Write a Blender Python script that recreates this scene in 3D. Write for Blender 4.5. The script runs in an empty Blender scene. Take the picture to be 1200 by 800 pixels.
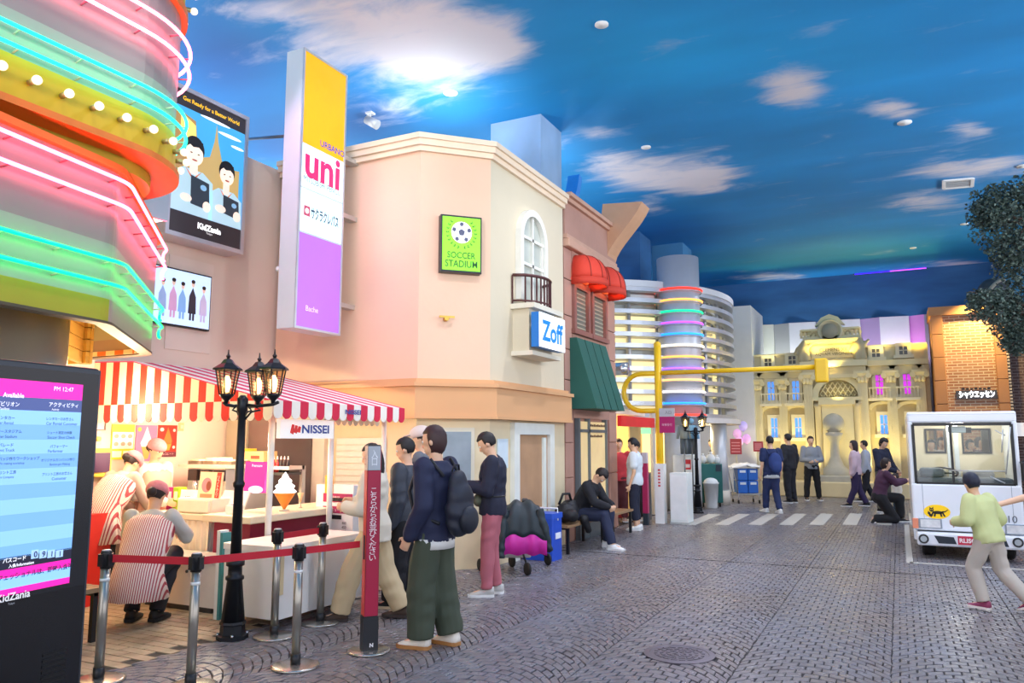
import bpy, bmesh, math, random
import numpy as np
from mathutils import Vector, Matrix, noise as mnoise

random.seed(7)
PI = math.pi
SC = bpy.context.scene
COL = SC.collection

# ------------------------------------------------------------------ camera
# world axes: +Y runs along the street, +X across it, z up; camera at the origin of the plan
FPX = 900.0
YAW = math.atan(0.5)               # camera looks left of the street axis
PITCH = math.radians(7.28)
CAMZ = 1.6
cam_data = bpy.data.cameras.new('camera')
cam_data.sensor_width = 36.0
cam_data.lens = 36.0 * FPX / 1200.0
cam_data.clip_end = 200
cam = bpy.data.objects.new('camera', cam_data)
COL.objects.link(cam)
cam.location = (0, 0, CAMZ)
cam.rotation_euler = (PI / 2 + PITCH, 0, YAW)
SC.camera = cam

# ------------------------------------------------------------------ world and exposure
SC.view_settings.view_transform = 'Standard'
SC.view_settings.look = 'None'
SC.view_settings.gamma = 1.0
SC.view_settings.use_curve_mapping = False
SC.view_settings.exposure = 0.42
w = bpy.data.worlds.new('plaza_ambience')
SC.world = w
w.use_nodes = True
bg = w.node_tree.nodes['Background']
bg.inputs[0].default_value = (0.95, 0.93, 1.0, 1)
bg.inputs[1].default_value = 1.35

# unseen spots added to brighten the painted ceiling, right of and behind the viewer
CEIL_FILL = [(8.5, 3, 4.6, 3.5, 6), (8.5, 9, 4.6, 3.5, 11), (8.0, 15, 4.8, 3.2, 15), (8.0, 21, 4.8, 3.2, 20), (2.5, -3.5, 4.2, .5, 2), (-3.0, -3.5, 4.2, -3.5, 2)]
def lamp(kind, name, loc, power, color=(1, 1, 1), size=0.1, target=None, spot=70, blend=0.6):
    d = bpy.data.lights.new(name, kind)
    d.energy = power
    d.color = color
    if kind == 'AREA':
        d.shape = 'DISK'
        d.size = size
    else:
        d.shadow_soft_size = size
    if kind == 'SPOT':
        d.spot_size = math.radians(spot)
        d.spot_blend = blend
    o = bpy.data.objects.new(name, d)
    COL.objects.link(o)
    o.location = loc
    if target is not None:
        dv = Vector(target) - Vector(loc)
        o.rotation_euler = dv.to_track_quat('-Z', 'Y').to_euler()
    return o

CEIL = 7.0
# downlights of the ceiling over the plaza
for lx, ly in [(-2.5, 6), (1.5, 7), (-2.5, 10), (1.5, 12), (-1.5, 15), (1.0, 18), (-2.5, 20.5), (3.5, 16), (4.5, 9)]:
    lamp('SPOT', 'ceiling_downlight_lamp', (lx, ly, CEIL - 0.12), 300, (0.97, 0.95, 1.0), 0.09, (lx, ly, 0), 125, 0.8)

for cx_, cy_, cz_, tx_, ty_ in CEIL_FILL:
    lamp('SPOT', 'ceiling_fill_lamp', (cx_, cy_, cz_), 1050, (0.86, 0.93, 1.0), 0.3, (tx_, ty_, CEIL), 104, 1.0)
# ------------------------------------------------------------------ helpers: pixel rays on real planes
cF = Vector((-math.sin(YAW), math.cos(YAW), 0))
cR = Vector((math.cos(YAW), math.sin(YAW), 0))
def ray(px, py):
    u = (px - 600) / FPX
    v = (400 - py) / FPX
    f = math.cos(PITCH) - v * math.sin(PITCH)
    z = math.sin(PITCH) + v * math.cos(PITCH)
    d = cF * f + cR * u
    return Vector((d.x, d.y, z))
O = Vector((0, 0, CAMZ))
def onX(px, py, X):
    d = ray(px, py); return O + d * (X / d.x)
def onY(px, py, Y):
    d = ray(px, py); return O + d * (Y / d.y)
def onZ(px, py, Z=0.0):
    d = ray(px, py); return O + d * ((Z - CAMZ) / d.z)
def onD(px, py, D):
    d = ray(px, py); return O + d * (D / (d.x * cF.x + d.y * cF.y))
def depth(p):
    return p[0] * cF.x + p[1] * cF.y

# ------------------------------------------------------------------ materials
def lin(c):
    if isinstance(c, str):
        c = [int(c[i:i + 2], 16) / 255 for i in (0, 2, 4)]
        return tuple(x / 12.92 if x <= 0.04045 else ((x + 0.055) / 1.055) ** 2.4 for x in c)
    return tuple(c)
MATS = {}
def M(hexc, rough=0.55, metal=0.0, em=0.0, var=0.10, scale=6.0, bump=0.0, bscale=60.0, coat=0.0, trans=0.0, stretch=None):
    key = (hexc, rough, metal, em, var, scale, bump, bscale, coat, trans, stretch)
    if key in MATS:
        return MATS[key]
    m = bpy.data.materials.new('surface_' + str(hexc))
    m.use_nodes = True
    nt = m.node_tree
    b = nt.nodes['Principled BSDF']
    c = lin(hexc)
    b.inputs['Roughness'].default_value = rough
    b.inputs['Metallic'].default_value = metal
    b.inputs['Coat Weight'].default_value = coat
    b.inputs['Transmission Weight'].default_value = trans
    tc = nt.nodes.new('ShaderNodeTexCoord')
    vec = tc.outputs['Object']
    if stretch:
        mp = nt.nodes.new('ShaderNodeMapping')
        mp.inputs['Scale'].default_value = stretch
        nt.links.new(vec, mp.inputs['Vector'])
        vec = mp.outputs['Vector']
    n = nt.nodes.new('ShaderNodeTexNoise')
    n.inputs['Scale'].default_value = scale
    n.inputs['Detail'].default_value = 4
    nt.links.new(vec, n.inputs['Vector'])
    mx = nt.nodes.new('ShaderNodeMix')
    mx.data_type = 'RGBA'
    mx.inputs['A'].default_value = (*[x * (1 - var) for x in c], 1)
    mx.inputs['B'].default_value = (*[min(1, x * (1 + var)) for x in c], 1)
    nt.links.new(n.outputs['Fac'], mx.inputs['Factor'])
    nt.links.new(mx.outputs['Result'], b.inputs['Base Color'])
    if em > 0:
        b.inputs['Emission Color'].default_value = (*c, 1)
        b.inputs['Emission Strength'].default_value = em
    if bump > 0:
        n2 = nt.nodes.new('ShaderNodeTexNoise')
        n2.inputs['Scale'].default_value = bscale
        n2.inputs['Detail'].default_value = 3
        nt.links.new(vec, n2.inputs['Vector'])
        bp = nt.nodes.new('ShaderNodeBump')
        bp.inputs['Strength'].default_value = bump
        bp.inputs['Distance'].default_value = 0.02
        nt.links.new(n2.outputs['Fac'], bp.inputs['Height'])
        nt.links.new(bp.outputs['Normal'], b.inputs['Normal'])
    MATS[key] = m
    return m
def stripes(hexa, hexb, per, axis=0, rough=0.8, duty=0.5):
    key = ('st', hexa, hexb, per, axis, duty)
    if key in MATS: return MATS[key]
    m = bpy.data.materials.new('striped_cloth')
    m.use_nodes = True
    nt = m.node_tree
    b = nt.nodes['Principled BSDF']
    b.inputs['Roughness'].default_value = rough
    tc = nt.nodes.new('ShaderNodeTexCoord')
    sp = nt.nodes.new('ShaderNodeSeparateXYZ')
    nt.links.new(tc.outputs['Object'], sp.inputs[0])
    d = nt.nodes.new('ShaderNodeMath'); d.operation = 'DIVIDE'; d.inputs[1].default_value = per
    nt.links.new(sp.outputs[axis], d.inputs[0])
    fr = nt.nodes.new('ShaderNodeMath'); fr.operation = 'FRACT'
    nt.links.new(d.outputs[0], fr.inputs[0])
    gt = nt.nodes.new('ShaderNodeMath'); gt.operation = 'GREATER_THAN'; gt.inputs[1].default_value = duty
    nt.links.new(fr.outputs[0], gt.inputs[0])
    mx = nt.nodes.new('ShaderNodeMix'); mx.data_type = 'RGBA'
    mx.inputs['A'].default_value = (*lin(hexa), 1); mx.inputs['B'].default_value = (*lin(hexb), 1)
    nt.links.new(gt.outputs[0], mx.inputs['Factor'])
    nt.links.new(mx.outputs['Result'], b.inputs['Base Color'])
    MATS[key] = m
    return m
def brickmat(ca, cb, cm, scale_w, scale_h, axis_swap=False):
    m = bpy.data.materials.new('brickwork')
    m.use_nodes = True
    nt = m.node_tree
    b = nt.nodes['Principled BSDF']
    b.inputs['Roughness'].default_value = 0.85
    tc = nt.nodes.new('ShaderNodeTexCoord')
    sp = nt.nodes.new('ShaderNodeSeparateXYZ'); cb_ = nt.nodes.new('ShaderNodeCombineXYZ')
    nt.links.new(tc.outputs['Object'], sp.inputs[0])
    nt.links.new(sp.outputs[1 if axis_swap else 0], cb_.inputs[0]); nt.links.new(sp.outputs[2], cb_.inputs[1])
    br = nt.nodes.new('ShaderNodeTexBrick')
    br.inputs['Color1'].default_value = (*lin(ca), 1); br.inputs['Color2'].default_value = (*lin(cb), 1)
    br.inputs['Mortar'].default_value = (*lin(cm), 1)
    br.inputs['Scale'].default_value = 1.0
    br.inputs['Brick Width'].default_value = scale_w; br.inputs['Row Height'].default_value = scale_h
    br.inputs['Mortar Size'].default_value = 0.012; br.inputs['Mortar Smooth'].default_value = 0.2
    nt.links.new(cb_.outputs[0], br.inputs['Vector'])
    nt.links.new(br.outputs['Color'], b.inputs['Base Color'])
    bp = nt.nodes.new('ShaderNodeBump'); bp.inputs['Strength'].default_value = 0.6; bp.inputs['Distance'].default_value = 0.02
    bp.invert = True
    nt.links.new(br.outputs['Fac'], bp.inputs['Height'])
    nt.links.new(bp.outputs['Normal'], b.inputs['Normal'])
    return m
def glassmat(tint='dfeef2', alpha=0.25, rough=0.05):
    key = ('gl', tint, alpha, rough)
    if key in MATS: return MATS[key]
    m = bpy.data.materials.new('glazing')
    m.use_nodes = True
    nt = m.node_tree
    nt.nodes.remove(nt.nodes['Principled BSDF'])
    out = nt.nodes['Material Output']
    t = nt.nodes.new('ShaderNodeBsdfTransparent'); t.inputs[0].default_value = (*lin(tint), 1)
    g = nt.nodes.new('ShaderNodeBsdfGlossy'); g.inputs['Roughness'].default_value = rough
    mx = nt.nodes.new('ShaderNodeMixShader'); mx.inputs[0].default_value = alpha
    nt.links.new(t.outputs[0], mx.inputs[1]); nt.links.new(g.outputs[0], mx.inputs[2])
    nt.links.new(mx.outputs[0], out.inputs['Surface'])
    MATS[key] = m
    return m

# ------------------------------------------------------------------ things and parts
LOC = {}
def thing(name, label, cat, loc=(0, 0, 0), rotz=0.0, group=None):
    o = bpy.data.objects.new(name, None)
    COL.objects.link(o)
    o.empty_display_size = 0.2
    o.location = loc
    o.rotation_euler = (0, 0, rotz)
    tag(o, label, cat, group)
    LOC[o.name] = Vector(loc) if rotz == 0 else None
    return o
def tag(o, label, cat, group=None):
    o['label'] = label
    o['category'] = cat
    if group: o['group'] = group
    return o
def struct(o):
    o['kind'] = 'structure'
    return o
def copy_tree(o, parent=None):
    c = o.copy()
    COL.objects.link(c)
    if parent is not None: c.parent = parent
    LOC[c.name] = LOC.get(o.name)
    for ch in list(o.children): copy_tree(ch, c)
    return c

class MB:
    def __init__(s):
        s.v = []; s.f = []; s.m = []; s.sm = []
    def add(s, vs, fs, mi=0, smooth=False):
        k = len(s.v)
        s.v += [tuple(p) for p in vs]
        for f in fs:
            s.f.append([i + k for i in f]); s.m.append(mi); s.sm.append(smooth)
        return s
    def box(s, x0, x1, y0, y1, z0, z1, mi=0):
        x0, x1 = min(x0, x1), max(x0, x1); y0, y1 = min(y0, y1), max(y0, y1); z0, z1 = min(z0, z1), max(z0, z1)
        vs = [(x0, y0, z0), (x1, y0, z0), (x1, y1, z0), (x0, y1, z0), (x0, y0, z1), (x1, y0, z1), (x1, y1, z1), (x0, y1, z1)]
        return s.add(vs, [(0, 3, 2, 1), (4, 5, 6, 7), (0, 1, 5, 4), (1, 2, 6, 5), (2, 3, 7, 6), (3, 0, 4, 7)], mi)
    def obox(s, c, ax, ay, az, mi=0):          # half-axis vectors
        c, ax, ay, az = Vector(c), Vector(ax), Vector(ay), Vector(az)
        vs = [c + ax * a + ay * b + az * d for d in (-1, 1) for a, b in ((-1, -1), (1, -1), (1, 1), (-1, 1))]
        return s.add(vs, [(0, 3, 2, 1), (4, 5, 6, 7), (0, 1, 5, 4), (1, 2, 6, 5), (2, 3, 7, 6), (3, 0, 4, 7)], mi)
    def rbox(s, x0, x1, y0, y1, z0, z1, r=0.02, mi=0, n=3):   # box with rounded vertical edges
        pts = []
        for cx, cy, a0 in ((x1 - r, y1 - r, 0), (x0 + r, y1 - r, 90), (x0 + r, y0 + r, 180), (x1 - r, y0 + r, 270)):
            for k in range(n + 1):
                a = math.radians(a0 + 90 * k / n)
                pts.append((cx + r * math.cos(a), cy + r * math.sin(a)))
        return s.prism([(p[0], p[1], z0) for p in pts], (0, 0, z1 - z0), mi)
    def prism(s, pts, vec, mi=0, mside=None, smooth=False):
        pts = [Vector(p) for p in pts]; vec = Vector(vec); n = len(pts)
        vs = pts + [p + vec for p in pts]
        s.add(vs, [list(range(n - 1, -1, -1)), list(range(n, 2 * n))], mi)
        k = len(s.v) - 2 * n
        for i in range(n):
            j = (i + 1) % n
            s.f.append([k + i, k + j, k + n + j, k + n + i]); s.m.append(mi if mside is None else mside); s.sm.append(smooth)
        return s
    def cyl(s, a, b, ra, rb=None, n=12, mi=0, caps=True, smooth=True):
        a, b = Vector(a), Vector(b); rb = ra if rb is None else rb
        d = (b - a).normalized()
        e = d.orthogonal().normalized(); g = d.cross(e)
        vs = []
        for c, r in ((a, ra), (b, rb)):
            for i in range(n):
                t = 2 * PI * i / n
                vs.append(c + (e * math.cos(t) + g * math.sin(t)) * r)
        s.add(vs, [(i, (i + 1) % n, n + (i + 1) % n, n + i) for i in range(n)], mi, smooth)
        if caps:
            k = len(s.v) - 2 * n
            s.f.append([k + i for i in range(n - 1, -1, -1)]); s.m.append(mi); s.sm.append(False)
            s.f.append([k + n + i for i in range(n)]); s.m.append(mi); s.sm.append(False)
        return s
    def tube(s, path, r, n=8, mi=0, closed=False):
        P = [Vector(p) for p in path]; L = len(P); vs = []
        prev = None
        for i in range(L):
            if closed: d = P[(i + 1) % L] - P[i - 1]
            else: d = P[min(i + 1, L - 1)] - P[max(i - 1, 0)]
            d.normalize()
            if prev is None: e = d.orthogonal().normalized()
            else:
                e = prev - d * prev.dot(d)
                e = e.normalized() if e.length > 1e-6 else d.orthogonal().normalized()
            prev = e; g = d.cross(e)
            rr = r[i] if isinstance(r, (list, tuple)) else r
            for k in range(n):
                t = 2 * PI * k / n
                vs.append(P[i] + (e * math.cos(t) + g * math.sin(t)) * rr)
        fs = []
        for i in range(L if closed else L - 1):
            j = (i + 1) % L
            for k in range(n):
                fs.append((i * n + k, i * n + (k + 1) % n, j * n + (k + 1) % n, j * n + k))
        if not closed:
            fs.append(tuple(range(n - 1, -1, -1))); fs.append(tuple((L - 1) * n + k for k in range(n)))
        return s.add(vs, fs, mi, True)
    def lathe(s, prof, c, n=24, mi=0, smooth=True, ax=None):
        c = Vector(c)
        if ax is None: e, g, d = Vector((1, 0, 0)), Vector((0, 1, 0)), Vector((0, 0, 1))
        else:
            d = Vector(ax).normalized(); e = d.orthogonal().normalized(); g = d.cross(e)
        vs = []
        for r, z in prof:
            for k in range(n):
                t = 2 * PI * k / n
                vs.append(c + (e * math.cos(t) + g * math.sin(t)) * max(r, 1e-4) + d * z)
        fs = []
        for i in range(len(prof) - 1):
            for k in range(n):
                fs.append((i * n + k, i * n + (k + 1) % n, (i + 1) * n + (k + 1) % n, (i + 1) * n + k))
        fs.append(tuple(range(n - 1, -1, -1))); fs.append(tuple((len(prof) - 1) * n + k for k in range(n)))
        return s.add(vs, fs, mi, smooth)
    def sph(s, c, r, nu=12, nv=8, mi=0, fr=None):
        c = Vector(c)
        if not isinstance(r, (tuple, list)): r = (r, r, r)
        e, g, d = fr if fr else (Vector((1, 0, 0)), Vector((0, 1, 0)), Vector((0, 0, 1)))
        vs = [c - d * r[2]]
        for i in range(1, nv):
            ph = -PI / 2 + PI * i / nv
            for k in range(nu):
                t = 2 * PI * k / nu
                vs.append(c + e * (r[0] * math.cos(ph) * math.cos(t)) + g * (r[1] * math.cos(ph) * math.sin(t)) + d * (r[2] * math.sin(ph)))
        vs.append(c + d * r[2])
        fs = [(0, 1 + (k + 1) % nu, 1 + k) for k in range(nu)]
        for i in range(nv - 2):
            for k in range(nu):
                fs.append((1 + i * nu + k, 1 + i * nu + (k + 1) % nu, 1 + (i + 1) * nu + (k + 1) % nu, 1 + (i + 1) * nu + k))
        T = len(vs) - 1; b = 1 + (nv - 2) * nu
        fs += [(b + k, b + (k + 1) % nu, T) for k in range(nu)]
        return s.add(vs, fs, mi, True)
    def loft(s, rings, mi=0, smooth=True, cap=True):
        n = len(rings[0]); vs = [p for r in rings for p in r]; fs = []
        for i in range(len(rings) - 1):
            for k in range(n):
                fs.append((i * n + k, i * n + (k + 1) % n, (i + 1) * n + (k + 1) % n, (i + 1) * n + k))
        if cap:
            fs.append(tuple(range(n - 1, -1, -1))); fs.append(tuple((len(rings) - 1) * n + k for k in range(n)))
        return s.add(vs, fs, mi, smooth)
    def strip(s, rows, mi=0, smooth=False):     # grid of points, open sheet
        n = len(rows[0]); vs = [p for r in rows for p in r]
        fs = [(i * n + k, i * n + k + 1, (i + 1) * n + k + 1, (i + 1) * n + k) for i in range(len(rows) - 1) for k in range(n - 1)]
        return s.add(vs, fs, mi, smooth)
    def mesh(s, name, mats, off=None):
        me = bpy.data.meshes.new(name)
        vs = s.v if off is None else [(p[0] - off[0], p[1] - off[1], p[2] - off[2]) for p in s.v]
        me.from_pydata(vs, [], s.f)
        if not isinstance(mats, (list, tuple)): mats = [mats]
        for m in mats: me.materials.append(m)
        me.polygons.foreach_set('material_index', s.m)
        me.polygons.foreach_set('use_smooth', s.sm)
        me.update()
        return me
    def build(s, name, mats, parent=None, bevel=0.0):
        off = None
        if parent is not None: off = LOC.get(parent.name)
        me = s.mesh(name, mats, off)
        o = bpy.data.objects.new(name, me)
        COL.objects.link(o)
        if parent is not None:
            o.parent = parent
            LOC[o.name] = off
        else:
            LOC[o.name] = None
        if bevel > 0:
            bv = o.modifiers.new('bevel', 'BEVEL'); bv.width = bevel; bv.segments = 2; bv.limit_method = 'ANGLE'
        return o
def fixn(o):
    bm = bmesh.new(); bm.from_mesh(o.data); bmesh.ops.recalc_face_normals(bm, faces=bm.faces); bm.to_mesh(o.data); bm.free()
    return o

def text(body, o, ax, ay, mat, parent, size=None, width=None, height=None, name='lettering', depth_=0.004, shear=0.0, bold=0.0, align='CENTER', vertical=False):
    cu = bpy.data.curves.new(name, 'FONT')
    cu.body = body if not vertical else '\n'.join(body)
    cu.align_x = align
    cu.align_y = 'CENTER'
    cu.size = 1.0
    cu.shear = shear
    cu.offset = bold
    cu.resolution_u = 3
    cu.extrude = 0.0
    if vertical: cu.space_line = 0.82
    t = bpy.data.objects.new(name, cu)
    COL.objects.link(t)
    dg = bpy.context.evaluated_depsgraph_get()
    me = bpy.data.meshes.new_from_object(t.evaluated_get(dg))
    bpy.data.objects.remove(t)
    bpy.data.curves.remove(cu)
    n = len(me.vertices)
    co = np.empty(n * 3); me.vertices.foreach_get('co', co); co = co.reshape(-1, 3)
    if n == 0: return None
    lo, hi = co.min(0), co.max(0)
    sx = sy = size if size else 1.0
    if width: sx = width / max(1e-6, hi[0] - lo[0]); sy = sx
    if height: sy = height / max(1e-6, hi[1] - lo[1]); sx = sx if width else sy
    if align == 'CENTER': co[:, 0] -= (lo[0] + hi[0]) / 2
    else: co[:, 0] -= lo[0]
    co[:, 1] -= (lo[1] + hi[1]) / 2
    ax, ay, o = Vector(ax).normalized(), Vector(ay).normalized(), Vector(o)
    nz = ax.cross(ay)
    if parent is not None and LOC.get(parent.name) is not None: o = o - LOC[parent.name]
    P = np.outer(co[:, 0] * sx, ax) + np.outer(co[:, 1] * sy, ay) + np.array(o + nz * depth_)
    me.vertices.foreach_set('co', P.ravel()); me.update()
    me.materials.clear(); me.materials.append(mat)
    ob = bpy.data.objects.new(name, me)
    COL.objects.link(ob)
    if parent is not None:
        ob.parent = parent; LOC[ob.name] = LOC.get(parent.name)
    return ob

class Panel:
    """a flat rectangle in the scene: origin at its lower left, u to the right, v up, n towards the viewer"""
    def __init__(s, o, ax, ay, W, H):
        s.o, s.ax, s.ay, s.W, s.H = Vector(o), Vector(ax).normalized(), Vector(ay).normalized(), W, H
        s.n = s.ax.cross(s.ay)
    def p(s, u, v, d=0.0):
        return s.o + s.ax * (u * s.W) + s.ay * (v * s.H) + s.n * d
    def rect(s, mb, u0, u1, v0, v1, d0=0.0, d1=0.003, mi=0):
        c = (s.p(u0, v0, d0) + s.p(u1, v1, d1)) / 2
        return mb.obox(c, s.ax * ((u1 - u0) * s.W / 2), s.ay * ((v1 - v0) * s.H / 2), s.n * ((d1 - d0) / 2), mi)
    def shape(s, mb, pts, d0=0.0, d1=0.003, mi=0):
        return mb.prism([s.p(u, v, d0) for u, v in pts], s.n * (d1 - d0), mi)
    def ell(s, mb, u, v, ru, rv, d0=0.0, d1=0.003, mi=0, n=20, a0=0, a1=360):
        pts = [(u + ru * math.cos(math.radians(a0 + (a1 - a0) * k / n)), v + rv * math.sin(math.radians(a0 + (a1 - a0) * k / n))) for k in range(n + (a1 - a0 < 360))]
        return s.shape(mb, pts, d0, d1, mi)
    def text(s, body, u, v, mat, parent, d=0.005, **kw):
        return text(body, s.p(u, v, 0), s.ax, s.ay, mat, parent, depth_=d, **kw)
# ================================================================== FLOOR
def floor_material(name, ca, cb, cc, rough):
    m = bpy.data.materials.new(name); m.use_nodes = True
    nt = m.node_tree; b = nt.nodes['Principled BSDF']
    g = nt.nodes.new('ShaderNodeNewGeometry')
    n1 = nt.nodes.new('ShaderNodeTexNoise'); n1.inputs['Scale'].default_value = 0.55; n1.inputs['Detail'].default_value = 5
    n2 = nt.nodes.new('ShaderNodeTexNoise'); n2.inputs['Scale'].default_value = 7.5; n2.inputs['Detail'].default_value = 6
    n3 = nt.nodes.new('ShaderNodeTexNoise'); n3.inputs['Scale'].default_value = 45; n3.inputs['Detail'].default_value = 3
    for n in (n1, n2, n3): nt.links.new(g.outputs['Position'], n.inputs['Vector'])
    r1 = nt.nodes.new('ShaderNodeValToRGB')
    r1.color_ramp.elements[0].position = 0.35; r1.color_ramp.elements[0].color = (*lin(ca), 1)
    r1.color_ramp.elements[1].position = 0.65; r1.color_ramp.elements[1].color = (*lin(cb), 1)
    nt.links.new(n1.outputs['Fac'], r1.inputs[0])
    mx = nt.nodes.new('ShaderNodeMix'); mx.data_type = 'RGBA'
    mr = nt.nodes.new('ShaderNodeMapRange'); mr.inputs[1].default_value = 0.42; mr.inputs[2].default_value = 0.72; mr.inputs[4].default_value = 0.65
    nt.links.new(n2.outputs['Fac'], mr.inputs[0]); nt.links.new(mr.outputs[0], mx.inputs['Factor'])
    nt.links.new(r1.outputs[0], mx.inputs['A']); mx.inputs['B'].default_value = (*lin(cc), 1)
    nt.links.new(mx.outputs['Result'], b.inputs['Base Color'])
    rr = nt.nodes.new('ShaderNodeMapRange'); rr.inputs[3].default_value = rough - 0.1; rr.inputs[4].default_value = rough + 0.16
    nt.links.new(n2.outputs['Fac'], rr.inputs[0]); nt.links.new(rr.outputs[0], b.inputs['Roughness'])
    bp = nt.nodes.new('ShaderNodeBump'); bp.inputs['Strength'].default_value = 0.35; bp.inputs['Distance'].default_value = 0.01
    nt.links.new(n3.outputs['Fac'], bp.inputs['Height']); nt.links.new(bp.outputs['Normal'], b.inputs['Normal'])
    return m
PAVE = floor_material('paving', '807876', '7c7d87', '524d50', 0.27)
SLAB = floor_material('tan_paving', 'b3a084', 'a3937e', '83745f', 0.5)
JOINT = M('332f2f', 0.8, scale=12)

floor = struct(MB().box(-14, 14, -4, 30, -0.3, -0.011).build('floor', JOINT))

def px_of(x, y, z=0.0):
    d = Vector((x, y, z)) - O
    f = d.x * cF.x + d.y * cF.y
    r = d.x * cR.x + d.y * cR.y
    cz = f * math.cos(PITCH) + d.z * math.sin(PITCH)
    cy = -f * math.sin(PITCH) + d.z * math.cos(PITCH)
    if cz < 0.2: return None
    return 600 + FPX * r / cz, 400 - FPX * cy / cz, f

# segmental arcs of setts
AW, NA, RH = 0.98, 9, 0.092
def arcf(u): return 0.38 * (1 - (2 * u / AW) ** 2)
rs = random.Random(3)
sett_mesh = {}
def sett_corners(u0, u1):
    q = [(u0, arcf(u0)), (u1, arcf(u1)), (u1, arcf(u1) + RH), (u0, arcf(u0) + RH)]
    cx = sum(p[0] for p in q) / 4; cy = sum(p[1] for p in q) / 4
    k = 1 - 0.005 / max(.01, (u1 - u0) / 2)
    return cx, cy, [((p[0] - cx) * k + rs.uniform(-.0035, .0035), (p[1] - cy) * (1 - 0.005 / (RH / 2)) + rs.uniform(-.003, .003)) for p in q]
CUTS = [[-AW / 2 + AW * i / NA for i in range(NA + 1)], [-AW / 2] + [-AW / 2 + AW * (i + .5) / NA for i in range(NA)] + [AW / 2]]
for par in (0, 1):
    for i in range(len(CUTS[par]) - 1):
        for var in range(3):
            cx, cy, q = sett_corners(CUTS[par][i], CUTS[par][i + 1])
            mb = MB()
            top = [(x * 0.92, y * 0.91, 0.0) for x, y in q]; bot = [(x, y, -0.0105) for x, y in q]; mid = [(x, y, -0.0035) for x, y in q]
            mb.add(top + mid + bot, [(0, 1, 2, 3)] + [(4 + k, 4 + (k + 1) % 4, (k + 1) % 4, k) for k in range(4)] + [(8 + k, 8 + (k + 1) % 4, 4 + (k + 1) % 4, 4 + k) for k in range(4)])
            sett_mesh[par, i, var] = (cx, cy, mb.mesh('paving_stone', PAVE))
cand = []
MAN = onZ(796, 766); MAN_R = 0.235
for c in range(-6, 12):
    xc = c * AW + 0.35
    off = rs.uniform(0, RH)
    for r in range(0, 330):
        par = r % 2
        for i in range(len(CUTS[par]) - 1):
            key = (par, i, rs.randrange(3))
            cx, cy, _m = sett_mesh[key]
            x = xc + cx; y = r * RH + cy + off
            if x < -5.0 or (x < -4.75 and y > 8.6) or y > 25.0: continue
            if (x - MAN.x) ** 2 + (y - MAN.y) ** 2 < (MAN_R + 0.01) ** 2: continue
            p = px_of(x, y)
            if p is None or p[0] < -120 or p[0] > 1560 or p[1] > 900: continue
            inside = 5 < p[0] < 1195 and p[1] < 797
            cand.append(((0 if inside else 100) + p[2], x, y, key))
cand.sort()
for d, x, y, key in cand[:290]:
    o = bpy.data.objects.new('paving_stone', sett_mesh[key][2])
    COL.objects.link(o); o.parent = floor
    o.location = (x, y, rs.uniform(-0.002, 0.001))
    o.rotation_euler = (rs.uniform(-0.02, 0.02), rs.uniform(-0.02, 0.02), rs.uniform(-0.05, 0.05))
tmpl = {k: ([tuple(v.co) for v in m[2].vertices], [tuple(p.vertices) for p in m[2].polygons]) for k, m in sett_mesh.items()}
V = []; Fc = []
for d, x, y, key in cand[290:]:
    vs_, fs_ = tmpl[key]; k = len(V); z = rs.uniform(-0.002, 0.001); ta, tb = rs.uniform(-0.025, 0.025), rs.uniform(-0.025, 0.025); sa_ = rs.uniform(-.06, .06)
    for v in vs_: V.append((x + v[0] - sa_ * v[1], y + v[1] + sa_ * v[0], z + v[2] + ta * v[0] + tb * v[1]))
    for p in fs_: Fc.append([j + k for j in p])
me = bpy.data.meshes.new('paving_setts'); me.from_pydata(V, [], Fc); me.materials.append(PAVE)
o = bpy.data.objects.new('paving_setts', me); COL.objects.link(o); o.parent = floor; o['kind'] = 'stuff'
# tan slabs under the ice cream stand
slab = []
for r in range(0, 60):
    for c in range(0, 12):
        x = -5.0 - (c + 0.5) * 0.30 + (0.15 if r % 2 else 0); y = 2.2 + r * 0.105
        if x > -5.14 or y > 8.0: continue
        slab.append((x, y))
mb = MB().box(-0.145, 0.145, -0.048, 0.048, -0.0105, 0)
slabmesh = mb.mesh('slab', SLAB)
vis = []
for x, y in slab:
    p = px_of(x, y)
    if p and -30 < p[0] < 700: vis.append((p[2], x, y))
vis.sort()
mb = MB()
for k, (d, x, y) in enumerate(vis):
    mb.box(x - 0.145, x + 0.145, y - 0.048, y + 0.048, -0.0105, rs.uniform(-0.0025, 0.0))
o = mb.build('tan_slabs', SLAB, floor); o['kind'] = 'stuff'
# expansion joint strip, crosswalk bars and parking lines
WHT = M('bdbab2', 0.5, var=0.18, scale=25)
jy = onZ(900, 661).y
MB().box(-4.6, 8, jy - 0.012, jy + 0.012, -0.011, 0.0025).build('expansion_joint', M('3a3838', 0.5, 0.4), floor)
for px0 in (815, 853, 891, 927, 962, 1000, 1040, 1078):
    a = onZ(px0, 603); b = onZ(px0 - 12, 613)
    MB().box(b.x, b.x + 0.25, b.y - 0.25, a.y + 0.30, -0.011, 0.004).build('crosswalk_bar', WHT, floor)
ly = onZ(1130, 663)
MB().box(onZ(1066, 656).x, 5.5, ly.y - 0.04, ly.y + 0.04, -0.011, 0.004).build('parking_line', WHT, floor)
lx = onZ(1066, 656)
MB().box(lx.x - 0.04, lx.x + 0.04, ly.y - 0.04, ly.y + 5.0, -0.011, 0.004).build('parking_line', WHT, floor)

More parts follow.
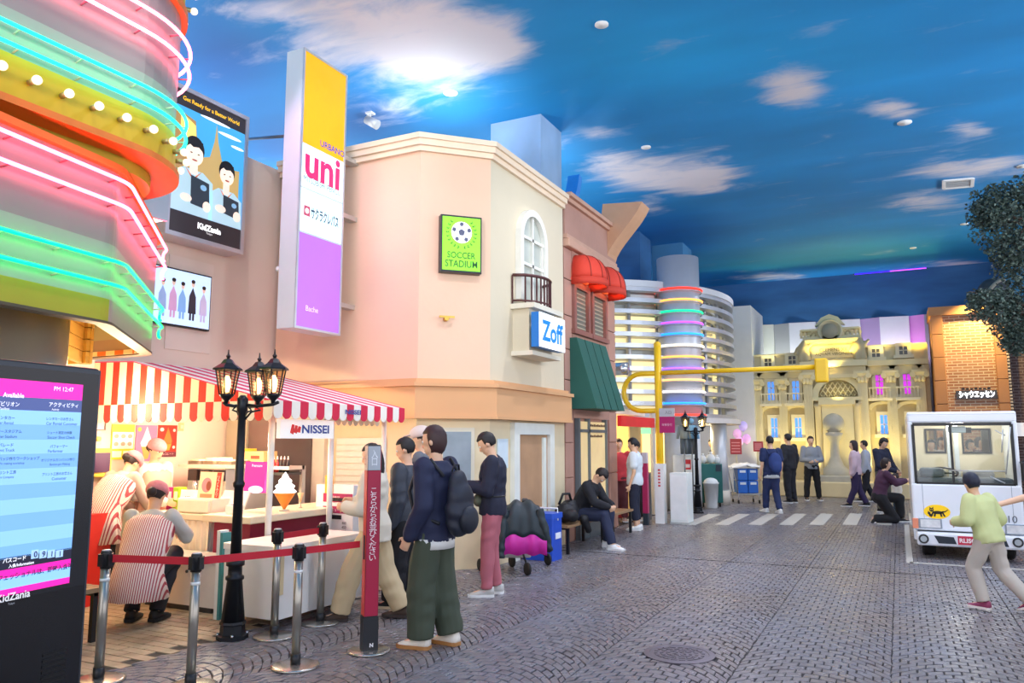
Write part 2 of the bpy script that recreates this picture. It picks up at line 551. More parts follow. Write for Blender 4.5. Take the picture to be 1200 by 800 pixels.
# manhole cover
mc = thing('manhole_cover', 'round dark iron manhole cover with concentric ribs set in the setts', 'manhole cover', (MAN.x, MAN.y, 0))
IRON = M('6c6870', 0.4, 0.6, var=0.15, scale=30)
MB().lathe([(MAN_R + .03, -0.0105), (MAN_R + .03, 0.004), (MAN_R - 0.015, 0.006), (MAN_R - 0.018, 0.003), (0.0, 0.003)], MAN, 40, smooth=False).build('frame_ring', IRON, mc)
for rr in (0.175, 0.13, 0.085, 0.04):
    mb = MB(); nseg = max(6, int(rr * 110))
    for k in range(nseg):
        a0 = 2 * PI * k / nseg; a1 = a0 + 2 * PI / nseg * 0.72
        pts = [(MAN.x + r_ * math.cos(a), MAN.y + r_ * math.sin(a), 0.003) for r_, a in ((rr - 0.013, a0), (rr + 0.013, a0), (rr + 0.013, a1), (rr - 0.013, a1))]
        mb.prism(pts, (0, 0, 0.004))
    o = mb.build('rib_ring', IRON, mc); o['kind'] = 'stuff'

# ================================================================== CEILING painted as a sky
def sky_material():
    m = bpy.data.materials.new('painted_sky'); m.use_nodes = True
    nt = m.node_tree; b = nt.nodes['Principled BSDF']; b.inputs['Roughness'].default_value = 0.7
    at = nt.nodes.new('ShaderNodeAttribute'); at.attribute_name = 'cloud'
    sp = nt.nodes.new('ShaderNodeSeparateColor'); nt.links.new(at.outputs['Color'], sp.inputs[0])
    g = nt.nodes.new('ShaderNodeNewGeometry')
    mp = nt.nodes.new('ShaderNodeMapping'); mp.inputs['Rotation'].default_value = (0, 0, 0.35); mp.inputs['Scale'].default_value = (0.6, 1.5, 1.5)
    nt.links.new(g.outputs['Position'], mp.inputs['Vector'])
    n = nt.nodes.new('ShaderNodeTexNoise'); n.inputs['Scale'].default_value = 1.3; n.inputs['Detail'].default_value = 9; n.inputs['Roughness'].default_value = 0.6
    n.inputs['Distortion'].default_value = 0.5
    nt.links.new(mp.outputs[0], n.inputs['Vector'])
    ad = nt.nodes.new('ShaderNodeMath'); ad.operation = 'ADD'
    nt.links.new(sp.outputs[0], ad.inputs[0]); nt.links.new(n.outputs['Fac'], ad.inputs[1])
    mr = nt.nodes.new('ShaderNodeMapRange'); mr.interpolation_type = 'SMOOTHSTEP'
    mr.inputs[1].default_value = 0.72; mr.inputs[2].default_value = 1.22
    nt.links.new(ad.outputs[0], mr.inputs[0])
    n2 = nt.nodes.new('ShaderNodeTexNoise'); n2.inputs['Scale'].default_value = 0.35; n2.inputs['Detail'].default_value = 3
    nt.links.new(mp.outputs[0], n2.inputs['Vector'])
    base = nt.nodes.new('ShaderNodeMix'); base.data_type = 'RGBA'
    base.inputs['A'].default_value = (*lin('1260aa'), 1); base.inputs['B'].default_value = (*lin('10a6ea'), 1)
    nt.links.new(sp.outputs[1], base.inputs['Factor'])
    hv = nt.nodes.new('ShaderNodeMix'); hv.data_type = 'RGBA'; hv.blend_type = 'MULTIPLY'
    r2 = nt.nodes.new('ShaderNodeMapRange'); r2.inputs[1].default_value = 0.3; r2.inputs[2].default_value = 0.7; r2.inputs[3].default_value = 0.8; r2.inputs[4].default_value = 1.15
    nt.links.new(n2.outputs['Fac'], r2.inputs[0])
    hv.inputs['Factor'].default_value = 1.0
    nt.links.new(base.outputs['Result'], hv.inputs['A']); nt.links.new(r2.outputs[0], hv.inputs['B'])
    cl = nt.nodes.new('ShaderNodeMix'); cl.data_type = 'RGBA'
    nt.links.new(mr.outputs[0], cl.inputs['Factor']); nt.links.new(hv.outputs['Result'], cl.inputs['A'])
    cl.inputs['B'].default_value = (*lin('dcd8e0'), 1)
    nt.links.new(cl.outputs['Result'], b.inputs['Base Color'])
    return m
SKY = sky_material()
# cloud drifts of the mural: photo pixel of the centre, half width, half height, strength
BLOBS = [(430, 20, 110, 55, .48), (540, 55, 80, 52, .56), (480, 75, 60, 30, .3), (470, 120, 80, 25, .28), (585, 55, 40, 22, .4), (380, 60, 60, 30, .3), (300, 10, 60, 14, .25), (930, 103, 42, 27, .62),
         (1045, 128, 34, 15, .55), (1138, 152, 24, 10, .45), (700, 156, 32, 10, .4), (735, 200, 52, 26, .55), (830, 205, 42, 28, .5), (790, 215, 50, 14, .4),
         (1130, 200, 70, 16, .42), (1085, 238, 55, 12, .4), (1180, 190, 40, 14, .3), (1120, 309, 45, 6, .4), (905, 325, 50, 6, .4), (760, 245, 25, 10, .35), (640, 170, 26, 20, .3), (1085, 8, 30, 8, .15)]
DARK = [(260, 70, 90, 90, -.5), (430, 140, 50, 35, -.45), (330, 170, 60, 40, -.4), (780, 270, 90, 30, -.4), (960, 300, 120, 25, -.3), (640, 90, 60, 30, -.1), (1100, 60, 80, 40, -.1)]
BRIGHT = [(760, 60, 150, 70, .35), (650, 110, 60, 50, .15), (1000, 60, 140, 60, .2), (320, 25, 70, 25, .2), (900, 200, 120, 50, .05)]
def paint(o):
    me = o.data; n = len(me.vertices)
    co = np.empty(n * 3); me.vertices.foreach_get('co', co); co = co.reshape(-1, 3)
    mask = np.zeros(n); hue = np.full(n, 0.55)
    d = co - np.array(O)
    f = d[:, 0] * cF.x + d[:, 1] * cF.y; r = d[:, 0] * cR.x + d[:, 1] * cR.y
    for lst, tgt in ((BLOBS, mask), (DARK, hue), (BRIGHT, hue)):
        for px, py, a, b_, s_ in lst:
            c = onZ(px, py, CEIL); ax = onZ(px + a, py, CEIL) - c; ay = onZ(px, py - b_, CEIL) - c
            A = np.array([[ax.x, ay.x], [ax.y, ay.y]]); inv = np.linalg.inv(A)
            q = (co[:, :2] - np.array([c.x, c.y])) @ inv.T
            tgt += s_ * np.exp(-(q ** 2).sum(1) * 1.1)
    mask += 0.12
    ca = me.color_attributes.new('cloud', 'FLOAT_COLOR', 'POINT')
    out = np.ones((n, 4)); out[:, 0] = np.clip(mask, 0, 1); out[:, 1] = np.clip(hue, 0, 1); out[:, 2] = 0
    ca.data.foreach_set('color', out.astype(np.float32).ravel())
SY = 27.2
X0, X1, Y0, Y1, ST = -26.0, 12.0, -3.0, SY, 0.2
nx = int((X1 - X0) / ST) + 1; ny = int((Y1 - Y0) / ST) + 1
xs = np.linspace(X0, X1, nx); ys = np.linspace(Y0, Y1, ny)
GX, GY = np.meshgrid(xs, ys)
vs = np.stack([GX.ravel(), GY.ravel(), np.full(nx * ny, CEIL)], 1)
idx = np.arange(nx * ny).reshape(ny, nx)
fs = np.stack([idx[:-1, :-1].ravel(), idx[1:, :-1].ravel(), idx[1:, 1:].ravel(), idx[:-1, 1:].ravel()], 1)
me = bpy.data.meshes.new('ceiling'); me.from_pydata(vs.tolist(), [], fs.tolist()); me.materials.append(SKY)
ceil = bpy.data.objects.new('ceiling', me); COL.objects.link(ceil); struct(ceil); paint(ceil)
DEEP = M('2f6498', 0.8, var=0.75, scale=0.9, stretch=(0.5, 1, 1.8))
PALE = M('4a9ac4', 0.75, var=0.15, scale=1.0)
sb = onY(1000, 374, SY).z
struct(MB().box(-9.5, 8, SY, SY + 1.2, sb, CEIL + 0.02).build('trim_1', DEEP))
# painted ducts and boxed columns that drop from the ceiling
def skybox(name, x0, x1, y0, y1, z0, mat_):
    return struct(MB().box(x0, x1, y0, y1, z0, CEIL + 0.01).build(name, mat_))
MIR = M('93aecb', 0.3, 0.1, var=0.7, scale=0.9, stretch=(1, 1, 0.6))
c = onX(634, 205, -5.05)
struct(MB().box(onY(575, 200, c.y).x, -5.05, c.y, onX(658, 200, -5.05).y, 5.3, CEIL + 0.01).build('trim_2', MIR))
skybox('trim_3', onY(764, 290, 20.6).x, onY(800, 290, 20.6).x, 20.6, 21.6, 4.9, M('3f7fae', 0.7, var=0.3, scale=1.0))
skybox('trim_4', onY(722, 300, 19.0).x - .6, onY(750, 300, 19.0).x, 19.0, 20.0, 4.8, DEEP)
c = onY(1175, 310, 26.6)
skybox('trim_5', c.x, c.x + 3, 26.6, 27.1, 5.2, PALE)
# blue ring segments standing on the roofs
def arc_ring(name, label, c, r, w, a0, a1, plane='x'):
    pts_o = []; pts_i = []
    for k in range(25):
        a = math.radians(a0 + (a1 - a0) * k / 24)
        pts_o.append((c[0], c[1] + r * math.cos(a), c[2] + r * math.sin(a)))
        pts_i.append((c[0], c[1] + (r - w) * math.cos(a), c[2] + (r - w) * math.sin(a)))
    mb = MB()
    R = [[p, q, (q[0] + 0.22, q[1], q[2]), (p[0] + 0.22, p[1], p[2])] for p, q in zip(pts_o, pts_i)]
    mb.loft(R, smooth=False)
    o = mb.build(name, M('1c7fd0', 0.35, 0.1))
    return tag(fixn(o), label, 'ring')
a = onX(672, 225, -5.0)
arc_ring('sky_ring', 'curved blue metal arc on the roof beside the mirrored column', (-5.1, a.y - 1.15, a.z + 0.55), 1.3, 0.14, -78, -12)
a = onX(832, 332, -6.2)
arc_ring('sky_ring', 'small blue curved arc on the roof of the silver round building', (-6.2, a.y - 1.3, 5.34 + 1.34), 1.35, 0.17, -90, -30)
# ceiling fittings
WHITE = M('e6e6e4', 0.5)
DLG = M('fff6e8', 0.4, em=4.0)
dl = [(528, 108, 'oval white downlight in the pale cloud above the peach building'), (1060, 143, 'round white downlight under the small cloud on the right'), (1199, 194, 'round downlight at the far right beside the tree crown'),
      (1070, 290, 'small round downlight low above the far fountain facade'), (757, 172, 'tiny downlight between the two middle clouds'), (1130, 262, 'tiny downlight left of the tree crown'), (705, 28, 'tiny downlight in the plain blue top of the ceiling')]
for px, py, lb in dl:
    p = onZ(px, py, CEIL)
    s_ = 0.085 if py in (108, 143, 194) else 0.06
    t = thing('ceiling_light', lb, 'ceiling light', p, group=None)
    MB().lathe([(s_ + 0.03, -0.02), (s_ + 0.03, -0.002), (s_ + 0.005, -0.002), (s_, -0.018)], p, 20).build('trim_ring', WHITE, t)
    MB().lathe([(s_, -0.012), (s_, -0.002)], p, 16).build('diffuser', DLG, t)
p = onX(601, 166, -5.04)
p = onZ(434, 132, CEIL)
t = thing('spotlight', 'grey spot lamp hanging from the dark blue ceiling beside the tall sign', 'spotlight', p)
MB().box(p.x - 0.06, p.x + 0.06, p.y - 0.06, p.y + 0.06, p.z - 0.03, p.z).build('mount', WHITE, t)
MB().cyl((p.x, p.y, p.z - 0.03), (p.x, p.y, p.z - 0.12), 0.015).build('stem', WHITE, t)
MB().cyl((p.x - 0.08, p.y, p.z - 0.1), (p.x + 0.12, p.y + 0.05, p.z - 0.22), 0.07, 0.08, 16).build('lamp_head', M('c8c8c6', 0.4, 0.3), t)
q0, q1 = onZ(1106, 211, CEIL), onZ(1140, 208, CEIL)
q2 = onZ(1106, 220, CEIL)
t = thing('ceiling_vent', 'white framed grey air grille in the painted sky', 'vent', (q0 + q1) / 2)
vx, vy = (q1 - q0), (q2 - q0) 
c = q0 + vx * .5 + vy * .5 - Vector((0, 0, 0.012))
MB().obox(c, vx * .5, vy * .5, (0, 0, 0.008)).build('grille_back', M('8a8f94', 0.6), t)
mb = MB()
for e0, e1, th in ((q0, q0 + vx, vy), (q0 + vy, q0 + vx + vy, -vy), ):
    mb.obox((e0 + e1) / 2 - Vector((0, 0, 0.02)), (e1 - e0) * .52, th.normalized() * .035, (0, 0, 0.015))
for e0, e1 in ((q0, q0 + vy), (q0 + vx, q0 + vx + vy)):
    mb.obox((e0 + e1) / 2 - Vector((0, 0, 0.02)), (e1 - e0) * .5, vx.normalized() * .035, (0, 0, 0.015))
mb.build('frame', WHITE, t)
for k in range(1, 6):
    cc = q0 + vy * (k / 6) + vx * .5 - Vector((0, 0, 0.024))
    MB().obox(cc, vx * .47, vy.normalized() * .012, (0, 0, 0.006)).build('slat', M('a6abb0', 0.5), t)

# ================================================================== BACKDROP behind the far facade
BX = [(880, 'd6d8cf'), (906, 'a9abae'), (925, 'dcdde6'), (956, 'a9a6bd'), (975, 'dfe0e8'), (1009, 'b49ccb'), (1032, 'dfe2ea'), (1067, 'd68fd6'), (1085, 'a8a6b0'), (1099, None)]  # tints of coloured lights on the folds put into the panel colours
bw = struct(MB().box(-9.5, 6, 27.42, 27.7, 0, sb + 0.02).build('wall_back', M('b9b9c2', 0.8)))
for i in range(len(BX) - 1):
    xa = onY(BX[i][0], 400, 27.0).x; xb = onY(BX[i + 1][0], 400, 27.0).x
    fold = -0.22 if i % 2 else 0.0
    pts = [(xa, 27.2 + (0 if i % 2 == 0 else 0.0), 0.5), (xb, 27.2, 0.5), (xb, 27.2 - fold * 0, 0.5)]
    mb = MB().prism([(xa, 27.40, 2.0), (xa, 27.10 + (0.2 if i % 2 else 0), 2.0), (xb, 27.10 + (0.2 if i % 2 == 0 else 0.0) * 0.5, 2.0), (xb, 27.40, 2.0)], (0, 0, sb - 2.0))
    fixn(mb.build('light_tinted_fold', M(BX[i][1], 0.8, var=0.04), bw))
# white return wall left of the far facade
xa = onY(868, 400, 24.6).x; xb = onY(881, 400, 24.6).x
zt = onY(874, 358, 24.6).z
struct(MB().box(xa - 3.2, xb, 24.6, 27.0, 0, zt).build('wall_far_left', M('dcdcdc', 0.8, var=0.05)))

# ================================================================== FAR FACADE (palace with fountain)
PY = 25.0
def fx(px): return onY(px, 480, PY).x
def fz(px, py): return onY(px, py, PY).z
STONE = M('cdbf98', 0.75, var=0.12, scale=3, bump=0.2, bscale=25)
STONE2 = M('d6cba6', 0.75, var=0.10, scale=3, bump=0.2, bscale=25)
MOULD = M('dfd3a8', 0.7, var=0.08)
pal = thing('palace_facade', 'cream baroque palace facade with pilasters, round medallion and arch at the street end', 'building', ((fx(985)), PY, 0))
def pb(name, px0, px1, py0, py1, out, mat_=STONE, back=0.4, parent=None, pm=None, bevel=0.0):
    pm = pm or 985
    return MB().box(fx(px0), fx(px1), PY - out, PY + back, fz(pm, py1), fz(pm, py0)).build(name, mat_, parent or pal, bevel)
pb('wall', 878, 1092, 425, 582, 0.0, STONE, 1.4)
pb('attic_wall', 880, 946, 413, 431, 0.05, STONE2, 1.0)
pb('attic_wall', 1014, 1092, 408, 428, 0.05, STONE2, 1.0)
pb('cornice', 878, 948, 429, 434, 0.34, MOULD)
pb('cornice', 1012, 1091, 425, 431, 0.34, MOULD)
pb('frieze', 880, 1092, 431, 441, 0.16, STONE2)
pb('cornice', 880, 946, 411.5, 414, 0.14, MOULD)
pb('cornice', 1014, 1091, 406.5, 409, 0.14, MOULD)
# central bay
pb('center_wall', 944, 1018, 432, 582, 0.28, STONE)
pb('center_entablature', 942, 1020, 424, 431, 0.62, MOULD)
pb('center_frieze', 944, 1018, 431, 440, 0.42, STONE2)
pb('center_cornice', 942, 1020, 440, 444, 0.55, MOULD)
pb('center_attic', 951, 1012, 402, 424, 0.35, STONE2, 1.0)
pb('inscription_panel', 956, 1006, 406, 420, 0.40, MOULD, 0.0)
pb('attic_cornice', 948, 1014, 399, 402.5, 0.55, MOULD, 1.0)
pb('parapet', 946, 1014, 394, 399, 0.30, STONE2, 0.8)
INK = M('6d6246', 0.8)
text('CLEMENS XII', (fx(981), PY - 0.405, fz(981, 411)), (1, 0, 0), (0, 0, 1), INK, pal, width=0.75)
text('AQVAM VIRGINEM', (fx(981), PY - 0.405, fz(981, 416)), (1, 0, 0), (0, 0, 1), INK, pal, width=1.0)
# balustrade with balusters
for a, b_ in ((944, 964), (990, 1013)):
    pb('balustrade_rail', a, b_, 385, 387.5, 0.32, MOULD, 0.05)
    n = 5
    for k in range(n + 1):
        x = fx(a) + (fx(b_) - fx(a)) * k / n
        MB().lathe([(0.05, 0), (0.03, 0.03), (0.06, 0.10), (0.03, 0.2), (0.05, 0.24)], (x, PY - 0.15, fz(985, 394.5)), 8).build('baluster', MOULD, pal)
# crest with medallion
mc_ = Vector((fx(978), PY - 0.25, fz(978, 388.5)))
MB().lathe([(0.36, -0.12), (0.36, 0.06), (0.31, 0.10), (0.29, 0.05), (0.01, 0.05)], mc_, 28, ax=(0, -1, 0)).build('medallion', STONE2, pal)
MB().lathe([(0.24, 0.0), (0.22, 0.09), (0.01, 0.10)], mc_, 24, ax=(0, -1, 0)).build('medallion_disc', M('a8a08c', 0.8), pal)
pts = [(mc_.x + dx, PY - 0.2, mc_.z + dz) for dx, dz in ((-0.42, 0.18), (-0.24, 0.42), (0, 0.52), (0.24, 0.42), (0.42, 0.18), (0.3, 0.2), (0.15, 0.33), (0, 0.38), (-0.15, 0.33), (-0.3, 0.2))]
fixn(MB().prism(pts, (0, 0.25, 0)).build('crest', MOULD, pal))
for s_ in (-1, 1):
    mb = MB()
    for k in range(14):
        a = k / 13 * 2.2 * PI; r = 0.16 * (1 - k / 16)
        mb.sph((mc_.x + s_ * (0.45 + r * math.cos(a)), PY - 0.22, mc_.z - 0.12 + r * math.sin(a)), 0.05, 8, 6)
    fixn(mb.build('scroll', MOULD, pal))['kind'] = 'stuff'
# statues at the attic corners
for px in (947, 1012):
    x = fx(px); z0 = fz(985, 424); h = fz(985, 400) - z0
    mb = MB()
    c = lambda dx, dz: (x + dx, PY - 0.5, z0 + dz * h)
    mb.cyl(c(-0.08, 0), c(-0.04, .5), 0.10, 0.12); mb.cyl(c(0.09, 0), c(0.04, .5), 0.12, 0.12)
    mb.sph(c(0, .62), (0.17, 0.13, 0.22)); mb.sph(c(0.02, .92), 0.09); mb.cyl(c(-.15, .72), c(-.26, .38), 0.055, 0.045); mb.cyl(c(.15, .74), c(.27, .95), 0.055, 0.04)
    mb.cyl(c(0.02, .75), c(0.02, .88), 0.05)
    o = mb.build('statue', M('b9ad8a', 0.8), pal)
    rm = o.modifiers.new('remesh', 'REMESH'); rm.mode = 'VOXEL'; rm.voxel_size = 0.035; rm.use_smooth_shade = True
# pilasters with capitals
def pilaster(px, pyt, pyb, wpx, out):
    x = fx(px); wd = wpx * 0.0262 / 2; zt = fz(985, pyt); zb = fz(985, pyb)
    mb = MB().box(x - wd, x + wd, PY - out, PY + 0.05, zb, zt)
    mb.box(x - wd * 1.25, x + wd * 1.25, PY - out - 0.05, PY + 0.05, zb, zb + 0.16)
    for k in (-1, 0, 1): mb.box(x + k * wd * .5 - 0.02, x + k * wd * .5 + 0.02, PY - out - 0.015, PY - out + .01, zb + .3, zt - .05)
    p = mb.build('pilaster', STONE2, pal)
    mb = MB()
    mb.prism([(x - wd, PY - out, zt), (x + wd, PY - out, zt), (x + wd * 1.5, PY - out - 0.12, zt + 0.26), (x - wd * 1.5, PY - out - 0.12, zt + 0.26)], (0, out + 0.1, 0))
    mb.box(x - wd * 1.6, x + wd * 1.6, PY - out - 0.16, PY + 0.05, zt + 0.26, zt + 0.33)
    for s_ in (-1, 1):
        mb.cyl((x + s_ * wd * 1.35, PY - out - 0.15, zt + 0.19), (x + s_ * wd * 1.35, PY - out + 0.05, zt + 0.19), 0.075, None, 12)
    for k in range(-1, 2): mb.sph((x + k * wd * .7, PY - out - 0.06, zt + 0.08), (0.06, 0.05, 0.09), 8, 6)
    fixn(mb.build('capital', MOULD, p))
for px in (890, 919): pilaster(px, 455, 576, 9, 0.22)
for px in (1046, 1080): pilaster(px, 450, 576, 10, 0.22)
for px in (950, 1013): pilaster(px, 450, 576, 10, 0.5)
# windows
BLUEW = M('4f8ff0', 0.4, em=0.75); MAGW = M('c02ad0', 0.4, em=0.8); WFR = M('e9dfbd', 0.6)
def window(px, py0, py1, wpx, mat_, frame=True, grid=(2, 3), arch=True, rail=True, dy=0.0):
    PY = 25.0 - dy
    x = fx(px); wd = wpx * 0.0262 / 2; z0, z1 = fz(985, py1), fz(985, py0)
    f = MB()
    f.box(x - wd - .1, x - wd, PY - 0.1, PY + .02, z0 - .02, z1); f.box(x + wd, x + wd + .1, PY - 0.1, PY + .02, z0 - .02, z1)
    f.box(x - wd - .1, x + wd + .1, PY - 0.1, PY + .02, z1, z1 + .1); f.box(x - wd - .16, x + wd + .16, PY - 0.16, PY + .02, z0 - .12, z0 - .02)
    fr = f.build('window', WFR, pal)
    MB().box(x - wd, x + wd, PY - 0.03, PY + .03, z0, z1).build('pane', mat_, fr)
    m = MB()
    for i in range(1, grid[0]): m.box(x - wd + 2 * wd * i / grid[0] - .012, x - wd + 2 * wd * i / grid[0] + .012, PY - .05, PY, z0, z1)
    for i in range(1, grid[1]): m.box(x - wd, x + wd, PY - .05, PY, z0 + (z1 - z0) * i / grid[1] - .012, z0 + (z1 - z0) * i / grid[1] + .012)
    m.build('glazing_bar', WFR, fr)
    if arch:
        pts = [(x + (wd + .3) * math.cos(PI * k / 12), PY - .16, z1 + .22 + .18 * math.sin(PI * k / 12)) for k in range(13)]
        pts += [(x - (wd + .22) * math.cos(PI * k / 12), PY - .16, z1 + .14 + .18 * math.sin(PI * k / 12)) for k in range(13)]
        fixn(MB().prism(pts, (0, .18, 0)).build('window_hood', MOULD, fr))
    if rail:
        r = MB(); r.box(x - wd - .2, x + wd + .2, PY - .26, PY - .2, z0 + .16, z0 + .2); r.box(x - wd - .22, x + wd + .22, PY - .3, PY, z0 - .2, z0 - .12)
        for k in range(7): r.box(x - wd - .17 + (2 * wd + .34) * k / 6 - .012, x - wd - .17 + (2 * wd + .34) * k / 6 + .012, PY - .245, PY - .215, z0 - .12, z0 + .17)
        r.build('balcony_rail', WFR, fr)
for px in (905, 934): window(px, 445, 467, 7.5, BLUEW)
for px in (1032.5, 1065): window(px, 441, 463, 7.5, MAGW)
for px in (907, 935): window(px, 489, 512, 7, BLUEW, grid=(2, 2), rail=False)
for px in (1035, 1068): window(px, 487, 508, 7, BLUEW if px < 1050 else MAGW, grid=(2, 2), rail=False)
DKP = M('4d4a44', 0.3)
for px, py in ((903, 421), (931.5, 419.5), (1030.5, 415.5), (1063, 414)):
    window(px, py - 4.5, py + 4.5, 8, DKP, grid=(2, 2), arch=False, rail=False, dy=.06)
# central arch with lattice
ax_, az_ = fx(984), fz(984, 466); ar = fx(1010) - ax_
mb = MB()
out_ = [(ax_ + (ar + .12) * math.cos(PI * k / 20), PY - .45, az_ + (ar + .12) * .95 * math.sin(PI * k / 20)) for k in range(21)]
inn_ = [(ax_ - (ar - .06) * math.cos(PI * k / 20), PY - .45, az_ + (ar - .06) * .95 * math.sin(PI * k / 20)) for k in range(21)]
fixn(mb.prism(out_ + inn_, (0, .2, 0)).build('arch', MOULD, pal))
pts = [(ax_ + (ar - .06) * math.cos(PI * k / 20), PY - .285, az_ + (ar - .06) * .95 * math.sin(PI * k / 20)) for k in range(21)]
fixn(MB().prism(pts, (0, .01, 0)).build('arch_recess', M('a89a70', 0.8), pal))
mb = MB()
for s_ in (-1, 1):
    for k in range(-9, 10):
        # diagonal bars clipped to the half disc
        p0 = None; p1 = None
        for j in range(41):
            t_ = -1.5 + 3.0 * j / 40
            x_ = k * 0.14 + t_ * .5; z_ = t_ * .8 * s_ + .45
            if z_ > 0.01 and (x_ / (ar - .07)) ** 2 + (z_ / ((ar - .07) * .95)) ** 2 < 1:
                if p0 is None: p0 = (ax_ + x_, PY - .31, az_ + z_)
                p1 = (ax_ + x_, PY - .31, az_ + z_)
        if p0 and (Vector(p0) - Vector(p1)).length > .05: mb.tube([p0, p1], 0.022, 4)
fixn(mb.build('arch_lattice', MOULD, pal))['kind'] = 'stuff'
pb('arch_sill', 955, 1012, 466, 470, 0.55, MOULD)
# central niche block behind the fountain figure
pb('niche_block', 965, 1001, 474, 575, 0.62, STONE2)
pb('niche_cap', 962, 1004, 470, 475, 0.72, MOULD)
for px in (961, 1005): 
    x = fx(px); z0 = fz(985, 560); z1 = fz(985, 474)
    MB().lathe([(.13, 0), (.10, .08), (.10, z1 - z0 - .1), (.14, z1 - z0)], (x, PY - .55, z0), 14).build('column', STONE, pal)
pb('plinth', 878, 1090, 563, 584, 0.7, STONE2)
# fountain figure and basin
fb = thing('fountain', 'grey stone fountain urn with round globe in front of the palace arch', 'fountain', (fx(978), PY - 1.0, 0))
FG = M('b3b0a2', 0.75, var=0.15, bump=.3)
x = fx(979); yb = PY - 1.05
zc = onY(978, 496, yb).z
MB().lathe([(.05, fz(985, 560)), (.36, fz(985, 560)), (.34, fz(985, 548)), (.22, fz(985, 544)), (.13, fz(985, 534)), (.12, fz(985, 518)), (.20, fz(985, 512)), (.24, fz(985, 508)), (.05, fz(985, 505))], (x, yb, 0), 20).build('urn', FG, fb)
MB().sph((x, yb, zc), (.29, .26, .29), 20, 14).build('globe', FG, fb)
MB().box(fx(960), fx(998), yb - .4, yb + .3, fz(985, 574), fz(985, 555)).build('pedestal', FG, fb, .03)
MB().box(fx(900), fx(1060), PY - 1.5, PY - .72, 0, .42).build('basin_wall', M('d8c9a0', .7, var=.08), fb, .03)
# uplights of the facade
for px, py, e, out, col in ((962, 423, 30, .75, (1, .78, .15)), (998, 423, 30, .75, (1, .78, .15)), (978, 439, 26, .78, (1, .8, .2)), (1080, 424, 26, .45, (1, .72, .1)), (1035, 424, 12, .45, (1, .8, .25)), (905, 428, 9, .45, (1, .85, .35)),
                            (945, 560, 46, .95, (1, .8, .3)), (1018, 560, 46, .95, (1, .8, .25)), (905, 560, 26, .9, (1, .88, .45)), (1062, 560, 30, .9, (1, .85, .4))):
    p = Vector((fx(px), PY - out, fz(985, py)))
    lamp('SPOT', 'facade_uplight', p, e * 2.2, col, .05, p + Vector((0, .22, 1.6)), 110, .8)

lamp('SPOT', 'facade_uplight', (fx(984), PY - .7, fz(984, 468)), 4, (1, .85, .3), .05, (fx(984), PY - .2, fz(984, 450)), 140, .9)
for px_, c_ in ((893, (.95, 1, .95)), (940, (1, 1, 1)), (990, (1, .97, 1)), (1048, (1, .92, 1)), (1076, (1, .7, 1))):
    lamp('SPOT', 'backdrop_wash', (fx(px_), 26.45, 3.6), 65, c_, .08, (fx(px_), 27.1, 5.0), 110, .9)

xa_, xb_ = onY(1000, 325, 27.1).x, onY(1088, 321, 27.1).x
led = thing('led_strip', 'thin violet light strip along the top of the dark blue soffit', 'light strip', ((xa_ + xb_) / 2, 27.15, 6.93))
MB().box(xa_, xb_, 27.12, 27.2, 6.955, 7.0).build('channel', M('4a4f60', .5), led)
MB().box(xa_ + .05, (xa_ + xb_) / 2, 27.09, 27.12, 6.96, 6.985).build('blue_diffuser', M('3010ff', .4, em=2.2, var=.0), led)
MB().box((xa_ + xb_) / 2, xb_ - .05, 27.09, 27.12, 6.96, 6.985).build('pink_diffuser', M('a040ff', .4, em=2.2, var=.0), led)
lamp('SPOT', 'floor_sheen_lamp', (-2.6, 14.5, 6.85), 520, (.86, .8, 1.0), .1, (-1.9, 8.2, 0), 46, .9)  # added violet spot, placed to raise a bright sheen on the floor
# ================================================================== BRICK BUILDING on the right
BY = 24.2
def bxx(px): return onY(px, 430, BY).x
def bzz(px, py): return onY(px, py, BY).z
BR1 = brickmat('b88462', 'a06c4e', 'cdb79c', 0.24, 0.078)
BR2 = brickmat('5d443d', '4a3733', '7b6a62', 0.24, 0.078)
TERRA = M('b87f52', .75, var=.12, scale=2, bump=.15)
bb = thing('brick_building', 'tall brick building with terracotta corner piers and a lit sign beside the palace', 'building', (bxx(1140), BY, 0))
MB().box(bxx(1107), bxx(1168), BY, BY + 1.5, 0, bzz(1140, 362)).build('brick_wall', BR1, bb)
for a, b_ in ((1094, 1108), (1167, 1180)):
    zz = 0; ztop = bzz(1140, 359)
    n = 0; z0 = 0.0
    while z0 < ztop - .05:
        z1 = min(z0 + .64, ztop)
        MB().box(bxx(a), bxx(b_), BY - .14, BY + 1.5, z0 + .006, z1 - .006).build('pier_block', TERRA, bb, .012)
        z0 = z1
MB().box(bxx(1092), bxx(1182), BY - .2, BY + 1.5, bzz(1140, 368), bzz(1140, 358)).build('coping', TERRA, bb)
mb = MB()
zz = .1
while zz < bzz(1140, 385):
    mb.box(bxx(1180), bxx(1183), BY - .16, BY, zz, zz + .05); zz += .085
o = mb.build('dentil_strip', M('c9b59d', .8), bb); o['kind'] = 'stuff'
# lit sign
sx, szz = bxx(1142), bzz(1142, 462)
ls = thing('shop_sign', 'white glowing lettering box on the brick wall of the right building', 'sign', (sx, BY - .1, szz))
SIGNW = M('ffffff', .4, em=2.2)
MB().box(bxx(1118), bxx(1166), BY - .05, BY - .002, bzz(1142, 467.5), bzz(1142, 457.5)).build('back_plate', M('4b4a52', .5), ls)
text('シャウエッセン', (sx, BY - .056, szz), (1, 0, 0), (0, 0, 1), SIGNW, ls, width=bxx(1163) - bxx(1121), height=.2, bold=.045)
for k in range(7): MB().box(sx - .34 + k * .1, sx - .27 + k * .1, BY - .012, BY - .002, bzz(1142, 456.3), bzz(1142, 453.8) - .01 * (k % 3)).build('small_letter', M('2c2730', .6), ls)
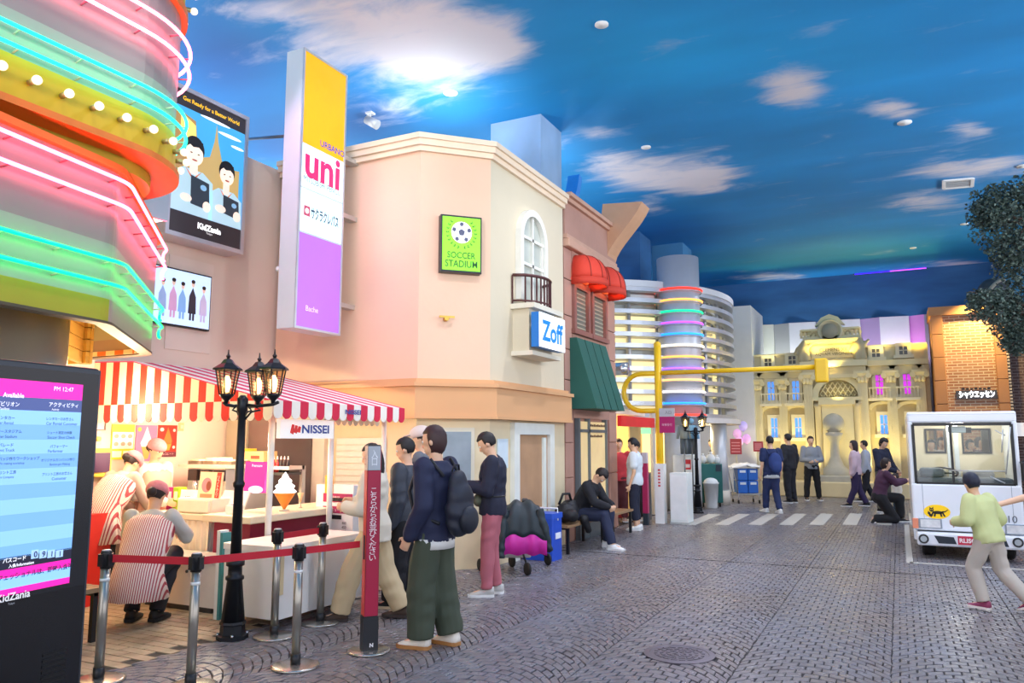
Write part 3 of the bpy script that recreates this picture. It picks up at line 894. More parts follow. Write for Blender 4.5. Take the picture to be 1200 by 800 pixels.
# darker brick annex and its sign
b2 = thing('brick_annex', 'dark brown brick wall at the right edge behind the truck', 'building', (bxx(1182) + 2, BY + .1, 0))
MB().box(bxx(1183.2), bxx(1183.2) + 5, BY + .12, BY + 1, 0, 5.0).build('brick_wall', BR2, b2)
q = onY(1191, 496, BY + .1)
s2 = thing('shop_sign', 'small white sign with red print on the dark brick wall at the right edge', 'sign', q)
a, b_ = onY(1190.5, 511, BY + .1), onY(1225, 495, BY + .1)
MB().box(a.x, b_.x, BY + .02, BY + .118, a.z, b_.z).build('board', M('f3f0ee', .5, em=.25), s2)
text('Fa', ((a.x + b_.x) / 2, BY + .018, (a.z + b_.z) / 2 + .03), (1, 0, 0), (0, 0, 1), M('d0304a', .5), s2, width=.3)
# round grey globe on the roof behind the tree
q = onY(1165, 343, 25.2)
g = thing('roof_globe', 'dark grey globe with a pale rim on the brick roof behind the branches', 'globe', (q.x, q.y, q.z - .5))
MB().sph(q, .42, 20, 14).build('ball', M('4f5458', .4), g)
MB().lathe([(.44, -.05), (.47, 0), (.44, .05)], q, 28, ax=(.5, -.2, -.4)).build('rim', M('a8a290', .5), g)
MB().cyl((q.x, q.y, 5.2), (q.x, q.y, q.z - .35), .06).build('stand', M('4f5458', .4), g)

# ================================================================== SILVER ROUND BUILDING
CX, CY, RR = -8.0, 20.5, 4.2
sv = thing('silver_building', 'curved silver building with horizontal fins and ringed central column', 'building', (CX, CY, 0))
ALU = M('b9bcc2', .32, .55, var=.08); ALU2 = M('c5c7cb', .4, .4, var=.06)
LIT = M('f3e2a8', .5, em=.62, var=.06, scale=2); GREY = M('9a9f9e', .35, .2, var=.1); DIM = M('c9cfd6', .3, .1, em=.15)
def ap(a, r, z): return (CX + r * math.cos(math.radians(a)), CY + r * math.sin(math.radians(a)), z)
A0, A1 = -112, 62
def arcwall(mb, r0, r1, a0, a1, z0, z1, mi=0, st=4.0):
    n = max(1, int(abs(a1 - a0) / st))
    R = []
    for k in range(n + 1):
        a = a0 + (a1 - a0) * k / n
        R.append([ap(a, r1, z0), ap(a, r1, z1), ap(a, r0, z1), ap(a, r0, z0)])
    return mb.loft(R, mi, smooth=False)
zf = [2.17 + .27 * k for k in range(12)]
zf_top = zf[-1] + .2
fixn(arcwall(MB(), RR - .75, RR - .6, A0, A1, 2.1, zf_top).build('core_wall', M('d9d6cc', .7), sv))
for k, z in enumerate(zf):
    fixn(arcwall(MB(), RR - .22, RR, A0, A1, z - .05, z + .05, st=3).build('fin', ALU, sv))
fixn(arcwall(MB(), RR - .5, RR + .02, A0, A1, zf[-1] + .05, zf_top, st=3).build('top_band', ALU2, sv))
fixn(arcwall(MB(), RR - .6, RR + .1, A0, A1, 2.0, 2.12, st=3).build('soffit_band', M('d8d2cc', .5), sv))
rr_ = random.Random(5)
for k in range(11):
    for a in range(-112, 60, 12):
        near_col = -43 < a < -24
        if k >= 9: mt = GREY if (a + k) % 3 else DIM
        elif k in (5,): mt = GREY
        elif k <= 1: mt = LIT if (a // 12) % 2 else DIM
        else: mt = LIT
        if a > -20 and k in (0, 1, 3): mt = [GREY, LIT, DIM][rr_.randrange(3)]
        if near_col: mt = GREY
        MB().loft([[ap(a + .5, RR - .46, zf[k] + .055), ap(a + .5, RR - .46, zf[k + 1] - .055), ap(a + .5, RR - .5, zf[k + 1] - .055), ap(a + .5, RR - .5, zf[k] + .055)],
                   [ap(a + 6, RR - .46, zf[k] + .055), ap(a + 6, RR - .46, zf[k + 1] - .055), ap(a + 6, RR - .5, zf[k + 1] - .055), ap(a + 6, RR - .5, zf[k] + .055)],
                   [ap(a + 11.6, RR - .46, zf[k] + .055), ap(a + 11.6, RR - .46, zf[k + 1] - .055), ap(a + 11.6, RR - .5, zf[k + 1] - .055), ap(a + 11.6, RR - .5, zf[k] + .055)]], smooth=False).build('pane', mt, sv)
for a in range(-112, 62, 12):
    MB().cyl(ap(a, RR - .3, 2.0), ap(a, RR - .3, zf_top), .045, None, 8).build('mullion', ALU2, sv)
MB().lathe([(RR - .7, zf_top - .1), (RR - .55, zf_top), (.1, zf_top)], (CX, CY, 0), 40, smooth=False).build('roof', GREY, sv)
kx, ky = -4.58, 18.15
MB().cyl((kx, ky, 1.95), (kx, ky, 5.95), .50, None, 36).build('column', M('b8bbc4', .42, .25, var=.05), sv)
MB().cyl((kx, ky, 0), (kx, ky, 1.95), .42, None, 28).build('column_base', M('d4d8da', .5, .15), sv)
NEON = {}
def neon(hexc, e=5.0):
    return M(hexc, .4, em=e, var=.02)
rc = ['ff4030', '2890ff', 'fff0e0', 'f0b070', 'a060ff', 'f5a850', 'fff0d0', '2890ff', 'b050f0', '10d888', 'ffa850', 'ff3020']
da = math.atan2(-ky, -kx)
for k, z in enumerate(zf):
    pts = [(kx + .555 * math.cos(da + math.radians(t)), ky + .555 * math.sin(da + math.radians(t)), z) for t in range(-95, 100, 8)]
    MB().tube(pts, .024, 6).build('neon_ring', neon(rc[k], 1.4), sv)
    pts = [(kx + .54 * math.cos(da + math.radians(t)), ky + .54 * math.sin(da + math.radians(t)), z - .045) for t in range(-125, 130, 10)]
    MB().tube(pts, .02, 5).build('ring_channel', ALU, sv)
# ground floor under the curve
fixn(arcwall(MB(), RR - 1.5, RR - 1.35, -112, 40, 0, 2.0).build('shop_wall', M('e6d3a8', .6, var=.1), sv))
WARM = M('ffd890', .5, em=1.1, var=.15, scale=1.5)
for a in (-38, -26, -14, -2, 10):
    fixn(arcwall(MB(), RR - 1.34, RR - 1.31, a, a + 9, .3, 1.75).build('shop_window', WARM, sv))
    fixn(arcwall(MB(), RR - 1.34, RR - 1.29, a + 9, a + 12, .0, 2.0).build('window_post', M('e3dfd6', .5), sv))
p = onX(845, 590, -4.05)
MB().cyl((p.x, p.y, 0), (p.x, p.y, 2.0), .2, None, 20).build('front_column', ALU2, sv)
MB().cyl((p.x, p.y, 0), (p.x, p.y, .35), .23, None, 20).build('column_foot', M('d6cdbf', .6), sv)
# silver duct elbow poking from the awning side
q = onD(728, 432, 15.6)
dct = tag(MB().tube([q + Vector((-1.9, .3, 0)), q + Vector((-.9, .1, 0)), q + Vector((-.3, 0, 0)), q + Vector((-.02, 0, .0)), q + Vector((.14, 0, -.0))], .13, 14).build('air_duct', M('c0c2c2', .25, .8), None), 'short silver air duct sticking out behind the green awning', 'duct')

# shop under the left of the curve: red board, yellow inside
rs_ = thing('corner_shop', 'small shop with red board and glowing yellow interior past the brown facade', 'shop', (-5.4, 15.4, 0))
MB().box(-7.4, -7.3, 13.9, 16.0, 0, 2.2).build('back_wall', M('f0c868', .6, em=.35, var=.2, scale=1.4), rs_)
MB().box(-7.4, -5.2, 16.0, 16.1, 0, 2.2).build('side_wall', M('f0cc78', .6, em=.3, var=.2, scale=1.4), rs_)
MB().box(-7.4, -4.85, 13.85, 16.1, 2.1, 2.2).build('ceiling_panel', M('e8dcc8', .6), rs_)
a, b_ = onX(727, 499, -4.8), onX(766, 490, -4.8)
MB().box(-4.86, -4.78, a.y, b_.y, a.z, b_.z).build('name_board', M('c02028', .5, em=.3), rs_)
MB().box(-4.86, -4.80, b_.y - .1, b_.y + .1, 0, 2.2).build('post', M('c9c2b6', .6), rs_)
q = onY(757, 505, 15.98)
MB().box(q.x - .10, q.x + .10, 15.95, 15.995, q.z - .06, q.z + .07).build('exit_light', M('70d890', .5, em=.9), rs_)
q = onY(742, 585, 16.2)
MB().box(-7.0, -5.2, 15.5, 15.9, 0, .85).build('counter', M('a02a30', .5), rs_)

# ================================================================== CORNER BUILDING (peach) and its upper storey
PEACH = M('e6c3a6', .8, var=.06, scale=1.2, bump=.08, bscale=18)
CREAM = M('d9cdb2', .8, var=.06, scale=1.2, bump=.08, bscale=18)
BAND = M('dba878', .75, var=.06, scale=1.5)
TRIM = M('efd9bd', .7, var=.04)
cb = thing('corner_building', 'peach two storey corner building with chamfered corner and arched balcony window', 'building', (-5.5, 9.5, 0))
XF = -4.70; P0, P1, P2, P3 = (-7.75, 8.08), (-5.37, 8.08), (XF, 8.76), (XF, 11.24)
HT = 5.50
def wallseg(name, a, b_, z0, z1, mat_, th=.25, out=0.0, parent=cb, miter=True):
    a, b_ = Vector((*a, 0)), Vector((*b_, 0)); d = (b_ - a).normalized(); n = Vector((d.y, -d.x, 0))
    p = [a + n * out, b_ + n * out, b_ - n * th, a - n * th]
    return fixn(MB().prism([(q.x, q.y, z0) for q in p], (0, 0, z1 - z0)).build(name, mat_, parent))
wallseg('wall', P0, P1, 2.3, HT, PEACH); wallseg('wall', P1, P2, 2.3, HT, PEACH)
wallseg('wall', P2, P3, 2.3, HT, CREAM)
LOWW = M('e3d2ae', .75, var=.06)
wallseg('lower_wall', P0, P1, 0, 1.9, LOWW); wallseg('lower_wall', P1, P2, 0, 1.9, LOWW); wallseg('lower_wall', P2, P3, 0, 1.9, LOWW)
def ringband(name, z0, z1, out, mat_, th=.3):
    # one continuous moulding round the three faces, mitred
    t = math.tan(math.radians(22.5)) * out
    o_ = [(P0[0], P0[1] - out), (P1[0] + t, P1[1] - out), (P2[0] + out, P2[1] - t), (P3[0] + out, P3[1])]
    i_ = [(P3[0] - th, P3[1]), (P2[0] - th, P2[1] + .1), (P1[0] - .1, P1[1] + th), (P0[0], P0[1] + th)]
    return fixn(MB().prism([(x, y, z0) for x, y in o_ + i_], (0, 0, z1 - z0)).build(name, mat_, cb))
ringband('cornice_band', 1.88, 2.26, .13, BAND); ringband('band_lip', 2.26, 2.31, .17, BAND); ringband('band_lip', 2.31, 2.36, .08, BAND); ringband('band_lip', 1.86, 1.90, .15, BAND)
ringband('crown_moulding', HT - .17, HT - .10, .05, TRIM); ringband('crown_moulding', HT - .10, HT - .02, .09, TRIM); ringband('crown_moulding', HT - .02, HT + .05, .12, TRIM)
MB().box(-7.7, XF - .1, 8.9, 11.24, HT - .2, HT - .1).build('roof', M('b9a890', .8), cb)
MB().box(-7.75, XF - .05, 11.14, 11.24, 0, HT).build('party_wall', CREAM, cb)
# arched window on the right face
def yz(px, py, X=XF): p = onX(px, py, X); return p.y, p.z
y0, _ = yz(604, 300); y1, _ = yz(636, 300)
yc = (y0 + y1) / 2; zb_ = yz(620, 356)[1]; za = yz(619, 247)[1]; rw = (y1 - y0) / 2; zs = za - rw
FRM = M('e6e4da', .6)
def archpts(r, n=16): return [(yc + r * math.cos(PI * k / n), zs + r * math.sin(PI * k / n)) for k in range(n + 1)]
out_ = [(yc + rw, zb_)] + archpts(rw) + [(yc - rw, zb_)]
inn_ = [(yc - rw + .1, zb_)] + archpts(rw - .1)[::-1] + [(yc + rw - .1, zb_)]
aw = fixn(MB().prism([(XF + .0, y, z) for y, z in out_ + inn_], (.09, 0, 0)).build('arched_window', FRM, cb))
fixn(MB().prism([(XF + .01, y, z) for y, z in [(yc + rw - .1, zb_)] + archpts(rw - .1) + [(yc - rw + .1, zb_)]], (.012, 0, 0)).build('pane', M('c3c8bd', .15, .05, var=.25, scale=3), aw))
for yy in (yc,): MB().box(XF + .01, XF + .06, yy - .022, yy + .022, zb_, zs + rw - .05).build('glazing_bar', FRM, aw)
for zz in (zs + .02, zb_ + .55): MB().box(XF + .01, XF + .06, yc - rw + .08, yc + rw - .08, zz - .022, zz + .022).build('glazing_bar', FRM, aw)
for s_ in (-1, 1): MB().box(XF + .01, XF + .05, yc + s_ * (rw - .13) - .02, yc + s_ * (rw - .13) + .02, zb_, zs).build('sash_stile', FRM, aw)
# balcony: slab with box below, curved railing
by0 = yz(599, 340)[0] - .02; by1 = yz(652, 340, XF + .3)[0] + .1
zsl = yz(610, 360)[1]; zbt = yz(610, 414)[1]
bal = MB().box(XF - .02, XF + .36, by0, by1, zsl - .07, zsl).build('balcony', M('dfd8c4', .7), cb)
MB().box(XF - .02, XF + .25, by0 + .07, by1 - .07, zbt, zsl - .07).build('balcony_box', CREAM, bal)
MB().box(XF - .02, XF + .33, by0 + .02, by1 - .02, zbt - .06, zbt).build('balcony_base', M('dfd8c4', .7), bal)
RAILM = M('5a3434', .45, .3)
zr = yz(601, 323)[1]
bpts = [(XF + .02, by0 + .02)] + [(XF + .06 + .27 * math.sin(PI * k / 12) ** .6, by0 + .02 + (by1 - by0 - .04) * k / 12) for k in range(1, 12)] + [(XF + .02, by1 - .02)]
MB().tube([(x, y, zr) for x, y in bpts], .022, 6).build('handrail', RAILM, bal)
MB().tube([(x, y, zsl + .05) for x, y in bpts], .014, 6).build('bottom_rail', RAILM, bal)
for x, y in bpts: MB().box(x - .009, x + .009, y - .009, y + .009, zsl, zr).build('baluster', RAILM, bal)
# door opening of the ground floor, right face
ya, yb_ = yz(604, 540)[0], yz(640, 540)[0]; zt_ = 1.83
d = MB(); d.box(XF, XF + .07, ya - .16, ya, 0, zt_ - .16); d.box(XF, XF + .07, yb_, yb_ + .16, 0, zt_ - .16); d.box(XF, XF + .07, ya - .16, yb_ + .16, zt_ - .16, zt_)
df = d.build('door_frame', M('e3e6de', .5), cb)
MB().box(XF + .002, XF + .02, ya, yb_, 0, zt_ - .16).build('door_opening', M('b58f6c', .6, var=.3, scale=2.5), df)
MB().box(XF + .01, XF + .05, yb_ - .2, yb_ - .1, 0, zt_ - .2).build('door_leaf', M('dfe5dc', .5), df)
a = onX(586, 514, XF + .05); b_ = onX(597, 548, XF + .05)
MB().box(XF + .005, XF + .03, a.y, b_.y, b_.z, a.z).build('notice', M('cfe0ea', .5), cb)
# glazed door of the chamfer side (white frame, grey glass, seen behind the queue)
cd = Vector((P2[0] - P1[0], P2[1] - P1[1], 0)).normalized(); cn = Vector((cd.y, -cd.x, 0))
base = Vector((P1[0], P1[1], 0))
for s0, s1, nm, mt, o0, o1, z0, z1 in ((.28, .74, 'window_frame', M('d8d2bd', .6), 0, .05, .75, 1.75), (.33, .69, 'window_pane', M('8796a0', .2, .1, var=.3, scale=4), .03, .06, .8, 1.70)):
    c_ = base + cd * (s0 + s1) / 2 + cn * (o0 + o1) / 2 + Vector((0, 0, (z0 + z1) / 2))
    MB().obox(c_, cd * (s1 - s0) / 2, cn * (o1 - o0) / 2, (0, 0, (z1 - z0) / 2)).build(nm, mt, cb)
# roller shutter and white posts on face A (behind the stand)
xa, xb = onY(397, 540, 8.08).x, onY(452, 540, 8.08).x
sh = MB().box(xa, xb, 8.02, 8.075, .0, 1.62).build('shutter', M('ddd8c8', .6), cb)
for k in range(20): MB().box(xa + .02, xb - .02, 8.005, 8.025, .04 + k * .079, .1 + k * .079).build('slat', M('e6e1d2', .6), sh)
xc_, xd_ = onY(370, 540, 8.08).x, onY(384, 540, 8.08).x
MB().box(xc_, xd_, 8.0, 8.08, 0, 1.86).build('door_post', M('e8dfcb', .6), cb)
xe = onY(325, 540, 8.08).x
sd = MB().box(xe, xc_, 8.03, 8.075, 0, 1.75).build('staff_door', M('a67a54', .6, var=.08), cb)
text('STAFF ONLY', (onY(345.5, 521, 8.03).x, 8.028, onY(345.5, 521, 8.03).z), (1, 0, 0), (0, 0, 1), M('2a2320', .5), sd, width=onY(355, 521, 8.03).x - onY(336, 521, 8.03).x, bold=.02)
# brass tap on the chamfer
q = base + cd * .42 + cn * .0
s_ = (onD(535, 366, 9.2))
t_ = (s_ - base).dot(cd); zt2 = s_.z
q = base + cd * max(.2, min(.75, t_)) + Vector((0, 0, zt2))
tp = thing('wall_tap', 'small brass tap high on the peach chamfer below the green sign', 'tap', q)
BRASS = M('c9a24a', .35, .8)
MB().cyl(q, q + cn * .1, .03).build('spout', BRASS, tp); MB().obox(q + cn * .09 + Vector((0, 0, .02)), cd * .1, cn * .012, (0, 0, .012)).build('handle', BRASS, tp)
# back wall on the left, behind the stand
wl = struct(MB().box(-8.1, -7.8, -1.0, 8.33, 0, 5.46).build('wall_left', M('e2d0c0', .8, var=.05, scale=1.2)))

# ================================================================== BROWN STONE FACADE
BST = M('b28878', .8, var=.14, scale=2.2, bump=.15, bscale=20); BST2 = M('a87c6e', .8, var=.12, scale=2.2, bump=.15, bscale=20); BTR = M('c49a84', .75, var=.1)
bs = thing('brown_facade', 'brownish pink stone facade with red bullnose canopies and a green awning', 'building', (XF, 12.5, 0))
YB0, YB1 = 11.28, 13.78; HB = 5.62
MB().box(XF - .5, XF - .03, YB0, YB1, 0, HB).build('core_wall', BST2, bs)
ww = [yz(671.5, 360), yz(688, 360), yz(692.5, 360), yz(708, 360)]
ys_ = [YB0, YB0 + .42, ww[0][0], ww[3][0] + .06, YB1 - .02]
zrow = [0.02, 1.0, 1.55, 2.1, 2.55, 3.05, 3.6, 4.2, 4.72]
gz0 = 2.0
for k in range(len(zrow) - 1):
    for a, b_ in ((YB0 + .01, yz(672, 400)[0] - .04), (YB1 - .42, YB1)):
        if b_ - a < .1: continue
        MB().box(XF - .04, XF, a + .008, b_ - .008, zrow[k] + .006, zrow[k + 1] - .006).build('stone_block', BST, bs, .01)
mid0, mid1 = yz(672, 400)[0] - .03, YB1 - .43
zw1 = yz(680, 337)[1]; zw0 = yz(680, 388)[1]
MB().box(XF - .04, XF - .0, mid0, mid1, zw1 + .05, 4.72).build('stone_block', BST, bs)
MB().box(XF - .04, XF - .0, mid0, mid1, 1.95, zw0 - .05).build('stone_block', BST, bs)
WF = M('8a5a50', .5); WP = M('7d7f72', .25, .1, var=.2, scale=3)
for a, b_ in ((ww[0][0], ww[1][0]), (ww[2][0], ww[3][0])):
    f = MB(); f.box(XF - .04, XF + .05, a - .05, a + .05, zw0, zw1 - .05); f.box(XF - .04, XF + .05, b_ - .05, b_ + .05, zw0, zw1 - .05); f.box(XF - .04, XF + .05, a - .05, b_ + .05, zw1 - .05, zw1 + .05); f.box(XF - .04, XF + .07, a - .08, b_ + .08, zw0 - .08, zw0)
    fr = f.build('window', WF, bs)
    MB().box(XF - .03, XF - .01, a + .05, b_ - .05, zw0, zw1 - .05).build('pane', WP, fr)
    for k in range(9): MB().box(XF - .012, XF - .003, a + .06, b_ - .06, zw0 + .04 + k * (zw1 - zw0 - .1) / 9, zw0 + .065 + k * (zw1 - zw0 - .1) / 9).build('blind_slat', M('9c9a86', .6), fr)
MB().box(XF - .4, XF + .10, YB0, YB1, 4.72, 4.86).build('string_course', BTR, bs, .02)
MB().box(XF - .4, XF + .06, YB0, YB1, 4.86, 4.93).build('string_course', BTR, bs)
MB().box(XF - .4, XF + .02, YB0, YB1, 4.93, 5.48).build('frieze', BST, bs)
MB().box(XF - .4, XF + .08, YB0, YB1, 5.48, 5.55).build('cornice', BTR, bs); MB().box(XF - .4, XF + .14, YB0, YB1, 5.55, HB).build('cornice', BTR, bs)
# flared cavetto cornice at the far corner
ty = 13.35; tz = onY(752, 236, ty)
prof = [(XF - .12, 5.5)] + [(XF + (tz.x - XF) * math.sin(PI / 2 * k / 8) ** 1.0 * (1 if k else 0) * (k / 8) ** .6, 4.95 + (tz.z - 4.95) * (k / 8)) for k in range(0, 9)] + [(onY(706, 231, ty).x, tz.z + .06)]
fixn(MB().prism([(x, ty, z) for x, z in prof], (0, .5, 0)).build('flared_cornice', M('c79a78', .75, var=.08), bs))
# bullnose canopies
RED = M('d8402c', .75, var=.06); REDIN = M('ff6a30', .6, em=.5)
def bullnose(a, b_, zb, ht, out):
    n, m_ = 8, 10
    yc_ = (a + b_) / 2; hw = (b_ - a) / 2
    rows = []
    for i in range(n + 1):
        th = PI / 2 * i / n
        row = []
        for k in range(m_ + 1):
            ph = PI * k / m_
            yy = yc_ - hw * math.cos(ph) * math.cos(th) ** .45
            xx = XF + .01 + out * math.sin(ph) ** .7 * math.cos(th) ** .6
            row.append((xx, yy, zb + ht * math.sin(th)))
        rows.append(row)
    cn_ = MB().strip(rows, 0, True).build('bullnose_canopy', RED, bs)
    s_ = cn_.modifiers.new('cloth_thickness', 'SOLIDIFY'); s_.thickness = .012
    # ribs and valance
    for k in range(0, m_ + 1, 2):
        MB().tube([Vector(r[k]) + Vector((.006, 0, 0)) for r in rows], .008, 4).build('canopy_rib', M('9c3224', .6), cn_)
    vl = [[(p[0], p[1], p[2]) for p in rows[0]], [(p[0], p[1], p[2] - .12) for p in rows[0]]]
    v_ = MB().strip(vl, 0, True).build('valance', M('c93a26', .75), cn_)
    s_ = v_.modifiers.new('cloth_thickness', 'SOLIDIFY'); s_.thickness = .012
    MB().box(XF + .02, XF + .08, yc_ - hw * .6, yc_ + hw * .6, zb - .02, zb + .02).build('lamp_strip', REDIN, cn_)
    lamp('POINT', 'canopy_lamp', (XF + out * .5, yc_, zb + .1), 5, (1, .55, .3), .04)
zbn = yz(686, 334, XF + .15)[1]
bullnose(ww[0][0] - .08, ww[1][0] + .04, zbn + .1, .42, .46)
bullnose(ww[2][0] + .0, ww[3][0] + .18, zbn + .1, .42, .46)
# green awning
GRN = M('1f5a50', .7, var=.08); GRN2 = M('1f5a50', .7, var=.05)
A = onX(672.5, 397, XF); ga = A.y - .03; gzt = A.z
gb = yz(719, 414)[0] + .05
ox = XF + .45
zbo = onX(697, 478, ox).z
gya = 11.5; gyb = 12.9
xt = XF + .12
prof_pts = lambda y: [(XF, y, gzt), (xt, y, gzt), (ox, y, zbo), (XF, y, zbo)]
gm = MB().loft([prof_pts(gya), prof_pts(gyb)], smooth=False)
fixn(gm.build('green_awning', GRN, bs))
for k in range(1, 4): 
    yy = gya + (gyb - gya) * k / 4
    MB().tube([(xt + .004, yy, gzt), (ox + .004, yy, zbo)], .006, 4).build('awning_seam', M('174840', .7), bs)
# shop window and door below the awning
ya, yb_ = yz(676, 540)[0], yz(708, 540)[0]
MB().box(XF - .02, XF + .03, ya, yb_, .35, 1.9).build('shop_window', M('e8c890', .4, em=.25, var=.3, scale=3), bs)
f = MB()
for y_ in (ya, ya + .45, yb_): f.box(XF - .02, XF + .06, y_ - .03, y_ + .03, 0, 1.95)
f.box(XF - .02, XF + .06, ya, yb_, 1.72, 1.77); f.box(XF - .02, XF + .05, ya, yb_, 0, .35)
f.build('shop_frame', M('6f7a80', .4, .4), bs)
for r_, (z_, n_) in enumerate(((1.84, 9), (1.66, 7))):
    for k in range(n_): MB().box(XF + .03, XF + .036, ya + .55 + k * .085, ya + .61 + k * .085, z_ - .02, z_ + .02 - .008 * (k % 2)).build('window_letter', M('5a3a2a', .5), bs)

# ================================================================== TREE at the right edge
tq = onD(1330, 640, 13.5); tq.z = 0
tr = thing('tree', 'dark leafy artificial tree reaching into the frame under the painted sky at right', 'tree', tq)
BARK = M('4f4038', .85, var=.25, scale=9, bump=.6, bscale=14)
crownc = [(onD(1192, 262, 13.2), .72), (onD(1168, 236, 13.2), .42), (onD(1205, 315, 13.3), .55), (onD(1160, 250, 13.1), .36), (onD(1240, 250, 13.6), .9), (onD(1190, 292, 13), .42), (onD(1215, 225, 13.0), .5),
          (onD(1188, 378, 13.4), .4), (onD(1160, 360, 13.2), .36), (onD(1205, 395, 13.6), .42), (onD(1148, 350, 13.2), .22), (onD(1178, 352, 13.2), .3), (onD(1235, 360, 13.7), .6), (onD(1192, 402, 13.3), .26)]
top = Vector((tq.x, tq.y, 4.9))
MB().tube([tq, tq + Vector((.05, 0, 1.5)), tq + Vector((-.05, .05, 3.2)), top], [.24, .19, .15, .11], 12).build('trunk', BARK, tr)
mb = MB()
r5 = random.Random(11)
for c_, r_ in crownc:
    a = top if c_.z > 4.6 else Vector((tq.x, tq.y, 3.2))
    m_ = (a + c_) / 2 + Vector((0, 0, .2))
    mb.tube([a, m_, c_], [.07, .045, .02], 6)
    for k in range(5):
        e = c_ + Vector((r5.uniform(-1, 1), r5.uniform(-1, 1), r5.uniform(-.8, .8))) * r_ * .8
        mb.tube([c_ + (m_ - c_) * .2, (c_ + e) / 2 + Vector((0, 0, .05)), e], [.018, .012, .006], 4)
o = mb.build('branches', BARK, tr)
for nm, hx, nn in (('foliage', '3f5148', 1), ('foliage', '55665a', 2), ('foliage', '2f3d38', 3)):
    V = []; Fc = []
    r6 = random.Random(40 + nn)
    for c_, r_ in crownc:
        for k in range(int(520 * r_ / .5)):
            v = Vector((r6.gauss(0, 1), r6.gauss(0, 1), r6.gauss(0, 1))).normalized() * (r_ * r6.uniform(.45, 1.08))
            p = c_ + Vector((v.x, v.y, v.z * .75))
            d1 = Vector((r6.gauss(0, 1), r6.gauss(0, 1), r6.gauss(0, .6) - .3)).normalized(); d2 = d1.orthogonal().normalized()
            d2 = Matrix.Rotation(r6.uniform(0, 6.28), 3, d1) @ d2
            L, W = r6.uniform(.045, .085), r6.uniform(.016, .028)
            b0 = len(V)
            nrm = d1.cross(d2)
            V += [p, p + d1 * L * .5 + d2 * W + nrm * .006, p + d1 * L, p + d1 * L * .5 - d2 * W + nrm * .006]
            Fc += [(b0, b0 + 1, b0 + 2), (b0, b0 + 2, b0 + 3)]
    me = bpy.data.meshes.new('foliage'); me.from_pydata([tuple(v - tq) for v in V], [], Fc); me.materials.append(M(hx, .6, var=.3, scale=3))
    o = bpy.data.objects.new('foliage', me); COL.objects.link(o); o.parent = tr; o['kind'] = 'stuff'

# ================================================================== cove and accent lamps of the room, plus added wall fills
lamp('SPOT', 'pink_accent', (-5.9, 5.2, 6.6), 170, (1.0, .45, .78), .12, (-6.2, 8.08, 3.6), 50, .9)
lamp('SPOT', 'cool_accent', (-5.6, 5.6, 6.7), 110, (.8, .8, 1.0), .12, (-6.0, 8.08, 5.0), 40, .7)
lamp('SPOT', 'brick_wash', (onY(1150, 380, BY).x, BY - .85, 5.6), 560, (1, .74, .28), .05, (bxx(1138), BY, 3.6), 95, .9)
for x, y, e, c_ in ((-6.3, 9.8, 110, (.9, .95, 1)), (-5.9, 12.8, 60, (.9, .95, 1)), (-8.5, 20, 90, (.8, .9, 1)), (-10, 5, 110, (.85, .92, 1)), (-11, 12, 200, (.85, .92, 1))):
    lamp('SPOT', 'cove_uplight', (x, y, 5.75 if x > -9 else 5.0), e, c_, .12, (x, y, 9), 160, .9)

for x_, y_, e_ in ((-5.6, 14.9, 40), (-4.6, 19.9, 30), (-5.2, 21.5, 30)): lamp('POINT', 'shop_lamp', (x_, y_, 1.95), e_, (1, .82, .5), .1)
for x_, y_, e_ in ((-9.6, 6.5, 150), (-10, 9.5, 150), (-6.4, 14.6, 110), (-9, 15, 150)): lamp('SPOT', 'cove_uplight', (x_, y_, 4.2), e_, (.88, .94, 1), .2, (x_, y_, 9), 165, .9)

lamp('SPOT', 'wall_fill_lamp', (-3.6, 2.2, 6.85), 230, (1, .94, .9), .12, (-7.6, 6.6, 3.6), 95, 1.0)  # added spots that brighten the left wall and the peach building
lamp('SPOT', 'wall_fill_lamp', (-2.4, 5.6, 6.85), 90, (1, .95, .9), .12, (-5.4, 9.0, 3.4), 80, 1.0)
def hitp(P, px, py):
    d = ray(px, py); t = (P.o - O).dot(P.n) / d.dot(P.n)
    q = O + d * t - P.o
    return q.dot(P.ax) / P.W, q.dot(P.ay) / P.H
Panel.hit = hitp
def prect(P, mb, px0, py0, px1, py1, d0=0.0, d1=0.003, mi=0):
    u0, v0 = P.hit(px0, py0); u1, v1 = P.hit(px1, py1)
    return P.rect(mb, min(u0, u1), max(u0, u1), min(v0, v1), max(v0, v1), d0, d1, mi)
def Xpanel(X, pxl, pxr, pyt, pyb, ref=None):
    """vertical panel in a plane X = const facing +X (u runs along +Y)"""
    a = onX(pxl, (pyt + pyb) / 2, X); b_ = onX(pxr, (pyt + pyb) / 2, X)
    rx = ref or pxl
    zt, zb = onX(rx, pyt, X).z, onX(rx, pyb, X).z
    return Panel((X, a.y, zb), (0, 1, 0), (0, 0, 1), b_.y - a.y, zt - zb)

BLACK = M('15171b', .4); DKG = M('2b2e33', .45); SILV = M('c3c5c4', .3, .7); CHR = M('d8dadc', .18, .9); WPL = M('e9ebea', .45); RUB = M('1a1a1a', .7)

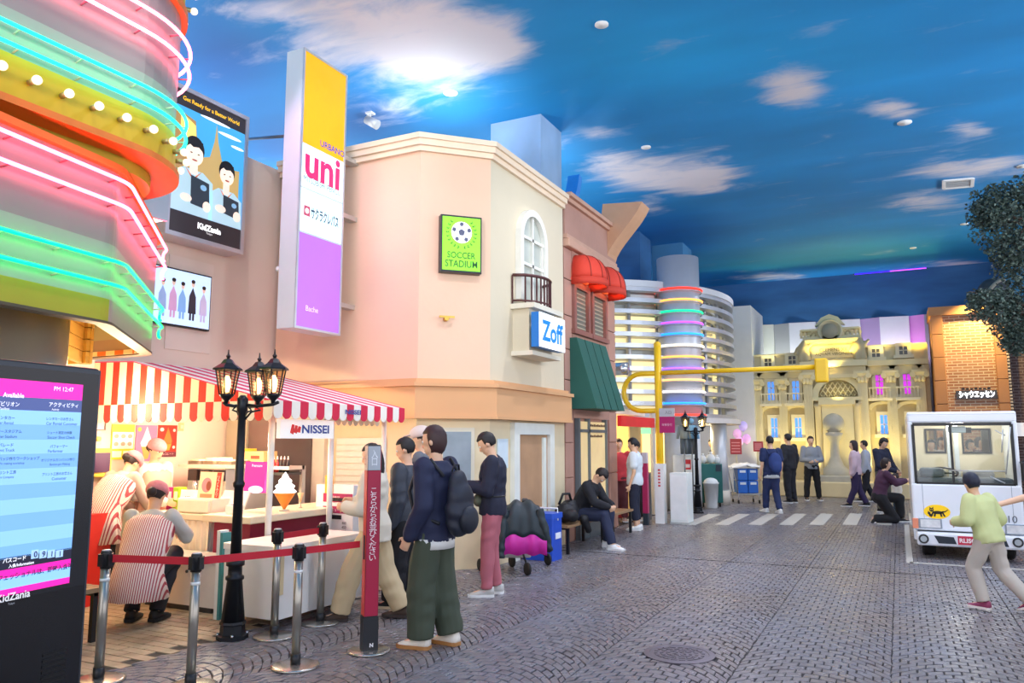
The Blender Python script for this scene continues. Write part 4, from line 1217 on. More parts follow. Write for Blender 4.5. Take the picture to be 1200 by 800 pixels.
# ================================================================== NEON BUILDING
def rounded(pts, rad, step=9):
    out = [Vector((*pts[0], 0))]
    for i in range(1, len(pts) - 1):
        a, b_, c_ = Vector((*pts[i - 1], 0)), Vector((*pts[i], 0)), Vector((*pts[i + 1], 0))
        d1 = (a - b_).normalized(); d2 = (c_ - b_).normalized()
        ang = d1.angle(d2); L = min(rad[i - 1] / math.tan(ang / 2), (a - b_).length * .49 if i > 1 else 99, (c_ - b_).length * .95)
        r = L * math.tan(ang / 2)
        p1, p2 = b_ + d1 * L, b_ + d2 * L
        cen = b_ + (d1 + d2).normalized() * (r / math.sin(ang / 2))
        n = max(2, int((PI - ang) / math.radians(step)))
        v1 = p1 - cen; sgn = 1 if v1.cross(p2 - cen).z > 0 else -1
        for k in range(n + 1):
            out.append(cen + Matrix.Rotation(sgn * (PI - ang) * k / n, 3, 'Z') @ v1)
    out.append(Vector((*pts[-1], 0)))
    return out
def offs(P, d):
    R = []
    for i in range(len(P)):
        a = P[max(i - 1, 0)]; b_ = P[min(i + 1, len(P) - 1)]
        t = (b_ - a).normalized(); R.append(P[i] + Vector((t.y, -t.x, 0)) * d)
    return R
def shell(P, z0, z1, o0, o1, name, mat_, parent, bottom=False):
    A = offs(P, o1); B = offs(P, o0)
    R = [[(a.x, a.y, z0), (a.x, a.y, z1), (b_.x, b_.y, z1), (b_.x, b_.y, z0)] for a, b_ in zip(A, B)]
    return fixn(MB().loft(R, smooth=False).build(name, mat_, parent))
nb = thing('neon_building', 'rounded silver theatre building with pink and green neon tubes at the left', 'building', (-6, 3.2, 0))
BRSH = M('a39892', .36, .35, var=.06, scale=2); GOLD = M('d8b020', .5, .1, var=.12, scale=2); ORG = M('e87a28', .5, var=.05); OLV = M('b8aa2c', .45, .1, var=.08)
L1 = rounded([(-4.9, .6), (-4.9, 4.36), (-7.7, 4.36)], [.8], 6)
L2 = rounded([(-4.47, .6), (-5.02, 3.58), (-6.5, 5.12), (-7.7, 5.12)], [.3, .35], 7)
PNK_GLOW = M('c0a0a4', .4, .25, var=.05); GRN_GLOW = M('aab4a2', .4, .25, var=.05)  # silver panels with the neon glow put into their colour
shell(L1, 4.02, 4.32, -.10, .0, 'panel_ring', GRN_GLOW, nb); shell(L1, 4.32, 5.05, -.10, .0, 'panel_ring', BRSH, nb)
shell(L1, 3.74, 4.02, -.12, .015, 'bulb_band', GOLD, nb)
shell(L1, 5.05, 5.12, -.1, .05, 'orange_lip', ORG, nb); shell(L1, 5.12, 5.42, -.1, .02, 'bulb_band', GOLD, nb); shell(L1, 5.42, 6.3, -.1, .0, 'panel_ring', BRSH, nb)
shell(L1, 3.69, 3.74, -.3, .05, 'orange_lip', ORG, nb)
shell(L1, 3.60, 3.70, -.34, -.16, 'soffit_ring', OLV, nb)
# tier two
shell(L2[:4], 2.44, 2.60, -.06, .004, 'lower_band', OLV, nb); shell(L2[3:], 2.44, 2.60, -.06, .0, 'lower_band', BRSH, nb); shell(L2, 2.60, 3.0, -.06, -.0, 'panel_ring', GRN_GLOW, nb); shell(L2, 3.0, 3.54, -.06, -.0, 'panel_ring', BRSH, nb)
shell(L2, 3.54, 3.59, -.45, .045, 'orange_lip', ORG, nb); shell(L2, 2.42, 2.44, -.1, .012, 'dark_trim', M('5a4a3a', .5), nb)
def cap(P, z, name, mat_):
    pts = [(p.x, p.y, z) for p in P] + [(-7.7, P[0].y, z)]
    return fixn(MB().prism(pts, (0, 0, .03)).build(name, mat_, nb))
cap(offs(L2, -.08), 3.50, 'tier_deck', M('b8b6b8', .5)); cap(offs(L1, -.06), 3.72, 'tier_soffit', OLV); cap(offs(L1, -.08), 6.2, 'tier_deck', BRSH)
cap(offs(L2, -.07), 2.98, 'lower_soffit', M('e6b84a', .5))
# inner core so the tiers stand on something
Lc = rounded([(-5.6, .6), (-5.75, 3.3), (-6.7, 4.3), (-7.7, 4.3)], [.3, .3])
shell(Lc, 0, 3.0, -.1, 0, 'core_wall', M('d9c48c', .6), nb)
# plank soffit wall under tier two
Lp = offs(L2, -.55)
for k in range(6): shell(Lp, 2.30 + k * .112, 2.30 + k * .112 + .104, -.04, 0, 'plank', M('ecbb58', .5, var=.12, scale=3, stretch=(1, 1, 8)), nb)
mb = MB(); A = offs(L2, -.10)
tot = 0
for i in range(len(A) - 1):
    a, b_ = A[i], A[i + 1]; n = max(1, int((b_ - a).length / .13)); d = (b_ - a) / n
    for k in range(n):
        tot += 1
        nrm = Vector((d.y, -d.x, 0)).normalized()
        mb.obox(a + d * (k + .5) + Vector((0, 0, 2.455)), d * .5, nrm * .012, (0, 0, .022), tot % 2)
o = mb.build('checker_trim', [M('d8722c', .5), M('efe0bc', .5)], nb); o['kind'] = 'stuff'
MB().cyl((-5.73, 3.28, 0), (-5.73, 3.28, 2.98), .40, None, 32).build('round_column', M('b9b4a4', .3, .6, var=.05), nb)
# neon tubes
PNK = M('ff5078', .4, em=10.0, var=.0); PWH = M('ff6888', .4, em=8.5, var=.0); GRN_N = M('00c850', .4, em=7.0, var=.0); CYN = M('10d098', .4, em=4.5, var=.0)
def neon_line(P, z, off, mat_, r=.0135, hook=-1, trim=0):
    Q = offs(P, off)[:len(P) - trim]
    pts = [(q.x, q.y, z) for q in Q]
    e = Q[-1]; d = (Q[-1] - Q[-2]).normalized()
    for k in range(1, 7):
        a = PI * k / 6
        pts.append((e.x + d.x * .07 * math.sin(a), e.y + d.y * .07 * math.sin(a), z + hook * .07 * (1 - math.cos(a)) / 2 * 1.3))
    MB().tube(pts, r, 8).build('neon_tube', mat_, nb)
    mb = MB(); acc = 0
    for i in range(len(Q) - 1):
        a, b_ = Q[i], Q[i + 1]; L = (b_ - a).length
        while acc < L:
            p = a + (b_ - a) * (acc / max(L, 1e-6)); t = (b_ - a).normalized(); n_ = Vector((t.y, -t.x, 0))
            mb.cyl((p.x, p.y, z), (p.x - n_.x * off * .98, p.y - n_.y * off * .98, z - .015), .007, None, 5); acc += .42
        acc -= L
    o = mb.build('tube_stand_off', M('c85a70' if mat_ in (PNK, PWH) else 'd8e2c8', .4), nb); o['kind'] = 'stuff'
def cut(P, n): return P[:n]
n1 = len(L1) - 1
for z, m_ in ((4.18, CYN), (4.05, CYN), (4.60, PWH), (4.78, PWH)): neon_line(L1[:n1], z, .085, m_)
# straight far run of tier two ends at its second corner
n2 = len(L2) - 4
for z, m_ in ((2.86, GRN_N), (2.69, GRN_N), (3.28, PNK), (3.46, PNK)): neon_line(L2[:n2], z, .085, m_)
# bulbs
BULB = M('fff0d0', .12, em=.9); SOCK = M('b8a878', .35, .6)
def bulbs(P, z, start, n, sp, off):
    Q = offs(P, off); acc = 0; cnt = 0; s = start
    for i in range(len(Q) - 1):
        a, b_ = Q[i], Q[i + 1]; L = (b_ - a).length
        while s <= acc + L and cnt < n:
            t = (b_ - a).normalized(); n_ = Vector((t.y, -t.x, 0)); p = a + t * (s - acc); p.z = z
            sk = MB().cyl(p, p + n_ * .055, .018, .022, 10).build('bulb_socket', SOCK, nb)
            MB().sph(p + n_ * .085, .031, 12, 8).build('bulb', BULB, sk)
            s += sp; cnt += 1
        acc += L
bulbs(L1, 3.88, 1.35, 19, .215, .015)
bulbs(L1, 5.27, 2.2, 12, .23, .02)
# glowing white fin beside the billboard
a, b_ = onY(174, 150, 4.6), onY(187, 150, 4.6)
MB().box(a.x, b_.x, 4.40, 4.7, 3.59, 5.1).build('light_fin', M('fff4ee', .5, em=1.6), nb)
MB().box(b_.x, b_.x + .03, 4.38, 4.72, 3.59, 5.1).build('fin_edge', SILV, nb)
a, b_ = onY(150, 240, 5.0), onY(172, 240, 5.0)

# ================================================================== INFORMATION KIOSK at the left edge
kr = onD(106, 600, 3.6); kd = Vector((-.151, .9885, 0)); kn = Vector((kd.y, -kd.x, 0))
KT = onD(113, 432, 3.6).z
KW = 1.45
ko = Vector((kr.x, kr.y, 0)) - kd * KW
kio = thing('information_kiosk', 'black upright digital information kiosk with pink and blue timetable screen at the left edge', 'kiosk', ko + kd * KW / 2)
KB = M('24272d', .3, .2)
cc = ko + kd * KW / 2 - kn * .07 + Vector((0, 0, KT / 2))
MB().obox(cc, kd * KW / 2, kn * .07, (0, 0, KT / 2)).build('body', KB, kio, .012)
KP = Panel(ko, kd, (0, 0, 1), KW, KT)
# grey frame strip and bezel
us, vs_ = KP.hit(95, 452)
mb = MB(); KP.rect(mb, 0, 1, .02, .995, 0, .006); mb.build('bezel', M('3c434b', .3, .3), kio)
mb = MB(); KP.rect(mb, .0, .992, KP.hit(80, 690)[1], .985, .006, .009); mb.build('screen_surround', M('191c22', .25), kio)
mb = MB(); KP.rect(mb, .0, .99, .03, KP.hit(78, 688)[1], .006, .012); mb.build('lower_panel', M('0d0f14', .22), kio)
def kscr(py0, py1, hx, em, u0=0.0, u1=None, d=.012, name='screen_row', x=90):
    v1, v0 = KP.hit(x, py0)[1], KP.hit(x, py1)[1]
    mb = MB(); KP.rect(mb, u0, us if u1 is None else u1, v0, v1, .009, d)
    return mb.build(name, M(hx, .3, em=em, var=.03), kio)
kscr(450.5, 469, 'f020a8', .75); kscr(469, 483, '4a5a92', .55)
rows = [483, 498.5, 515, 530.5, 546.5, 563, 579, 595, 612, 628, 642]
for k in range(len(rows) - 1): kscr(rows[k], rows[k + 1], '8ec4fa' if k % 2 == 0 else '78aee8', .62, x=88)
kscr(642, 655, '22243a', .4, x=76); kscr(655, 664, 'f020a8', .7, x=76); kscr(664, 676, '8ec4fa', .62, x=76); kscr(676, 683, 'f020a8', .7, x=76)
TW = M('f4f6ff', .4, em=.7); TD = M('2c4a7c', .4, em=.1)
def ktext(s_, px, py, h_px, mat_, wpx=None, **kw):
    u, v = KP.hit(px, py); h = (KP.hit(px, py - h_px / 2)[1] - KP.hit(px, py + h_px / 2)[1]) * KT
    KP.text(s_, u, v, mat_, kio, d=.0145, height=h, **kw)
ktext('Available', 13, 463, 5.5, TW, bold=.02); ktext('PM 12:47', 72, 456, 5, TW); ktext('パビリオン', 6, 473, 5.5, TW, bold=.01); ktext('アクティビティ', 72, 474.5, 5.5, TW, bold=.01); ktext('Pavilion', 2, 478.5, 3, TW); ktext('Activity', 62, 480, 3, TW)
act = [('レンタカーのお客さん', 'Car Rental Customer', 'レンタカー', 'Car Rental'), ('シュート測定の体験', 'Soccer Shot Check', 'サッカースタジアム', 'Soccer Stadium'), ('パフォーマー', 'Performer', 'パレード', 'Event Truck'), ('オリジナルカンバッジ作り', 'Button-pin Making', '缶バッジ作りワークショップ', 'Pin making workshop'), ('プリント工房のお客さん', 'Customer', 'プリント工房', 'Print Company')]
for k, (a_, b2_, c2_, d2_) in enumerate(act):
    y_ = (rows[k] + rows[k + 1]) / 2 + .5
    xr = 67 - k * .9
    ktext(a_, xr + 1, y_ - .5, 3.6, TD, bold=.006); ktext(b2_, xr + (3 if k != 2 else -3), y_ + 5, 3.4, TD)
    ktext(c2_, 4 + (14 if k == 3 else 0), y_ - 2, 4.2, TD, bold=.01); ktext(d2_, 3 + (8 if k == 3 else 0), y_ + 4, 3.4, TD)
for k, ch in enumerate('0911'):
    u, v = KP.hit(38 + k * 9.6, 649 - k * .25); u2, v2 = KP.hit(38 + k * 9.6 + 4.3, 649 - 5.5)
    mb = MB(); KP.rect(mb, u - (u2 - u), u2, v - (v2 - v), v2, .012, .015); mb.build('digit_tile', M('a8cdf4', .3, em=.6), kio)
    KP.text(ch, u, v, M('27406e', .4), kio, d=.018, height=(v2 - v) * 1.5 * KT, bold=.02)
ktext('パスコード', 14, 655, 5.5, TW, bold=.02); ktext('入会/Information', 22, 660.5, 4.6, TW, bold=.02)
ktext('プロフェッショナルは、即時入会可', 34, 670.5, 7, M('1d3760', .4), bold=.02)
ktext('KidZania', 13, 698, 9, M('f2f2f2', .4, em=.3), bold=.02); ktext('Tokyo', 10, 707, 3, M('d8d8d8', .4))
for k in range(6):
    mb = MB(); u, v = KP.hit(58, 765); KP.rect(mb, u - .03, u + .05, v - .012 * k - .003, v - .012 * k + .003, .012, .015); mb.build('vent_slot', M('05060a', .6), kio)

# ================================================================== BILLBOARD and TELEVISION on the left wall
BXP = -7.5
P = Xpanel(BXP, 196.5, 288.5, 110, 283, 240)
zt = (onX(200, 97, BXP).z + onX(292, 135, BXP).z) / 2; zb = (onX(193, 275, BXP).z + onX(285, 297, BXP).z) / 2
P = Panel((BXP, P.o.y, zb), (0, 1, 0), (0, 0, 1), P.W, zt - zb)
bbd = thing('billboard', 'large framed lightbox poster of two smiling children on the left wall', 'billboard', (-7.65, P.o.y + P.W / 2, zb))
MB().box(-7.8, BXP - .005, P.o.y, P.o.y + P.W, zb, zt).build('cabinet', M('c9c4c8', .4, .3), bbd, .01)
mb = MB(); t_ = .028
P.rect(mb, 0, 1, 0, t_, -.005, .02); P.rect(mb, 0, 1, 1 - t_, 1, -.005, .02); P.rect(mb, 0, t_ * 1.5, t_, 1 - t_, -.005, .02); P.rect(mb, 1 - t_ * 1.5, 1, t_, 1 - t_, -.005, .02)
mb.build('frame', M('cfcdd4', .3, .5), bbd)
def flat(P, name, shapes, parent, hx, em=.0, d0=.0, d1=.003, rough=.4):
    if len(shapes) > 1:
        for s_ in shapes: flat(P, name, [s_], parent, hx, em, d0, d1, rough)
        return None
    mb = MB()
    for s_ in shapes:
        if s_[0] == 'r': P.rect(mb, s_[1], s_[2], s_[3], s_[4], d0, d1)
        elif s_[0] == 'e': P.ell(mb, s_[1], s_[2], s_[3], s_[4], d0, d1)
        else: P.shape(mb, s_[1], d0, d1)
    return fixn(mb.build(name, M(hx, rough, em=em, var=.06, scale=4), parent))
E = .45
flat(P, 'poster_sky', [('r', .04, .96, .17, .87)], bbd, '48aee8', E)
flat(P, 'poster_band', [('r', .04, .96, .03, .17), ('r', .04, .96, .865, .972)], bbd, '3a3236', .12, .0, .004)
flat(P, 'poster_wall', [('p', [(.04, .3), (.04, .84), (.3, .80), (.34, .62), (.34, .3)])], bbd, 'b08850', E, .003, .005)
flat(P, 'poster_wall', [('p', [(.12, .7), (.12, .82), (.3, .77), (.33, .6), (.28, .6)])], bbd, 'ffe070', .7, .005, .007)
flat(P, 'poster_tower', [('p', [(.34, .3), (.34, .56), (.5, .6), (.55, .72), (.57, .84), (.60, .72), (.68, .56), (.9, .58), (.9, .3)])], bbd, 'c8a868', E, .003, .006)
flat(P, 'poster_cloud', [('e', .75, .80, .16, .012), ('e', .55, .86, .2, .01), ('e', .86, .74, .09, .01)], bbd, 'f2f6fa', .6, .003, .005)
SKN = 'f8e2d0'; TEAL = 'b4d4de'
for (cx, sc, hx, shirt) in ((.30, 1.0, '2c2422', TEAL), (.73, .86, '241d1e', 'b4d4e0')):
    y_ = .56 if sc == 1 else .50
    flat(P, 'poster_shirt', [('p', [(cx - .25 * sc, .17), (cx - .25 * sc, .42 * sc + .0), (cx - .12 * sc, y_ - .09), (cx + .12 * sc, y_ - .09), (min(.955, cx + .25 * sc), .42 * sc), (min(.955, cx + .26 * sc), .17)])], bbd, shirt, E, .006, .008)
    flat(P, 'poster_neck', [('r', cx - .05 * sc, cx + .05 * sc, y_ - .12, y_)], bbd, SKN, .5, .008, .009)
    flat(P, 'poster_hair', [('e', cx, y_ + .05 * sc, .125 * sc, .088 * sc)], bbd, hx, .02, .008, .010)
    flat(P, 'poster_face', [('e', cx, y_ + .015 * sc, .11 * sc, .075 * sc)], bbd, SKN, .55, .010, .012)
    flat(P, 'poster_fringe', [('p', [(cx - .11 * sc, y_ + .045 * sc), (cx - .1 * sc, y_ + .11 * sc), (cx + .1 * sc, y_ + .11 * sc), (cx + .11 * sc, y_ + .045 * sc), (cx + .05 * sc, y_ + .07 * sc), (cx - .02 * sc, y_ + .06 * sc), (cx - .06 * sc, y_ + .072 * sc)])], bbd, hx, .02, .012, .013)
    flat(P, 'poster_eye', [('e', cx - .04 * sc, y_ + .02 * sc, .014 * sc, .004), ('e', cx + .05 * sc, y_ + .02 * sc, .014 * sc, .004)], bbd, '2a1c18', 0, .012, .014)
    flat(P, 'poster_mouth', [('e', cx + .005, y_ - .025 * sc, .035 * sc, .006)], bbd, 'c86a60', .2, .012, .014)
    flat(P, 'poster_book', [('p', [(cx + .08 * sc - .1, .24 + .06 * (1 - sc)), (cx + .05 * sc - .08, .40 * sc + .03), (cx + .2 * sc, .38 * sc + .03), (cx + .22 * sc, .23)])], bbd, '3a4652', .1, .013, .015)
    flat(P, 'poster_badge', [('e', cx + .13 * sc, .35 * sc + .02, .04 * sc, .02 * sc)], bbd, '88b8d8', .4, .015, .016)
    flat(P, 'poster_hand', [('e', cx - .08 * sc, .27, .07, .026), ('e', min(.9, cx + .18 * sc), .25, .05, .035)], bbd, SKN, .5, .015, .017)
    flat(P, 'poster_lanyard', [('p', [(cx - .1 * sc, y_ - .09), (cx - .08 * sc, y_ - .1), (cx, y_ - .145), (cx + .08 * sc, y_ - .1), (cx + .1 * sc, y_ - .09), (cx, y_ - .165)])], bbd, 'e07030', .3, .009, .011)
P.text('Get Ready for a Better World', .5, .918, M('ffc21a', .4, em=.7), bbd, width=P.W * .74, bold=.02)
P.text('KidZania', .54, .112, M('ffffff', .4, em=1.0), bbd, width=P.W * .3, bold=.04); P.text('Tokyo', .54, .075, M('e8e8e8', .4, em=.6), bbd, width=P.W * .08)
# strut that braces the tall sign to the wall
TVX = -7.72
a = onX(180, 345, TVX); b_ = onX(247, 350, TVX); zt = onX(247, 324, TVX).z; zb = onX(244, 388, TVX).z
P = Panel((TVX, a.y, zb), (0, 1, 0), (0, 0, 1), b_.y - a.y, zt - zb)
tv = thing('television', 'flat wall television showing five standing performers on pale blue', 'television', (TVX, a.y + P.W / 2, zb))
MB().box(-7.782, TVX, a.y, b_.y, zb, zt).build('casing', BLACK, tv)
flat(P, 'screen', [('r', .012, .985, .03, .975)], tv, 'b8d0f0', .75)
for k, (u, hx, h_) in enumerate(((.14, '9ab4e0', .62), (.32, 'd8a8d0', .66), (.48, '8ab8ec', .62), (.66, '3a3440', .7), (.86, 'd0c4e4', .62))):
    flat(P, 'performer_figure', [('p', [(u - .07, .16 + .1), (u - .06, .18 + h_ * .55), (u, .2 + h_ * .75), (u + .06, .18 + h_ * .55), (u + .07, .26)]), ('r', u - .045, u - .01, .14, .3), ('r', u + .01, u + .045, .14, .3)], tv, hx, .25, .003, .005)
    flat(P, 'performer_head', [('e', u, .2 + h_ * .84, .03, .06)], tv, 'e8c8b4', .3, .005, .006); flat(P, 'performer_hair', [('e', u, .2 + h_ * .90, .035, .035)], tv, '3a2a26', .02, .006, .007)
pa = onX(186, 440, -7.79)
MB().box(-7.8, -7.785, onX(193, 400, -7.79).y, onX(246, 400, -7.79).y, onX(240, 414, -7.79).z, onX(248, 310, -7.79).z).build('access_panel', M('e6d6c8', .8, var=.03), wl)

# ================================================================== TALL SIGN
SX = -6.3
a = onX(344, 383, SX); b_ = onX(398, 394, SX)
zb = (a.z + b_.z) / 2; zt = (onX(355, 57, SX).z + onX(406, 86, SX).z) / 2
P = Panel((SX, a.y, zb), (0, 1, 0), (0, 0, 1), b_.y - a.y, zt - zb)
ts = thing('tall_sign', 'tall white lightbox sign with yellow, white and lilac panels beside the peach building', 'sign', (SX - .13, a.y + P.W / 2, zb))
MB().box(SX - .27, SX - .004, a.y, b_.y, zb, zt).build('cabinet', M('d3dfe4', .45, var=.03), ts, .008)
mb = MB(); P.rect(mb, 0, .035, 0, 1, -.004, .012); P.rect(mb, .965, 1, 0, 1, -.004, .012); P.rect(mb, .035, .965, 0, .008, -.004, .012); P.rect(mb, .035, .965, .992, 1, -.004, .012)
mb.build('frame', M('c4ced6', .35, .5), ts)
for z_ in (zb + .4, zb + 1.6, 5.3): MB().box(SX - .2, SX - .08, b_.y, 8.09, z_, z_ + .06).build('bracket', SILV, ts)
v1 = P.hit(379, 178)[1]; v2 = P.hit(377, 228.5)[1]; v3 = P.hit(375, 278.5)[1]
flat(P, 'yellow_panel', [('r', .035, .965, v1, .992)], ts, 'f2a400', .5)
flat(P, 'white_panel', [('r', .035, .965, v2 + .003, v1 - .003)], ts, 'd8f4f8', .68); flat(P, 'white_panel', [('r', .035, .965, v3 + .003, v2 - .003)], ts, 'd4f4f8', .68)
flat(P, 'lilac_panel', [('r', .035, .965, .008, v3 - .003)], ts, 'a566e6', .5)
P.text('URBANO', .70, v1 + .028, M('1a48b8', .4, em=.2), ts, width=P.W * .56, bold=.02)
P.text('uni', .50, (v1 + v2) / 2 + .018, M('e0206a', .4, em=.4), ts, width=P.W * .78, bold=.03); P.text('MITSUBISHI PENCIL', .5, v2 + .035, M('3a5a70', .4), ts, width=P.W * .82, height=.075)
P.text('サクラクレパス', .58, (v2 + v3) / 2, M('244c6c', .4), ts, width=P.W * .62, height=.15, bold=.03)
flat(P, 'emblem', [('r', .12, .25, (v2 + v3) / 2 - .018, (v2 + v3) / 2 + .018)], ts, 'b84a68', .3, .003, .005); flat(P, 'emblem_hole', [('e', .185, (v2 + v3) / 2, .04, .010)], ts, 'e8f0f4', .4, .005, .006)
P.text('Bache', .36, .075, M('e4ccfa', .4, em=.6), ts, width=P.W * .26)
# plain colour accents of the two picture panels
st0 = onX(332, 152, SX)
rod = MB().cyl((SX - .27, a.y + .04, onX(330, 153, SX - .2).z), (-7.8, onX(296, 160, -7.7).y, onX(296, 160, -7.7).z - .02), .02, None, 8).build('brace_rod', M('6a7480', .4, .6), ts)
for z_ in (onX(322, 313, SX - .27).z,): MB().sph((SX - .3, a.y + .03, z_), .035, 10, 8).build('junction_knob', WPL, ts)

# ================================================================== GREEN SOCCER SIGN on the chamfer
def chp(px, py, out=.0):
    o0 = base + cn * out; d = ray(px, py); t = (o0 - O).dot(cn) / d.dot(cn); return O + d * t
s0 = chp(516, 318, .12); s1 = chp(564.5, 320.5, .12); zt = (chp(516, 251, .12).z + chp(564, 254, .12).z) / 2
w_ = (Vector((s1.x, s1.y, 0)) - Vector((s0.x, s0.y, 0))).length; zb = (s0.z + s1.z) / 2
P = Panel((s0.x, s0.y, zb), cd, (0, 0, 1), w_, zt - zb)
sg = thing('soccer_sign', 'lit green square sign with football and laurel on the peach wall', 'sign', P.p(.5, 0, -.1))
MB().obox(P.p(.5, .5, -.062), cd * (w_ / 2), cn * .058, (0, 0, (zt - zb) / 2)).build('cabinet', M('2a2e30', .4), sg, .006)
flat(P, 'green_face', [('r', .04, .96, .035, .965)], sg, '84e82c', .55)
DG = M('1c5c1c', .4); 
flat(P, 'football', [('e', .5, .70, .25, .19)], sg, 'f4f8fa', .45, .003, .006)
mb = MB()
def penta(cx, cy, r, rot=90): P.shape(mb, [(cx + r * math.cos(math.radians(rot + 72 * k)), cy + r * .76 * math.sin(math.radians(rot + 72 * k))) for k in range(5)], .006, .008)
penta(.5, .70, .085)
for k in range(5): 
    a_ = math.radians(90 + 72 * k + 0)
    penta(.5 + .19 * math.cos(a_), .70 + .145 * math.sin(a_), .055, 90 + 72 * k + 180)
fixn(mb.build('football_patches', M('5a5e78', .4), sg))
mb = MB()
for s_ in (-1, 1):
    for k in range(9):
        a_ = math.radians(-80 + 15 * k)
        cx, cy = .5 + s_ * .34 * math.cos(a_), .70 + .265 * math.sin(a_)
        for q in (-1, 1):
            t_ = a_ + PI / 2 + q * .7
            e_ = (cx + s_ * .055 * math.cos(t_), cy + .042 * math.sin(t_))
            n_ = (-(e_[1] - cy) * .22, (e_[0] - cx) * .22)
            m_ = ((cx + e_[0]) / 2, (cy + e_[1]) / 2)
            P.shape(mb, [(cx, cy), (m_[0] + n_[0], m_[1] + n_[1]), e_, (m_[0] - n_[0], m_[1] - n_[1])], .003, .006)
o = fixn(mb.build('laurel', DG, sg)); o['kind'] = 'stuff'
P.text('SOCCER', .5, .30, DG, sg, width=w_ * .68, height=(zt - zb) * .11, bold=.01); P.text('STADIUM', .5, .15, DG, sg, width=w_ * .78, height=(zt - zb) * .12, bold=.01)

# ================================================================== ZOFF SIGN by the balcony
ZX = XF + .46
a, b_ = onX(632, 390, ZX), onX(662, 392, ZX); zt = (onX(633, 367, ZX).z + onX(662, 373.5, ZX).z) / 2; zb = (onX(632, 407, ZX).z + onX(661, 411.5, ZX).z) / 2
P = Panel((ZX, a.y, zb), (0, 1, 0), (0, 0, 1), b_.y - a.y, zt - zb)
zf_ = thing('optician_sign', 'white and blue lettered box sign fixed under the balcony', 'sign', (ZX - .05, a.y + P.W / 2, zb))
MB().box(ZX - .12, ZX - .004, a.y, b_.y, zb, zt).build('cabinet', M('1d78c8', .4), zf_)
mb = MB(); P.rect(mb, 0, 1, 0, 1, -.004, .001); mb.build('face', M('f4fafc', .4, em=.5), zf_)
P.text('Zoff', .5, .5, M('1686d8', .4, em=.2), zf_, width=P.W * .82, height=P.H * .62, bold=.03)

# ================================================================== ICE CREAM STAND
EY0, EY1, EX, EZ = 5.42, 7.55, -5.2, 1.955
RXW, RY0, RZ = -7.79, 5.89, 2.50
icst = thing('ice_cream_stand', 'ice cream stand canopy with red and cream striped awning on white poles', 'stand', (-6.4, 6.5, 0))
RS, CS = 'e02a34', 'f3ead2'
SIDE_WARM_LIT = stripes('e83420', 'f6ebca', .217, 0, duty=.48); FRONT_WHITE_LIT = stripes('e4366a', 'fbf3ef', .24, 1, duty=.5)  # same cloth; warm and white light put into the two stripe colours
e = .012
fixn(MB().prism([(EX, EY0, EZ), (RXW, EY0, EZ), (RXW, EY0, 2.43), (-7.18, EY0, 2.41)], (0, e, 0)).build('canopy_end', SIDE_WARM_LIT, icst))
fixn(MB().prism([(EX, EY0, EZ), (EX, EY1, EZ), (-7.18, EY1, 2.41), (-7.18, EY0, 2.41)], (0, 0, e)).build('canopy_top', FRONT_WHITE_LIT, icst))
fixn(MB().prism([(-7.18, EY0, 2.41), (-7.18, EY1, 2.41), (RXW, EY1, 2.43), (RXW, EY0, 2.43)], (0, 0, e)).build('canopy_top', FRONT_WHITE_LIT, icst))
def valance(p0, p1, n, z, h, mats, flipc=0):
    p0, p1 = Vector(p0), Vector(p1); d = (p1 - p0) / n; nrm = Vector((d.y, -d.x, 0)).normalized() * .008
    mb = MB()
    for k in range(n):
        a, b_ = p0 + d * k, p0 + d * (k + 1); c = (a + b_) / 2
        pts = [Vector((a.x, a.y, z)), Vector((b_.x, b_.y, z))]
        for j in range(9):
            t = PI * j / 8
            q = c + d * (.5 * math.cos(t)); pts.append(Vector((q.x, q.y, z - h * (.66 + .34 * math.sin(t)))))
        mb.prism(pts, nrm, (k + flipc) % 2)
    return fixn(mb.build('valance', mats, icst))
valance((RXW, EY0 - .005, 0), (EX, EY0 - .005, 0), 24, EZ + .01, .19, [M('e8342a', .8), M('f4ead0', .8)])  # warm light on the cloth put into these colours
valance((EX + .005, EY0, 0), (EX + .005, EY1, 0), 18, EZ + .01, .17, [M('d8294a', .8), M('f5efe4', .8)], 1)  # same cloth as the end, whiter light put into its colours
valance((EX - .35, EY0 + .3, 0), (EX - .35, EY1, 0), 18, EZ - .03, .17, [M('f4ead0', .8), M('f4ead0', .8)], 1)
a = onX(411, 480, EX + .02)
text('NISSEI', (EX + .02, onX(412, 481, EX).y, EZ - .065), (0, 1, 0), (0, 0, 1), M('3a4a9a', .5), icst, width=.26, height=.05, bold=.03)
POLE = M('ece9e2', .4)
for px_, X_ in ((318, -5.42), (388, -5.42)):
    q = onX(px_, 520, X_); MB().cyl((X_, q.y, 0), (X_, q.y, EZ + .03), .03, None, 14).build('pole', POLE, icst)
MB().cyl((-5.42, EY1 - .08, 0), (-5.42, EY1 - .08, EZ + .03), .03, None, 14).build('pole', POLE, icst)
MB().box(-5.46, -5.38, EY0 + .1, EY1 - .04, EZ - .02, EZ + .02).build('front_rail', POLE, icst)
